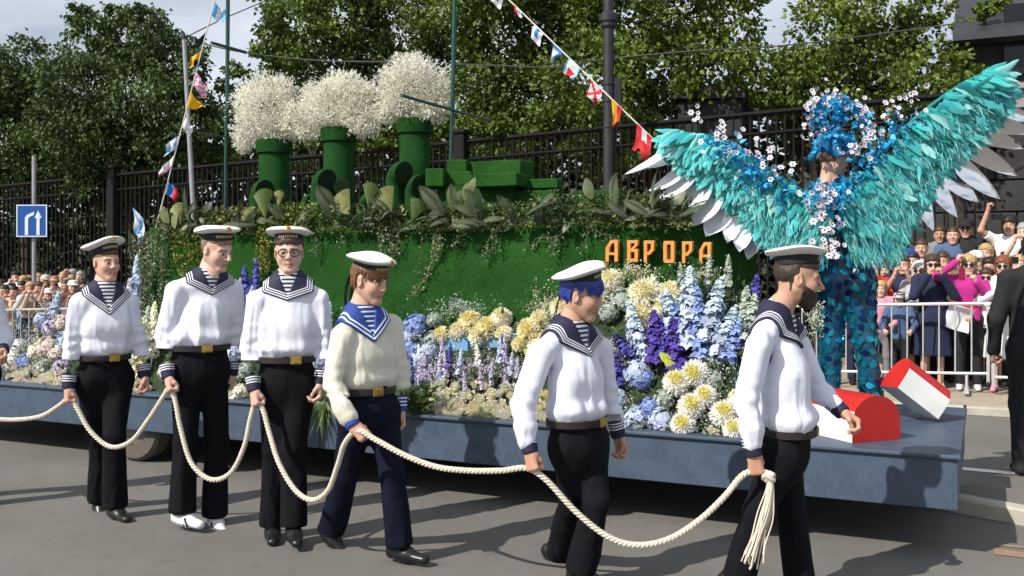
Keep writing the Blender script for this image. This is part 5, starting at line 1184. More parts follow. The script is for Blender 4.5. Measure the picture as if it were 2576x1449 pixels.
    inner = np.minimum(inner, np.sqrt(fw**2+lat**2)-.060)
    col = MAXR([np.abs(g2.f-.010)-.0075, -edge, -inner+0*Z])
    V, Q = nets(col.astype(np.float32), g2.lo, h2)
    def samp(F_, V):
        i = np.clip(((V-g2.lo)/h2), 0, np.array(F_.shape)-1.001); i0 = i.astype(int); t = i-i0; o = 0
        for a in (0, 1):
            for b2 in (0, 1):
                for c2 in (0, 1): o = o+F_[i0[:, 0]+a, i0[:, 1]+b2, i0[:, 2]+c2]*(t[:, 0] if a else 1-t[:, 0])*(t[:, 1] if b2 else 1-t[:, 1])*(t[:, 2] if c2 else 1-t[:, 2])
        return o
    ev_ = samp(np.broadcast_to(edge, g2.f.shape), V)
    me = mesh_np('collar', B(V), Q); attr(me, 'edge', ev_); put('collar', me, colm, root)
    vest = MAXR([np.abs(g2.f-.003)-.0085, inner-.012, -(fw-.0)+0*Z, -edge+.0, Z-(zt+.0)+0*X])
    V, Q = nets(vest.astype(np.float32), g2.lo, h2)
    if len(V): me = mesh_np('striped_vest', B(V), Q); attr(me, 'edge', V[:, 2]-zt_tip+.3-.12*((V-nk)@f)); put('striped_vest', me, vem, root)
    # --- cuffs
    for w_, e in (('wrR', 'elR'), ('wrL', 'elL')):
        Wr, E_ = W(w_), W(e); d = unit(E_-Wr); g3 = Grid(Wr-.1, Wr+.1+d*.03, .0055); g3.lo = g3.lo; a_ = Wr+d*.092; g3 = Grid(np.minimum(Wr, a_)-.07, np.maximum(Wr, a_)+.07, .0055)
        g3.cone(a_, Wr, .046, .040, .01, cap=True); X, Yg, Z = g3.xyz(); g3.f = np.maximum(g3.f, ((X-a_[0])*d[0]+(Yg-a_[1])*d[1]+(Z-a_[2])*d[2])).astype(np.float32)
        V, Q = nets(g3.f, g3.lo, g3.h); me = mesh_np('cuff', B(V), Q); attr(me, 'edge', .092-((V-Wr)@d)); put('cuff', me, cufm, root)
    # --- trousers
    hp = W('hip'); kR, kL, aR, aL = W('knR'), W('knL'), W('anR'), W('anL'); pts = np.array([hp, ws, kR, kL, aR, aL]); h4 = .0115
    hl = legs.get('hipw', .085); hR, hL = hp-l*hl, hp+l*hl
    g = Grid(pts.min(0)-.22, pts.max(0)+.2, h4); g.cone(ws+up*.03, hp+up*.02, waist_r-.012, waist_r+.008, .05, f, 1.45)
    for H_, K_, A_ in ((hR, kR, aR), (hL, kL, aL)):
        g.cone(H_, K_, .094, .071, .05); 
        L_ = unit(A_-K_); g.cone(K_, A_+L_*.015, .069, .080, .025, cap=True)
        g.ell(H_-f*.035+up*.0, (.085, .085, .1), .05)
    V, Q = nets(g.f, g.lo, h4); V = V[:, :]; V = cloth_fold(V, Q, .009, seed+11, (7, 7, 2.4), .5); put('trousers', mesh_np('trousers', B(V), Q), trm, root)
    # --- belt
    Rb = np.stack([f, l, up], 1); mb = MB(); n_ = 36; rx, ry = (waist_r+.004)/1.4, waist_r+.006
    mb.lathe([(1, -.019), (1.012, -.017), (1.012, .017), (1, .019)], n_, ws-b-up*.012+f*.002, Rb, rx+.014, ry+.012, close=False); put('belt', mb.mesh('belt', True), M_belt, root)
    bk = W('buckle') if 'buckle' in J else ws; mb = MB(); dirb = unit((bk-ws)*np.array([1, 1, 0])); fb = unit(f*.9+.0*dirb)
    lat_ = np.dot(bk-ws, l); pb = ws+l*lat_+f*(rx+.020)*math.sqrt(max(.05, 1-(lat_/(ry+.012))**2))-up*.012
    nb_ = unit(f/(rx)+l*lat_/(ry**2)*rx*1.0) if abs(lat_) > .01 else f
    tb = unit(np.cross(up, nb_)); mb.box(pb-b, (.012, .066, .050), np.stack([nb_, tb, up], 1), .005); mb.box(pb-b+nb_*.006, (.006, .036, .034), np.stack([nb_, tb, up], 1), .003); put('buckle', mb.mesh('buckle'), M_brass, root)
    # --- shoes
    for nm, A_, K_ in (('R', aR, kR), ('L', aL, kL)):
        sd_ = legs.get('foot'+nm, (0, 0)); ang = psi+sd_[0]; pit = sd_[1]; ft = rotz(ang)@roty(pit); fx, fy, fz = ft[:, 0], ft[:, 1], ft[:, 2]
        g5 = Grid(A_-.24, A_+.24, .0075); c = A_-fz*.055
        g5.cone(c-fx*.045-fz*.0, c+fx*.05, .040, .044, .03); g5.cone(c+fx*.03-fz*.006, c+fx*.165-fz*.016, .043, .034, .03, fz, 1.25); g5.cone(c-fx*.03+fz*.05, c+fx*.01+fz*.02, .045, .04, .03)
        X, Yg, Z = g5.xyz(); s0 = c-fz*.047; g5.f = np.maximum(g5.f, -((X-s0[0])*fz[0]+(Yg-s0[1])*fz[1]+(Z-s0[2])*fz[2])).astype(np.float32)
        V, Q = nets(g5.f, g5.lo, g5.h); sh_ = put('shoe', mesh_np('shoe', B(V), Q), (shoes or M_shoe), root)
        if shoes is not None:
            for k in range(3):
                mb = MB(); a = c+fx*(.005+.035*k)+fz*.02-fy*.042; mb.tube([a, a+fx*.03-fz*.05], .007, 5); put('shoe_stripe', mb.mesh('shoe_stripe', False, b), M_band, sh_)
    # --- body: head, neck, hidden core, forearms and hands as one mesh
    hc = W('head'); s = head.get('s', 1.0); Rh = head_R(*head['ypr']); sk = HEADS[hd]
    Vh = (sk[2]*np.array([1, head.get('wide', 1), 1])*s)@Rh.T+hc; parts = [(Vh, sk[3], sk[4])]
    g6 = Grid(pts.min(0)*0+np.min([nk, shR, shL, ws], 0)-.2, np.max([nk, shR, shL], 0)+.12, .011); g6.cone(hc+Rh@np.array([-.035, 0, -.1])*s, nk-up*.05, .048, .058, .03); g6.cone(nk-up*.05, ws, .07, .11, .05, f, 1.4)
    for s_ in (shR, shL): g6.cone(nk-up*.07, s_-up*.02, .045, .04, .05)
    V, Q = nets(g6.f, g6.lo, g6.h); parts.append((V, Q, np.ones((len(V), 3))))
    for w_, e, hd_ in (('wrR', 'elR', hands['R']), ('wrL', 'elL', hands['L'])):
        Wr, E_ = W(w_), W(e); dh = unit(np.array(hd_['d'])) if 'd' in hd_ else unit(Wr-E_); parts.append(hand_arrays(Wr-dh*.012, dh, np.array(hd_['n'], float), np.array(hd_['f'], float), hd_.get('s', 1.0), hd_.get('curl', 1.0)))
    V, Q, C_q = join(parts); me = mesh_np('body', B(V), Q); attr(me, 'Col', C_q, 'FLOAT_COLOR'); put('body', me, skin(skinc), root)
    # --- hair, beard, glasses
    Vq, Qq = hair_mesh(hair[0], hd); Vq = Vq*np.array([1, head.get('wide', 1), 1])*s@Rh.T+hc; put('hair', mesh_np('hair', B(Vq), Qq), mat('hair_%02d%02d%02d' % tuple(int(c*99) for c in hair[1]), hair[1], .5, .25, 60, .4, 200), root)
    if hair[0] == 'fringe':
        mb = MB(); hr_ = np.random.default_rng(seed)
        for k in range(120):
            a = hr_.uniform(-PI, PI); aa = abs(a); ln = .030 if aa < .5 else .042 if aa < 1.1 else .050 if aa < 1.5 else .022 if aa < 1.85 else .10
            ln *= hr_.uniform(.75, 1.2); sw = hr_.normal()*.10+(.30 if aa < 1.2 else 0); P_ = []
            for t in (0, .35, .7, 1.0):
                z = .060-ln*t; kk = 1.06+.035*math.sin(PI*t)-(.05*t if aa < 1.2 else (.10*t if aa > 1.9 else 0)); a2 = a+sw*t
                P_.append(hc+Rh@(np.array([-.010+.098*kk*math.cos(a2)+(.006*t if aa < 1 else 0), .079*kk*head.get('wide', 1)*math.sin(a2), z])*s)-b)
            mb.tube(P_, [.0085, .0080, .0060, .0012], 5)
        o = put('hair_locks', mb.mesh('hair_locks', True), mat('hair_%02d%02d%02d' % tuple(int(c*99) for c in hair[1]), hair[1], .5, .25, 60, .4, 200), root); o['kind'] = 'stuff'
    if beard: Vq, Qq = hair_mesh('beard', hd); Vq = Vq*s@Rh.T+hc; put('beard', mesh_np('beard', B(Vq), Qq), mat('beard_hair', (.030, .018, .012), .6, .3, 80, .4, 200), root)
    if glasses:
        mb = MB(); T = lambda p: hc+Rh@(np.array(p)*s)-b
        for sy in (-1, 1):
            mb.tube([T((.104-.012*abs(math.cos(t)*.023+.033)/.05, sy*(.034+.026*math.copysign(abs(math.cos(t))**.6, math.cos(t))), .0+.019*math.copysign(abs(math.sin(t))**.7, math.sin(t)))) for t in np.linspace(0, 2*PI, 25)], .0030, 5, False); mb.tube([T((.094, sy*.056, .004)), T((.02, sy*.082, .006)), T((-.015, sy*.083, .004))], .002, 5)
        mb.tube([T((.103, -.010, .004)), T((.103, .010, .004))], .0022, 5); put('glasses', mb.mesh('glasses', True), M_band, root)
    # --- cap
    Rc = head_R(*cap['ypr']); cc = hc+Rh@(np.array([-.012, 0, cap.get('z', .062)])*s); e = cap.get('s', 1.0)
    mb = MB(); mb.lathe([(.92, -.004), (1.0, 0), (1.02, .040), (.98, .048)], 40, cc-b, Rc, .102*s, .086*s, False); band = put('cap_band', mb.mesh('cap_band', True), M_band, root)
    mb = MB(); R0 = cap.get('R', .140)*e
    prof = [(.088, .040), (.105, .044), (R0-.006, .056), (R0, .064), (R0-.004, .072), (.115, .082), (.06, .088), (.005, .090)]
    i0 = len(mb.v); mb.lathe(prof, 48, (0, 0, 0), None, 1.02, .98)
    vv = []
    for p in mb.v:
        p = np.array(p); r = math.hypot(p[0], p[1]); a = math.atan2(p[1], p[0]); wv = (r/.14)**2*(.006*math.sin(2*a+seed)+.005*math.sin(3*a+seed*2)); p[2] += wv+cap.get('dish', 0)*(r/.14)**2
        vv.append(tuple(cc-b+Rc@p))
    mb.v = vv; crn = put('cap_crown', mb.mesh('cap_crown', True), M_cap, root)
    # lettering strip and badge
    mb = MB()
    T = lambda a, z, r=1.035: cc-b+Rc@np.array([.102*s*r*math.cos(a), .086*s*r*math.sin(a), z])
    for k in range(9):
        a0 = -.66+.148*k; mb.quad(T(a0, .013), T(a0+.09, .013), T(a0+.09, .029), T(a0, .029))
    o = put('band_print', mb.mesh('band_print'), M_gold, band); o['kind'] = 'stuff'
    mb = MB(); pb = cc-b+Rc@np.array([R0*.97*1.02, 0, .066+cap.get('dish', 0)]); dn_ = Rc@unit([1, 0, .25]); tq = np.stack([Rc@np.array([0, 1, 0]), np.cross(dn_, Rc@np.array([0, 1, 0])), dn_], 1)
    mb.lathe([(.017, -.004), (.018, .002), (.012, .005), (.002, .006)], 14, pb, tq); bd_ = put('badge', mb.mesh('badge', True), M_brass, crn)
    mb = MB(); mb.lathe([(.008, .004), (.008, .008), (.001, .009)], 5, pb, tq); put('badge_star', mb.mesh('badge_star'), M_star, bd_)
    if ribbon:
        for k, ln in ((-.22, .24), (.22, .28)):
            a = PI+k; p0 = T(a, .008, 1.03); mb = MB(); back = Rc@np.array([-1, 0, 0]); tan = Rc@np.array([0, 1, 0]); pr = p0; N_ = 8
            for i in range(N_+1):
                t = i/N_; p = p0+back*(.03*math.sin(t*2.2)+.03*t)+np.array([0, 0, -ln*t])+tan*(.012*math.sin(t*5+k*9)); w_ = .013
                mb.v += [tuple(p-tan*w_), tuple(p+tan*w_)]
                if i: j = 2*i; mb.f.append((j-2, j-1, j+1, j))
            put('cap_ribbon', mb.mesh('cap_ribbon', True), M_band, root)
    return root
D2R = math.radians
ST_N = (M_white, M_black, M_colD, M_cuffD, M_vest); ST_B = (M_cream, M_navytr, M_colB, M_cuffB, M_vestB)
def hnd(psi, curl=1.0, **k):
    f = [math.cos(psi), math.sin(psi), 0]; r = [math.sin(psi), -math.cos(psi), 0]; return dict(n=k.get('n', r), f=k.get('f', f), curl=curl, **{a: b for a, b in k.items() if a in ('d', 's')})
def hndL(psi, curl=.5, **k):
    f = [math.cos(psi), math.sin(psi), 0]; r = [-math.sin(psi), math.cos(psi), 0]; return dict(n=k.get('n', r), f=k.get('f', f), curl=curl, **{a: b for a, b in k.items() if a in ('d', 's')})
p = D2R(-55)
sailor('slim sailor walking leftmost of the whole figures, cap tilted back, white blouse', 6.56, (265, 1300), dict(head=(267, 660), neck=(264, 722), shR=(202, 752, -.1), shL=(326, 752, .1), vtip=(298, 778, -.1), elR=(180, 868, -.12), wrR=(172, 978, -.16), elL=(352, 860, .1), wrL=(364, 950, .06), waist=(262, 893), buckle=(291, 897, -.1), hip=(264, 955), knR=(250, 1100, .12), knL=(286, 1100, -.08), anR=(252, 1252, .22), anL=(290, 1268, -.02)), p,
    dict(ypr=(D2R(-40), D2R(3), 0), s=.98, wide=.95), dict(ypr=(D2R(-40), D2R(-15), D2R(7)), R=.142, z=.058), ST_N, dict(R=hnd(p, 1), L=hndL(p, .5)), dict(footR=(-.1, .35), footL=(.2, 0)), seed=1, hair=('buzz', (.06, .04, .025)), waist_r=.150, hd=2)
p = D2R(-62)
sailor('tall shaven sailor looking down to the right, white sneakers, first behind the slim one', 6.3, (490, 1327), dict(head=(545, 628), neck=(528, 690), shR=(445, 722, -.08), shL=(584, 716, .12), vtip=(556, 728, -.12), elR=(410, 845, -.1), wrR=(424, 952, -.18), elL=(592, 835, .12), wrL=(582, 945, .10), waist=(502, 868), buckle=(520, 881, -.1), hip=(503, 935), knR=(466, 1110, -.05), knL=(545, 1110, .08), anR=(458, 1282, -.05), anL=(540, 1290, .10)), p,
    dict(ypr=(D2R(-28), D2R(19), D2R(2)), s=1.02), dict(ypr=(D2R(-45), D2R(3), D2R(2)), R=.146), ST_N, dict(R=hnd(p, 1), L=hndL(p, .6)), dict(footR=(.5, 0), footL=(.1, .1)), seed=2, hair=('buzz', (.22, .15, .10)), waist_r=.172, skinc=SK3, hd=1, ribbon=False, shoes=M_shoew)
p = D2R(-82)
sailor('tall sailor in dark rimmed glasses facing the camera, star badge on his cap', 6.0, (715, 1357), dict(head=(727, 634), neck=(726, 695), shR=(650, 742, -.03), shL=(802, 738, .03), vtip=(742, 742, -.15), elR=(628, 868, -.06), wrR=(640, 985, -.14), elL=(818, 860, .03), wrL=(806, 968, -.02), waist=(718, 897), buckle=(745, 925, -.1), hip=(722, 970), knR=(690, 1130, -.02), knL=(738, 1130, -.05), anR=(686, 1315, .05), anL=(738, 1318, -.08)), p,
    dict(ypr=(D2R(-78), D2R(4), 0), s=1.0), dict(ypr=(D2R(-80), D2R(-6), 0), R=.140, dish=-.006), ST_N, dict(R=hnd(p+.6, 1), L=hndL(p, .5)), dict(footR=(.1, .0), footL=(.2, .0)), seed=3, hair=('short', (.06, .035, .02)), waist_r=.162, glasses=True, ribbon=False, hd=2, skinc=SK3)
p = D2R(-48)
sailor('young sailor in ivory blouse with bright blue collar, bending and looking down', 5.6, (930, 1409), dict(head=(930, 706), neck=(908, 778), shR=(862, 832, -.12), shL=(982, 808, .14), vtip=(950, 846, -.1), elR=(834, 962, -.2), wrR=(890, 1074, -.3), elL=(1002, 930, .15), wrL=(1006, 1036, .12), waist=(922, 975), buckle=(948, 990, -.1), hip=(930, 1040), knR=(872, 1190, .08), knL=(985, 1190, -.05), anR=(836, 1325, .28), anL=(1004, 1365, -.04)), p,
    dict(ypr=(D2R(-27), D2R(14), D2R(2)), s=1.0), dict(ypr=(D2R(-27), D2R(12), D2R(3)), R=.142), ST_B, dict(R=hnd(p, 1, d=(.75, -.2, -.62), n=(-.3, -.6, .4), f=(.6, .3, .6)), L=hndL(p, .5)), dict(footR=(.3, .6), footL=(.35, 0)), seed=4, hair=('fringe', (.16, .075, .035)), waist_r=.160, skinc=SK1, hd=2, lean=1)
p = D2R(-36)
sailor('sailor with blue dyed hair and a smile, white blouse, second from the right', 5.2, (1440, 1468), dict(head=(1464, 742), neck=(1436, 812), shR=(1362, 876, -.14), shL=(1518, 862, .15), vtip=(1504, 884, -.05), elR=(1316, 1020, -.2), wrR=(1334, 1140, -.26), elL=(1532, 985, .2), wrL=(1556, 1100, .2), waist=(1450, 1052), buckle=(1510, 1064, -.05), hip=(1460, 1120), knR=(1440, 1265, .1), knL=(1500, 1262, -.08), anR=(1408, 1388, .42), anL=(1462, 1430, -.02)), p,
    dict(ypr=(D2R(-17), D2R(14), D2R(3)), s=1.03), dict(ypr=(D2R(-20), D2R(-13), D2R(12)), R=.148), ST_N, dict(R=hnd(p, 1), L=hndL(p, .5)), dict(footR=(.3, .9), footL=(.3, 0)), seed=5, hair=('fringe', (.025, .045, .25)), waist_r=.175, skinc=SK2, hd=2)
p = D2R(-10)
sailor('bearded sailor in profile at the right holding the frayed rope end', 4.95, (1945, 1508), dict(head=(2006, 700), neck=(1956, 776), shR=(1908, 856, -.19), shL=(2012, 852, .18), vtip=(2044, 862, -.02), elR=(1872, 1012, -.2), wrR=(1896, 1148, -.22), elL=(2064, 985, .16), wrL=(2122, 1040, .06), waist=(1978, 1075), buckle=(2032, 1080, 0), hip=(1968, 1135), knR=(1904, 1290, -.12), knL=(1990, 1285, .08), anR=(1858, 1452, -.08), anL=(2012, 1466, .08)), p,
    dict(ypr=(D2R(-3), D2R(10), 0), s=1.06), dict(ypr=(D2R(-3), D2R(-3), D2R(-5)), R=.152, dish=.004), ST_N, dict(R=hnd(p, 1), L=hndL(p, .55, d=(.75, -.3, -.55), n=(.4, .3, .8), f=(.3, -.9, .1))), dict(footR=(0, .6), footL=(.1, -.1)), seed=6, hair=('buzz', (.045, .03, .02)), waist_r=.178, skinc=SK2, hd=1, beard=True, ribbon=False)
p = D2R(-55)
sailor('sailor cut off by the left picture edge, only his arm in view', 6.9, (-70, 1272), dict(head=(-72, 668), neck=(-75, 724), shR=(-135, 752, -.1), shL=(-18, 752, .1), vtip=(-44, 775, -.1), elR=(-158, 860, -.12), wrR=(-150, 965, -.16), elL=(2, 850, .1), wrL=(8, 886, .0), waist=(-75, 885), buckle=(-48, 890, -.1), hip=(-72, 945), knR=(-85, 1090, .12), knL=(-55, 1090, -.08), anR=(-85, 1228, .22), anL=(-50, 1245, -.02)), p,
    dict(ypr=(D2R(-45), D2R(6), 0), s=.98), dict(ypr=(D2R(-45), D2R(0), 0), R=.142), ST_N, dict(R=hnd(p, 1), L=hndL(p, .5)), dict(footR=(-.1, .35), footL=(.2, 0)), seed=9, waist_r=.16)
# ------------------------------------------------------------------ the rope
M_rope = mat('cotton_rope', (.62, .55, .45), .85, .12, 30, .4, 300)
RP = [(-150, 985, 6.72), (-95, 1025, 6.7), (-40, 1048, 6.65), (25, 1056, 6.6), (100, 1048, 6.52), (150, 1020, 6.45), (175, 1002, 6.40), (196, 1030, 6.38), (228, 1085, 6.36), (278, 1124, 6.32), (330, 1110, 6.26), (372, 1058, 6.2), (410, 1000, 6.14), (426, 978, 6.11), (440, 1005, 6.1), (455, 1080, 6.08), (482, 1165, 6.05), (530, 1206, 6.0), (580, 1190, 5.95), (614, 1125, 5.9), (630, 1055, 5.87), (644, 1012, 5.85), (662, 1032, 5.83), (678, 1090, 5.8), (702, 1165, 5.74), (742, 1232, 5.66), (784, 1258, 5.58), (824, 1236, 5.5), (850, 1170, 5.42), (868, 1115, 5.34), (900, 1084, 5.28), (945, 1106, 5.24), (1020, 1146, 5.17), (1100, 1175, 5.1), (1180, 1184, 5.04), (1260, 1184, 4.98), (1325, 1178, 4.94), (1375, 1208, 4.92), (1450, 1288, 4.9), (1530, 1350, 4.87), (1605, 1371, 4.83), (1685, 1355, 4.8), (1760, 1308, 4.77), (1822, 1250, 4.75), (1868, 1196, 4.73), (1906, 1184, 4.73), (1932, 1192, 4.715)]
C_r = np.array(spline([at(*q_) for q_ in RP], 26)); d_r = np.gradient(C_r, axis=0); d_r /= np.linalg.norm(d_r, axis=1, keepdims=True)
sl_ = np.concatenate([[0], np.cumsum(np.linalg.norm(np.diff(C_r, axis=0), axis=1))]); rp_ = empty('rope', C_r[0], 'long twisted white rope hanging in loops from hand to hand, tassel at its end', 'rope')
sidev = unit_rows(np.cross(d_r, np.array([.13, -1, .05]))); nv = np.cross(sidev, d_r)
for k in range(3):
    ph = 2*PI*k/3+sl_*2*PI/.064; P_ = C_r+.0080*(sidev*np.cos(ph)[:, None]+nv*np.sin(ph)[:, None]); mb = MB(); mb.tube(list(P_), .0081, 7); put('strand', mb.mesh('strand', True, C_r[0]), M_rope, rp_)
kn = at(1934, 1200, 4.71); mb = MB(); mb.lathe([(.005, -.030), (.022, -.022), (.028, 0), (.022, .022), (.006, .030)], 12, kn, rotx(.5)); mb.tube([kn+np.array([.024*math.cos(t), .028*math.sin(t), .012*math.sin(t*2)]) for t in np.linspace(0, 5.6, 14)], .012, 7)
put('knot', mb.mesh('knot', True, C_r[0]), M_rope, rp_)
rr_ = np.random.default_rng(5); mb = MB()
for k in range(44):
    o1 = rr_.normal(size=3)*.008; o2 = rr_.normal(size=3)*np.array([.020, .016, .018]); P_ = [at(1938, 1205, 4.70)+o1*.6, at(1936, 1240, 4.69)+o1, at(1922, 1300, 4.68)+o1*1.3+o2*.3, at(1900, 1365, 4.67)+o2*.8, at(1886, 1408, 4.66)+o2*1.1]
    mb.tube(spline(P_, 4), rr_.uniform(.0028, .0048), 5)
put('frayed_tassel', mb.mesh('frayed_tassel', True, C_r[0]), M_rope, rp_)['kind'] = 'stuff'
# ------------------------------------------------------------------ winged performer on the float
PY = 7.0
def W7(x, y, dy=0): return at(x, y, PY+dy)
pb_ = at(2125, 1050, PY); pb_[2] = DZ+.012
perf = empty('person', pb_, 'performer seen from behind in blue mirrored suit with huge turquoise feather wings', 'person')
BP = lambda V: (np.asarray(V)-pb_).astype(np.float32)
psi = D2R(68); f_ = np.array([math.cos(psi), math.sin(psi), 0]); l_ = np.array([-math.sin(psi), math.cos(psi), 0]); up = np.array([0, 0, 1.])
hc = W7(2096, 402); nk = W7(2100, 456); ws = W7(2112, 640); hp = W7(2128, 705); shA, shB = W7(2048, 490), W7(2160, 482)
kA, kB, aA, aB = W7(2090, 862, .05), W7(2176, 858, -.05), W7(2082, 1020, .06), W7(2196, 1018, -.04)
g = Grid(np.array([hp[0]-.75, PY-.4, DZ-.02]), np.array([hp[0]+.75, PY+.4, nk[2]+.1]), .011)
g.cone(nk-up*.14, ws, .165, .145, .05, f_, 1.5); g.cone(ws, hp, .145, .175, .05, f_, 1.4); g.cone(nk-up*.02, nk-up*.1, .058, .07, .04)
for s_ in (shA, shB): g.cone(nk-up*.05, s_, .05, .055, .06)
for a, e, w_ in ((shA, W7(1985, 560, -.05), W7(1940, 500, -.08)), (shB, W7(2215, 520, -.05), W7(2250, 440, -.08))): g.cone(a, e, .055, .045, .03); g.cone(e, w_, .045, .036, .03)
for sx, K_, A_ in ((1, kA, aA), (-1, kB, aB)):
    H_ = hp+l_*sx*.09; g.cone(H_-up*.02, K_, .112, .082, .05); g.cone(K_, A_-up*.035, .078, .074, .03, cap=True); g.ell(H_-f_*.05+up*.01, (.1, .1, .11), .05)
M_suit = mat('blue_sequin_cloth', (.005, .065, .12), .3, .5, 26, .5, 120, spec=.6)
V, Q = nets(g.f, g.lo, g.h); Vc = cloth_fold(V.astype(np.float64), Q, .006, 3); suit = put('suit', mesh_np('suit', BP(Vc), Q), M_suit, perf)
# mirror sequins sewn on the suit
seqs = []
for j in range(4):
    n_ = [5, 6, 4, 5][j]; mb = MB(); pr = []
    for k in range(n_): a = 2*PI*k/n_+.3*j; r = .033*(.45+.85*((k*37+j*11+k*k*3) % 7)/7); pr.append((r*math.cos(a)*(.8 if j % 2 else 1.1), r*math.sin(a)))
    mb.prism(pr, (0, 0, 0), (1, 0, 0), (0, 1, 0), (0, 0, .003)); seqs.append(mb.mesh('sequin'))
M_sq = [mat('mirror_blue', (.02, .40, .62), .12, .2, 6, metal=.75), mat('mirror_navy', (.008, .05, .17), .14, .2, 6, metal=.7), mat('mirror_teal', (.03, .36, .46), .15, .2, 6, metal=.7)]
for me in seqs: me.materials.append(M_sq[0])
vn = vnormals(Vc, Q); ok = np.where((vn[:, 1] < .35) & (Vc[:, 2] > DZ+.06))[0]; taken = []
for i in rng.permutation(ok):
    if len(taken) >= 290: break
    if taken and np.min(np.linalg.norm(np.array(taken)-Vc[i], axis=1)) < .050: continue
    taken.append(Vc[i]); o = put('sequin', seqs[int(rng.integers(4))], None, suit); o.location = tuple(BP(Vc[i]+vn[i]*.003)); o.rotation_euler = (Vector(vn[i]+rng.normal(size=3)*.10).to_track_quat('Z', 'Y').to_matrix() @ Matrix.Rotation(rng.uniform(0, 6), 3, 'Z')).to_euler()
    o.material_slots[0].link = 'OBJECT'; o.material_slots[0].material = M_sq[int(rng.choice(3, p=[.42, .3, .28]))]
for A_, nm in ((aA, 0), (aB, 1)):
    g5 = Grid(A_-.22, A_+.22, .009); c = A_-up*.035; g5.cone(c-f_*.03, c+f_*.12-up*.008, .045, .036, .03); g5.cone(c+up*.03, c-up*.0, .05, .045, .03); X, Yg, Z = g5.xyz(); g5.f = np.maximum(g5.f, DZ+.012-Z).astype(np.float32)
    V, Q = nets(g5.f, g5.lo, g5.h); put('boot', mesh_np('boot', BP(V), Q), M_suit, perf)
sk = HEADS[2]; Rh = head_R(D2R(22), D2R(6), 0); Vh = sk[2]@Rh.T+hc; g6 = Grid(nk-.14, nk+.16, .011); g6.cone(hc+Rh@np.array([-.035, 0, -.1]), nk-up*.06, .05, .058, .03); g6 = Grid(np.array([hp[0]-.75, PY-.4, ws[2]-.1]), np.array([hp[0]+.75, PY+.4, nk[2]+.25]), .011); g6.cone(hc+Rh@np.array([-.035, 0, -.1]), nk-up*.06, .05, .058, .03); g6.cone(nk-up*.06, ws, .08, .09, .04)
for a, e, w_ in ((shA, W7(1985, 560, -.05), W7(1940, 500, -.08)), (shB, W7(2215, 520, -.05), W7(2250, 440, -.08))): g6.cone(nk-up*.1, a, .04, .04, .03); g6.cone(a, e, .035, .03, .02); g6.cone(e, w_, .03, .025, .02)
V, Q = nets(g6.f, g6.lo, g6.h); parts = [(Vh, sk[3], sk[4]), (V, Q, np.ones((len(V), 3)))]
for w_, d_ in ((W7(1940, 500, -.08), (-.4, 0, .8)), (W7(2250, 440, -.08), (.4, 0, .8))): parts.append(hand_arrays(w_, d_, (0, -1, 0), (1, 0, .3), 1, .7, .006))
V, Q, cq = join(parts); me = mesh_np('body', BP(V), Q); attr(me, 'Col', cq, 'FLOAT_COLOR'); put('body', me, skin(SK1), perf)
Vq, Qq = hair_mesh('buzz', 2); put('hair', mesh_np('hair', BP(Vq@Rh.T+hc), Qq), mat('cropped_hair', (.16, .09, .055), .6), perf)
# headdress: winged blue hat, plume arch and anemones
M_hat = mat('hat_blue_satin', (.008, .11, .27), .3, .5, 30, .6, 60, spec=.6)
g7 = Grid(hc-.28, hc+.30, .008); ct = hc+Rh@np.array([-.015, 0, .092]); g7.ell(ct, (.125, .118, .095), .02, Rh)
for s in (-1, 1): g7.cone(ct+Rh@np.array([-.05, s*.06, -.01]), ct+Rh@np.array([-.06, s*.15, -.075]), .060, .030, .03, Rh@np.array([1, 0, 0]), 1.8); g7.cone(ct+Rh@np.array([-.03, s*.04, .05]), ct+Rh@np.array([-.05, s*.11, .10]), .05, .02, .03)
g7.cone(ct+Rh@np.array([.08, 0, -.02]), ct+Rh@np.array([.17, 0, -.04]), .09, .07, .03, up, 5)
X, Yg, Z = g7.xyz(); g7.f = np.maximum(g7.f, hc[2]+.034-Z-.35*np.abs((X-ct[0])*Rh[0, 1]+(Yg-ct[1])*Rh[1, 1])).astype(np.float32)
V, Q = nets(g7.f, g7.lo, g7.h); V = cloth_fold(V.astype(np.float64), Q, .008, 5, (25, 25, 18)); hat = put('headdress', mesh_np('headdress', BP(V), Q), M_hat, perf)
arch = spline([W7(2046, 330), W7(2044, 275), W7(2085, 245), W7(2140, 262), W7(2180, 300), W7(2184, 350)], 8); mb = MB(); mb.tube(arch, list(.012+.012*np.sin(np.linspace(0, PI, len(arch)))), 10); mb.tube([ct+up*.05, W7(2112, 290), W7(2110, 250)], .02, 10)
put('plume_arch', mb.mesh('plume_arch', True, pb_), M_hat, hat)
def anemone():
    mb = []; cs = []; n_ = 6; a = np.arange(n_)*2*PI/n_; D = np.stack([np.cos(a), np.sin(a), .35+0*a], 1); A = np.stack([-np.sin(a), np.cos(a), 0*a], 1); D, A2, N = frames(D, (0, 0, 1)); V, Q = leaf_arrays(np.zeros((n_, 3)), D, A2, N, np.full(n_, 1.0), np.full(n_, 1.05), .1, .1)
    (vc, qc), cc = core(.2, .6, (.02, .02, .06)); return cat_leaf([(V, Q), (vc+np.array([0, 0, .12]), qc)], 'anemone', [np.repeat(jit((1, 1, 1), n_, .04), 5, 0), cc])
AN = [anemone() for _ in range(2)]
for me in AN: me.materials.append(mat('anemone_white', (.64, .60, .66), .6, .1, 5, attrc='Col'))
def anem(parent, x, y, dy, r=10.5):
    o = put('anemone', AN[int(rng.integers(2))], None, parent); o.location = tuple(BP(W7(x, y, dy))); o.rotation_euler = (Vector(np.array([0, -1, .25])+rng.normal(size=3)*.45).to_track_quat('Z', 'Y')).to_euler(); s = r*rng.uniform(.6, 1.05)*PY/F; o.scale = (s, s, s)
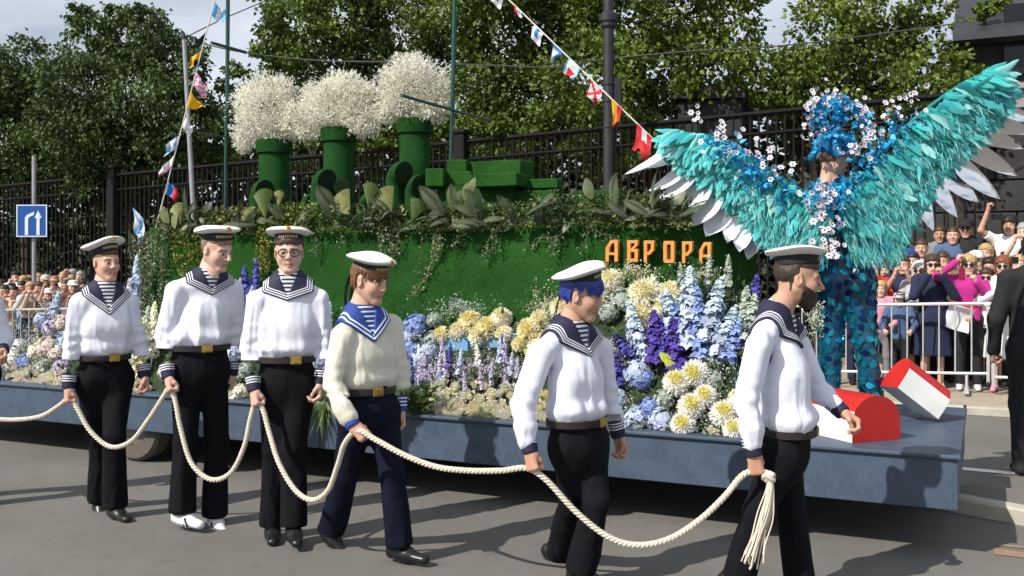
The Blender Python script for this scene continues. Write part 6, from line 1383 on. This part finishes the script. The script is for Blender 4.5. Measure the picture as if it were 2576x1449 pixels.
for k in range(150):
    i = int(rng.integers(len(arch))); p = arch[i]; x = CX+p[0]/p[1]*F+rng.normal()*(16 if i < 24 else 8); y = HZ-(p[2]-CAM_H)/p[1]*F+rng.normal()*16; anem(hat, x, y, rng.uniform(-.1, .05), 8.5)
# wings
M_feath = mat('feather', (1, 1, 1), .8, .08, 6, attrc='Col', trans=.3, spec=.15)
M_mirror = mat('mirror_feather', (.88, .89, .92), .16, .03, 3, metal=.72)
M_mirror3 = mat('silver_plate', (.86, .88, .93), .22, .03, 3, metal=.42)
M_mirror2 = mat('mirror_feather_dark', (.80, .80, .82), .10, .03, 3, metal=.97)
M_bluep = mat('blue_petals', (1, 1, 1), .55, .1, 5, attrc='Col', trans=.25)
def curve_at(P, t):
    P = np.array(P, float); x = np.clip(t, 0, 1)*(len(P)-1); i = np.minimum(x.astype(int), len(P)-2); w = (x-i)[:, None]; return P[i]*(1-w)+P[i+1]*w
def feathers(C, D, A, N, L, Wd, col, K=6):
    n = len(C); V = []; cc = []; ph = rng.uniform(0, 6, n); cv = rng.normal(size=n)*.22
    for k in range(K+1):
        t = k/K; w = Wd*.5*(math.sin(PI*min(1, .10+.86*t))**.6)*(1 if t < .99 else .45); off = A*(cv*L*t*t)[:, None]
        mid = C+D*(L*t)[:, None]-N*(L*(.30*t*t-.05*t))[:, None]+off; wob = .12*np.sin(ph+t*9)
        V += [mid+A*(w*(1+wob))[:, None]-N*(w*.35)[:, None], mid+N*(w*.12)[:, None], mid-A*(w*(1-wob))[:, None]-N*(w*.35)[:, None]]
        sh = np.clip(col*(1+.0*t)+.22*t**3*np.array([.5, .6, .6]), 0, 1); cc += [sh, sh*.86, sh]
    R_ = 3*(K+1); V = np.stack(V, 1).reshape(-1, 3); c = np.stack(cc, 1).reshape(-1, 3); i = np.arange(n)[:, None]*R_; Q = []
    for k in range(K):
        for j in (0, 1): Q.append(i+np.array([[3*k+j, 3*k+j+1, 3*k+4+j, 3*k+3+j]]))
    return V, np.concatenate(Q), c
def wing(label, lead, trail, ysw, mirrors, nf=1900, mtilt=(0, -.6, .8)):
    rootw = put('wing', None, None, perf); rootw['label'] = label
    t = rng.random(nf)**.85; s = rng.random(nf)**.8*.90; Lp, Tp = curve_at(lead, t), curve_at(trail, t); P2 = Lp+(Tp-Lp)*s[:, None]; dt = curve_at(lead, np.minimum(t+.08, 1))-curve_at(lead, np.maximum(t-.08, 0)); dt /= np.linalg.norm(dt, axis=1, keepdims=True)+1e-6
    dc = (Tp-Lp); dl = np.linalg.norm(dc, axis=1, keepdims=True); dc = dc/(dl+1e-6); mixw = (.25+.75*t[:, None]**1.5)*(1-.35*s[:, None]); d2 = dc*(1-mixw*.55)+dt*mixw*1.0; d2 /= np.linalg.norm(d2, axis=1, keepdims=True)
    dy = ysw[0]+(ysw[1]-ysw[0])*t-.085*(1-s)+rng.normal(size=nf)*.012
    C = np.array([W7(x, y, q) for (x, y), q in zip(P2, dy)]); D = np.stack([d2[:, 0], rng.normal(size=nf)*.16-.10, -d2[:, 1]], 1)+rng.normal(size=(nf, 3))*.12
    L = rng.uniform(36, 66, nf)*PY/F*(.8+.35*t); Wd = L*rng.uniform(.22, .38, nf)
    Nn = np.tile(np.array([0, -1, .35]), (nf, 1))+rng.normal(size=(nf, 3))*.35; D = unit_rows(D); A = unit_rows(np.cross(Nn, D)); N = np.cross(D, A)
    c = jit((.065, .52, .52), nf, .12); q = rng.random(nf) < .22; c[q] = jit((.30, .66, .64), q.sum(), .08); q = rng.random(nf) < .10; c[q] = jit((.03, .36, .38), q.sum(), .15)
    V, Q, c = feathers(C, D, A, N, L, Wd, c)
    me = mesh_np('feather_layer', BP(V), Q, True); attr(me, 'Col', c, 'FLOAT_COLOR'); put('feather_layer', me, M_feath, rootw)['kind'] = 'stuff'
    # fluffy barbs at the trailing edge
    n2 = 2600; t = rng.random(n2); Tp = curve_at(trail, t); Lp = curve_at(lead, t); d2 = Tp-Lp; dl2 = np.linalg.norm(d2, axis=1, keepdims=True); d2 /= dl2; P2 = Tp-d2*rng.uniform(0, 1, (n2, 1))**1.6*dl2*.8
    C = np.array([W7(x, y, ysw[0]+(ysw[1]-ysw[0])*a-.03+rng.normal()*.03-.05*rng.random()) for (x, y), a in zip(P2, t)]); me = leaf_mesh('down_fringe', BP(C), np.stack([d2[:, 0], rng.normal(size=n2)*.2, -d2[:, 1]], 1)+rng.normal(size=(n2, 3))*.25, rng.uniform(.06, .13, n2), rng.uniform(.004, .011, n2), jit((.20, .58, .56), n2, .15)); put('down_fringe', me, M_feath, rootw)['kind'] = 'stuff'
    # shaft under the leading edge
    mb = MB(); mb.tube(spline([W7(x, y+8, ysw[0]+(ysw[1]-ysw[0])*k/(len(lead)-1)-.02) for k, (x, y) in enumerate(lead)], 4), .014, 8); put('wing_frame', mb.mesh('wing_frame', True, pb_), mat('frame_teal', (.02, .2, .2), .4), rootw)
    # mirror plates at the rim
    for (bx, by), (tx, ty), wd, dyy in mirrors:
        a = W7(bx, by, dyy); b = W7(tx+(tx-bx)*.10, ty+(ty-by)*.10, dyy+.01); Lm = np.linalg.norm(b-a); d = (b-a)/Lm; nn = unit(np.array(mtilt)+rng.normal(size=3)*.18); y = unit(np.cross(nn, d)); n3 = np.cross(d, y); w = wd*PY/F*(1.4 if mtilt[2] > 0 else 1.1); mb = MB(); K = 9; rows = []
        for k in range(K+1):
            u_ = k/K; ww = w*(math.sin(PI*min(1, .12+u_*.88))**.75); ww = max(ww, .0008); rows.append((a+d*Lm*u_-n3*.03*math.sin(PI*u_), ww))
        i0 = 0
        for th in (0, .004):
            for p, ww in rows: mb.v += [tuple(p-y*ww/2+n3*(th+.010)), tuple(p+n3*th), tuple(p+y*ww/2+n3*(th+.010))]
        m3 = 3*(K+1)
        for k in range(K):
            for j in range(2):
                q_ = (k*3+j, k*3+j+1, k*3+4+j, k*3+3+j); mb.f.append(q_[::-1]); mb.f.append(tuple(m3+e for e in q_))
            mb.f.append((k*3, k*3+3, m3+k*3+3, m3+k*3)); mb.f.append((k*3+2, m3+k*3+2, m3+k*3+5, k*3+5))
        put('mirror_feather', mb.mesh('mirror_feather', True, pb_), M_mirror3 if mtilt[2] > 0 else M_mirror2, rootw)
    return rootw
lw = wing('left wing raised less, bright silver plates along its lower rim', [(2105, 505), (2030, 478), (1950, 432), (1870, 378), (1790, 340), (1698, 326)], [(2075, 642), (1998, 648), (1945, 606), (1894, 532), (1824, 460), (1735, 376)], (-.22, .12),
    [((1712, 352), (1586, 434), 42, .10), ((1730, 372), (1610, 420), 34, .16), ((1745, 400), (1640, 480), 40, .12), ((1760, 420), (1664, 500), 40, .08), ((1790, 438), (1702, 546), 56, .06), ((1815, 462), (1746, 562), 52, .04), ((1838, 480), (1782, 586), 52, .06), ((1858, 505), (1832, 602), 38, .02), ((1875, 520), (1862, 624), 42, .0), ((1900, 560), (1884, 645), 34, .05)], mtilt=(-.1, -.62, .78))
rw = wing('right wing raised high to the upper right, mirror plates reflecting dark', [(2108, 505), (2168, 432), (2245, 345), (2330, 268), (2415, 208), (2492, 172)], [(2140, 645), (2255, 650), (2285, 550), (2345, 440), (2425, 350), (2512, 238)], (-.22, .02),
    [((2236, 500), (2256, 655), 34, -.10), ((2300, 430), (2342, 568), 40, .0), ((2330, 415), (2398, 535), 44, .02), ((2345, 400), (2450, 500), 46, .05), ((2375, 375), (2502, 490), 44, .0), ((2400, 350), (2545, 434), 42, .03), ((2425, 325), (2562, 368), 40, .06), ((2440, 300), (2590, 330), 40, .02), ((2465, 262), (2600, 300), 36, .06)], mtilt=(.3, -.85, -.22))
# anemones and blue petals along the wing tops and down the back
for k in range(46): t = rng.random(); x, y = curve_at([(1760, 330), (1830, 350), (1900, 395), (1960, 445)], np.array([t]))[0]; anem(lw, x+rng.normal()*18, y+rng.normal()*22-8, -.25)
for k in range(46): t = rng.random(); x, y = curve_at([(2150, 420), (2200, 350), (2270, 285), (2340, 235)], np.array([t]))[0]; anem(rw, x+rng.normal()*14-14, y+rng.normal()*20-12, -.27, 9.5)
for k in range(84): y = rng.uniform(470, 645); x = 2085+(y-560)*.12+rng.normal()*(34-(y-470)*.08); anem(suit, x, y, -.36+rng.normal()*.02, 11)
def petals(parent, pts, n, sp, dy):
    t = rng.random(n); P2 = curve_at(pts, t)+rng.normal(size=(n, 2))*sp; C = np.array([W7(x, y, dy+rng.normal()*.03) for x, y in P2]); L = rng.uniform(.03, .06, n); c = jit((.015, .30, .58), n, .2); q = rng.random(n) < .25; c[q] = jit((.10, .50, .72), q.sum(), .1)
    me = leaf_mesh('blue_petals', BP(C), rdir(n)+np.array([0, -.5, .2]), L, L*.8, c); put('blue_petals', me, M_bluep, parent)['kind'] = 'stuff'
petals(lw, [(1790, 360), (1870, 400), (1940, 460), (2000, 500)], 260, (16, 20), -.20); petals(rw, [(2110, 500), (2160, 450), (2210, 380), (2290, 290)], 260, (16, 18), -.21); petals(suit, [(2040, 500), (2100, 520), (2130, 500)], 110, (16, 16), -.32); petals(suit, [(2050, 485), (2100, 482), (2160, 478)], 240, (18, 11), -.12); petals(hat, [(2060, 320), (2065, 275), (2110, 255), (2165, 290), (2185, 330)], 170, (8, 8), -.03); petals(hat, [(2100, 320), (2112, 280)], 60, (10, 12), -.03); petals(hat, [(2050, 372), (2075, 345), (2130, 345), (2155, 372)], 90, (7, 5), -.13)

# ------------------------------------------------------------------ spectators
def figure(pose, sleeve='long', bottom='trousers', hair='short', hd=0, h=.013, wid=1.0):
    J = dict(hd=(0.015, 0, 1.555), nk=(-.03, 0, 1.43), sh=(-.02, .175*wid, 1.37), ws=(0, 0, 1.03), hp=(0, 0, .90), kn=(.02, .095, .49), an=(-.01, .10, .085))
    arms = dict(down=[((-.02, .25, 1.09), (.07, .25, .86))]*2, photo=[((.20, .235, 1.17), (.31, .075, 1.43))]*2, raise_=[((.14, .33, 1.50), (.16, .24, 1.76)), ((-.02, .25, 1.09), (.07, .25, .86))], clap=[((.12, .27, 1.12), (.30, .05, 1.24))]*2, shade=[((.14, .36, 1.42), (.15, .13, 1.60)), ((.10, .26, 1.12), (.28, .08, 1.34))], lean=[((.12, .27, 1.13), (.33, .22, 1.02))]*2)[pose]
    fx = np.array([1., 0, 0]); fz = np.array([0, 0, 1.]); T = {}
    g = Grid((-.45, -.6, .0), (.55, .6, 1.95), h); ch = np.array([.005, 0, 1.26]); ws = np.array(J['ws'])
    g.cone(ch, ws-fz*.02, .165*wid, .150*wid, .05, fx, 1.45); g.cone((-.015, 0, 1.36), ch, .12, .165*wid, .06, fx, 1.4); g.cone(ws, J['hp'], .152*wid, .172*wid, .05, fx, 1.35)
    for s, (e, w_) in zip((-1, 1), arms):
        sh = np.array(J['sh'])*np.array([1, s, 1]); e = np.array(e)*np.array([1, s, 1]); w_ = np.array(w_)*np.array([1, s, 1]); g.cone((-.03, 0, 1.405), sh, .045, .055, .06)
        if sleeve == 'long': g.cone(sh, e, .064, .054, .04); g.cone(e, w_, .054, .042, .02)
        elif sleeve == 'short': g.cone(sh, sh+(e-sh)*.62, .066, .060, .04, cap=True)
        else: g.cone(sh, sh+(e-sh)*.1, .06, .055, .04)
    X, Yg, Z = g.xyz(); g.f = np.maximum(g.f, np.where(np.abs(Yg)+0*X+0*Z < .2*wid, (.86 if bottom != 'skirt' else .98)-Z, -1)).astype(np.float32)
    V, Q = nets(g.f, g.lo, h); T['top'] = mesh_np('top', cloth_fold(V.astype(np.float64), Q, .010, 5, (9, 9, 4)), Q)
    g = Grid((-.35, -.45, 0), (.4, .45, 1.1), h)
    if bottom == 'trousers':
        g.cone(ws-fz*.03, J['hp'], .148*wid, .168*wid, .05, fx, 1.35)
        for s in (-1, 1):
            m = np.array([1, s, 1]); k = np.array(J['kn'])*m; a = np.array(J['an'])*m; g.cone(np.array([0, s*.088, .88]), k, .092, .066, .05); g.cone(k, a, .064, .055, .03, cap=True)
    else:
        g.cone(ws-fz*.02, J['hp'], .145*wid, .18*wid, .05, fx, 1.3); g.cone(J['hp'], (0, 0, .42), .18*wid, .25, .05, fx, 1.35, cap=True)
    V, Q = nets(g.f, g.lo, h); T['trousers' if bottom == 'trousers' else 'skirt'] = mesh_np('trousers' if bottom == 'trousers' else 'skirt', cloth_fold(V.astype(np.float64), Q, .010, 8, (9, 9, 2)), Q)
    sk = HEADS_LO[hd]; hc = np.array(J['hd']); parts = [(sk[2]+hc, sk[3], sk[4])]; g = Grid((-.45, -.62, .05), (.6, .62, 2.0), .012); g.cone(hc+np.array([-.035, 0, -.1]), np.array(J['nk'])-fz*.06, .052, .062, .03); g.cone((-.03, 0, 1.37), (0, 0, 1.1), .07, .1, .05, fx, 1.4)
    for s, (e, w_) in zip((-1, 1), arms):
        m = np.array([1, s, 1]); sh = np.array(J['sh'])*m; e = np.array(e)*m; w_ = np.array(w_)*m; g.cone(sh-fz*.02, e, .042, .038, .04); g.cone(e, w_, .038, .027, .02)
        d = unit(w_-e); parts.append(hand_arrays(w_-d*.01, d if pose in ('down', 'lean', 'clap') else unit(d*.6+fz*.6), np.array([0, s, 0]) if pose in ('down', 'lean') else np.array([.3, s*.7, 0]), np.array([1, 0, .3]) if pose in ('down', 'lean') else np.array([-.3, -s*.3, .8]), 1, .7, .0075))
    for s in (-1, 1):
        m = np.array([1, s, 1]); g.cone(np.array(J['kn'])*m+fz*.2, np.array(J['kn'])*m, .06, .048, .03); g.cone(np.array(J['kn'])*m, np.array(J['an'])*m, .048, .036, .03)
    V, Q = nets(g.f, g.lo, .012); parts.append((V, Q, np.ones((len(V), 3)))); V, Q, c = join(parts); T['body'] = mesh_np('body', V, Q); attr(T['body'], 'Col', c, 'FLOAT_COLOR')
    Vq, Qq = hair_mesh(hair, hd, True); T['hair'] = mesh_np('hair', Vq+hc, Qq)
    for s in (-1, 1):
        g = Grid((-.14, s*.1-.1, 0), (.25, s*.1+.1, .18), .009); g.cone((-.05, s*.1, .042), (.12, s*.105, .034), .040, .034, .03); g.cone((-.03, s*.1, .09), (-.02, s*.1, .05), .042, .04, .03); X, Yg, Z = g.xyz(); g.f = np.maximum(g.f, .001-Z+0*X+0*Yg).astype(np.float32); V, Q = nets(g.f, g.lo, g.h); T['shoe%d' % s] = mesh_np('shoe', V, Q)
    for k in T: T[k].materials.append(M_black)
    return T
FIG = dict(A=figure('photo', 'short', 'trousers', 'short', 0), B=figure('down', 'long', 'trousers', 'short', 1), C=figure('photo', 'long', 'skirt', 'long', 2), D=figure('raise_', 'short', 'trousers', 'bob', 2), E=figure('clap', 'long', 'skirt', 'bob', 2), F=figure('shade', 'long', 'trousers', 'bob', 2), G=figure('raise_', 'long', 'trousers', 'short', 1), H=figure('lean', 'long', 'trousers', 'long', 2), I=figure('lean', 'short', 'trousers', 'buzz', 0))
CL = {'white': (.72, .72, .74), 'black': (.013, .013, .015), 'navy': (.012, .018, .05), 'grey': (.18, .18, .19), 'pale grey': (.42, .42, .43), 'beige': (.46, .38, .27), 'red': (.42, .03, .03), 'magenta': (.42, .02, .20), 'pale blue': (.30, .42, .58), 'denim blue': (.06, .10, .20), 'lavender': (.50, .40, .58), 'teal': (.02, .22, .24), 'yellow': (.68, .45, .03), 'green': (.05, .18, .06), 'brown': (.10, .06, .04), 'pink': (.60, .25, .32), 'rust': (.30, .09, .03), 'olive': (.12, .12, .05)}
HC = {'blond': (.42, .28, .13), 'brown': (.06, .032, .018), 'black': (.014, .011, .01), 'grey': (.30, .29, .28), 'red': (.20, .06, .025), 'white': (.55, .53, .5)}
def cmat(c): return mat('cloth_'+c.replace(' ', '_'), CL[c], .85, .08, 10, .25, 300, bdist=.0015)
def hmat(c): return mat('crowd_hair_'+c, HC[c], .5, .25, 50, .4, 150)
M_dark = mat('dark_glasses', (.01, .01, .012), .15)
def spectator(label, loc, rz, fig, top, bot, hair, sc=1.0, sk=SK1, group=None, extra=None, shoe='black', hatc=None, parts=None):
    r = empty('person', loc, label, 'person', group, rz); r.scale = (sc, sc, sc); T = FIG[fig]
    for k, me in T.items():
        if parts and k not in parts: continue
        o = put('shoe' if k.startswith('shoe') else k, me, None, r); m = {'body': skin(sk), 'hair': hmat(hair), 'top': cmat(top)}.get(k) or (cmat(shoe) if k.startswith('shoe') else cmat(bot)); o.material_slots[0].link = 'OBJECT'; o.material_slots[0].material = m
    hd = np.array([.015, 0, 1.555])
    if extra == 'sunglasses':
        mb = MB()
        for s in (-1, 1): mb.lathe([(.024, -.003), (.026, .001), (.02, .004)], 12, hd+np.array([.102, s*.032, .002]), roty(PI/2-.15)); mb.tube([hd+np.array([.09, s*.056, .006]), hd+np.array([-.01, s*.084, .006])], .003, 5)
        mb.tube([hd+np.array([.105, -.012, .006]), hd+np.array([.105, .012, .006])], .003, 5); put('sunglasses', mb.mesh('sunglasses'), M_dark, r)
    if hatc:
        mb = MB(); mb.lathe([(.113, .035), (.112, .07), (.09, .115), (.04, .135), (.003, .138)], 20, hd+np.array([-.012, 0, .0]), None, 1.0, .86); mb.box(hd+np.array([.125, 0, .045]), (.11, .14, .012), roty(.12), .005); put('cap', mb.mesh('cap', True), cmat(hatc), r)
    return r
def face(px, py, Y): return at(px, py, Y)
RC = 'spectators at the right behind the crowd barrier'
def rspec(label, px, feet_or_z, Y, **k):
    p = at(px, 700, Y); u, v = uv_of(p); z = zg(u, v)+.09 if feet_or_z is None else feet_or_z
    tgt = np.array(k.pop('look', (.3, 3.0)))-p[:2]; rz = math.atan2(tgt[1], tgt[0])+k.pop('turn', 0); return spectator(label, (p[0], p[1], z), rz, k.pop('fig'), k.pop('top'), k.pop('bot'), k.pop('hair'), k.pop('sc', 1.0), group=RC, **k)
Yc = lambda px, u: fl(px, 700, u)[1]
rspec('woman with dark hair and sunglasses in long navy dress, raising a phone behind the barrier', 2345, None, Yc(2345, 7.5), fig='C', top='navy', bot='navy', hair='brown', sk=SK1, extra='sunglasses', turn=.2, shoe='beige')
rspec('blond woman in magenta cardigan and black trousers shading her eyes with one hand', 2437, None, Yc(2437, 7.5), fig='F', top='magenta', bot='black', hair='blond', sk=SK3, extra='sunglasses', sc=1.0, turn=.1, shoe='white')
rspec('blond woman in white top partly hidden behind the black suit jacket', 2524, None, Yc(2524, 7.5), fig='E', top='white', bot='white', hair='red', sk=SK3, extra='sunglasses', sc=.99, shoe='pink')
rspec('man in white shirt with dark hair lifting a camera above his head on the steps', 2540, .55, Yc(2540, 9.2), fig='D', top='white', bot='denim blue', hair='black', sk=SK2, sc=1.05)
rspec('man in dark coat and black cap standing on the steps before the wall', 2430, .50, Yc(2430, 9.3), fig='B', top='black', bot='black', hair='black', sk=SK2, sc=1.06, hatc='black', extra='sunglasses')
rspec('person in lavender shirt with raised arm seen under the right wing', 2318, .32, Yc(2318, 8.9), fig='G', top='lavender', bot='grey', hair='brown', sk=SK1)
rspec('person in navy jumper holding up a blue phone beside the long silver plate', 2272, None, Yc(2272, 8.0), fig='A', top='navy', bot='black', hair='brown', sk=SK1)
rspec('child in denim jacket and grey cap leaning on the crowd barrier', 2262, None, Yc(2262, 7.35), fig='H', top='denim blue', bot='black', hair='brown', sk=SK3, sc=.72, hatc='pale grey')
rspec('small child in pink at the performer\'s right leg behind the barrier', 2216, None, Yc(2216, 7.5), fig='H', top='pink', bot='grey', hair='blond', sk=SK3, sc=.80)
rspec('woman in black lifting a phone between the magenta cardigan and the suit', 2490, None, Yc(2490, 8.1), fig='C', top='black', bot='black', hair='black', sk=SK1, sc=.98)
rspec('man with brown hair photographing behind the woman in navy dress', 2372, None, Yc(2372, 8.3), fig='A', top='olive', bot='black', hair='brown', sk=SK2, sc=1.03)
rspec('person in teal shirt half hidden between navy dress and magenta cardigan', 2402, None, Yc(2402, 8.6), fig='B', top='teal', bot='black', hair='black', sk=SK2, sc=.98)
rspec('person in grey sweater on the steps under the right wing tips', 2365, .52, Yc(2365, 9.4), fig='B', top='grey', bot='black', hair='brown', sk=SK4, sc=1.0)
rspec('fair haired person in beige at the right edge behind the suit', 2566, None, Yc(2566, 8.2), fig='A', top='beige', bot='navy', hair='blond', sk=SK3, sc=1.0)
rspec('person in pale blue between the blue sequin legs at the barrier', 2125, None, Yc(2125, 7.6), fig='I', top='pale blue', bot='navy', hair='grey', sk=SK1, sc=.97)
rspec('woman in lilac top left of the small child behind the performer', 2226, None, Yc(2226, 8.3), fig='E', top='lavender', bot='white', hair='brown', sk=SK1, sc=.95)
sp_ = at(2604, 700, 7.85); spectator('man in black suit cut off by the right picture edge, seen from behind', (sp_[0], sp_[1], 0), D2R(75), 'B', 'black', 'black', 'black', 1.13, SK2)
def gadget(name, label, px, py, Y, w, h, col, th=.012, rz=0):
    mb = MB(); mb.box((0, 0, 0), (w, th, h), rotz(rz), .004); m = mb.mesh(name); o = put(name, m, mat('gadget_'+label.split()[0], col, .3, .1)); o.location = tuple(at(px, py, Y)); tag(o, label, name.replace('_', ' ')); 
    return o
gadget('phone', 'blue phone held up by the person in navy jumper', 2286, 632, Yc(2272, 8.0)-.38, .16, .08, (.02, .08, .35)); gadget('phone', 'crimson phone held by the woman in magenta cardigan', 2420, 690, Yc(2437, 7.5)-.36, .075, .15, (.25, .01, .06)); gadget('camera', 'black camera lifted by the man in white shirt', 2508, 545, Yc(2540, 9.2)-.22, .12, .08, (.012, .012, .013), .07); gadget('phone', 'black phone lifted by the woman in black', 2545, 655, Yc(2490, 8.1)-.5, .17, .085, (.015, .015, .017))
# white cloth with red band hanging from the hand of the woman in magenta
for lab, px, u_, z_, fg, tp, bt, hr, sc_, kk in (('woman in red jumper with brown hair behind the small child in pink', 2196, 7.9, None, 'C', 'red', 'black', 'brown', .97, {}), ('man in grey shirt behind the person in navy jumper', 2296, 8.5, None, 'B', 'grey', 'black', 'black', 1.03, {}), ('woman with white hair between the blue phone and the navy dress', 2312, 7.9, None, 'E', 'pale grey', 'navy', 'white', .95, dict(extra='sunglasses')), ('woman in rust jacket behind the dark haired woman in navy dress', 2356, 8.9, None, 'C', 'rust', 'black', 'red', 1.0, {}), ('man in white cap directly behind the blond woman in magenta', 2456, 8.7, None, 'A', 'pale blue', 'navy', 'brown', 1.04, dict(hatc='white')), ('man in denim shirt left of the dark coat on the steps', 2398, 9.25, .5, 'I', 'denim blue', 'black', 'brown', 1.0, {}), ('woman in beige coat between the dark coat and the white shirt', 2480, 9.1, .28, 'C', 'beige', 'beige', 'blond', .98, {}), ('person with black sunhat hair at the front right of the woman in magenta', 2482, 7.55, None, 'H', 'white', 'black', 'brown', .9, dict(extra='sunglasses')), ('man in navy jacket at the very right edge on the steps', 2574, 9.2, .5, 'A', 'navy', 'black', 'grey', 1.02, {}), ('man in green shirt behind the blue sequin legs of the performer', 2160, 8.3, None, 'B', 'green', 'black', 'brown', 1.02, {})):
    rspec(lab.replace('black sunhat hair', 'brown hair in white'), px, z_, Yc(px, u_), fig=fg, top=tp, bot=bt, hair=hr, sc=sc_, sk=SK1 if px % 3 else SK3, **kk)
# white cloth
a = at(2425, 765, Yc(2437, 7.5)-.24); r = empty('folded_flag', a, 'white flag with a red band held low by the woman in magenta', 'flag'); flag(r, a, a, np.array([1, -.2, -.35]), .30, .34, 'wr', lambda s, t: 'r' if t < .16 else 'w', sway=(-.45, -.1))
# left crowd
LC = 'spectators packed behind the left barrier'
acts = {'A': 'hands lifted', 'B': 'arms down', 'C': 'hands at face', 'D': 'arm raised', 'E': 'clapping', 'F': 'shading eyes', 'G': 'waving', 'H': 'leaning forward', 'I': 'hands forward'}
crng = np.random.default_rng(21); used = set(); rowsn = ['front row', 'second row', 'third row', 'fourth row', 'back row']
cnt = 0
for row in range(5):
    u = 7.62+row*.47; x = -70+row*9.0
    while x < 232:
        p = fl(x, 700, u); uu, v = uv_of(p); z = zg(uu, v)+.09+(.06*row if row > 2 else 0)
        for tr in range(40):
            fg = str(crng.choice(list('AAABBBCCCEFHIDAABBCEI'))); tp = str(crng.choice(['white', 'black', 'navy', 'grey', 'beige', 'denim blue', 'pale blue', 'brown', 'red', 'olive', 'pale grey', 'teal', 'yellow', 'rust', 'pink'], p=[.12, .15, .13, .1, .09, .08, .06, .06, .04, .04, .05, .02, .01, .03, .02])); hr = str(crng.choice(['brown', 'black', 'blond', 'grey', 'red', 'white'], p=[.34, .2, .2, .14, .07, .05])); hat = str(crng.choice(['white', 'beige', 'black'])) if crng.random() < .16 else None
            key = (fg, tp, hr, hat, row)
            if key not in used: used.add(key); break
        lab = 'spectator in %s, %s hair%s, %s, left crowd %s' % (tp, hr, ', %s cap' % hat if hat else '', acts[fg], rowsn[row])
        sc = float(np.clip(crng.normal(.985, .05), .84, 1.09))
        rz = math.atan2(-E2[1], -E2[0])+.5+crng.normal()*.25
        spectator(lab, (p[0], p[1], z), rz, fg, tp, str(crng.choice(['black', 'navy', 'denim blue', 'grey', 'beige'])), hr, sc, [SK1, SK2, SK3, SK1][int(crng.integers(4))], LC, 'sunglasses' if crng.random() < .15 else None, hatc=hat)
        x += crng.uniform(15, 25); cnt += 1
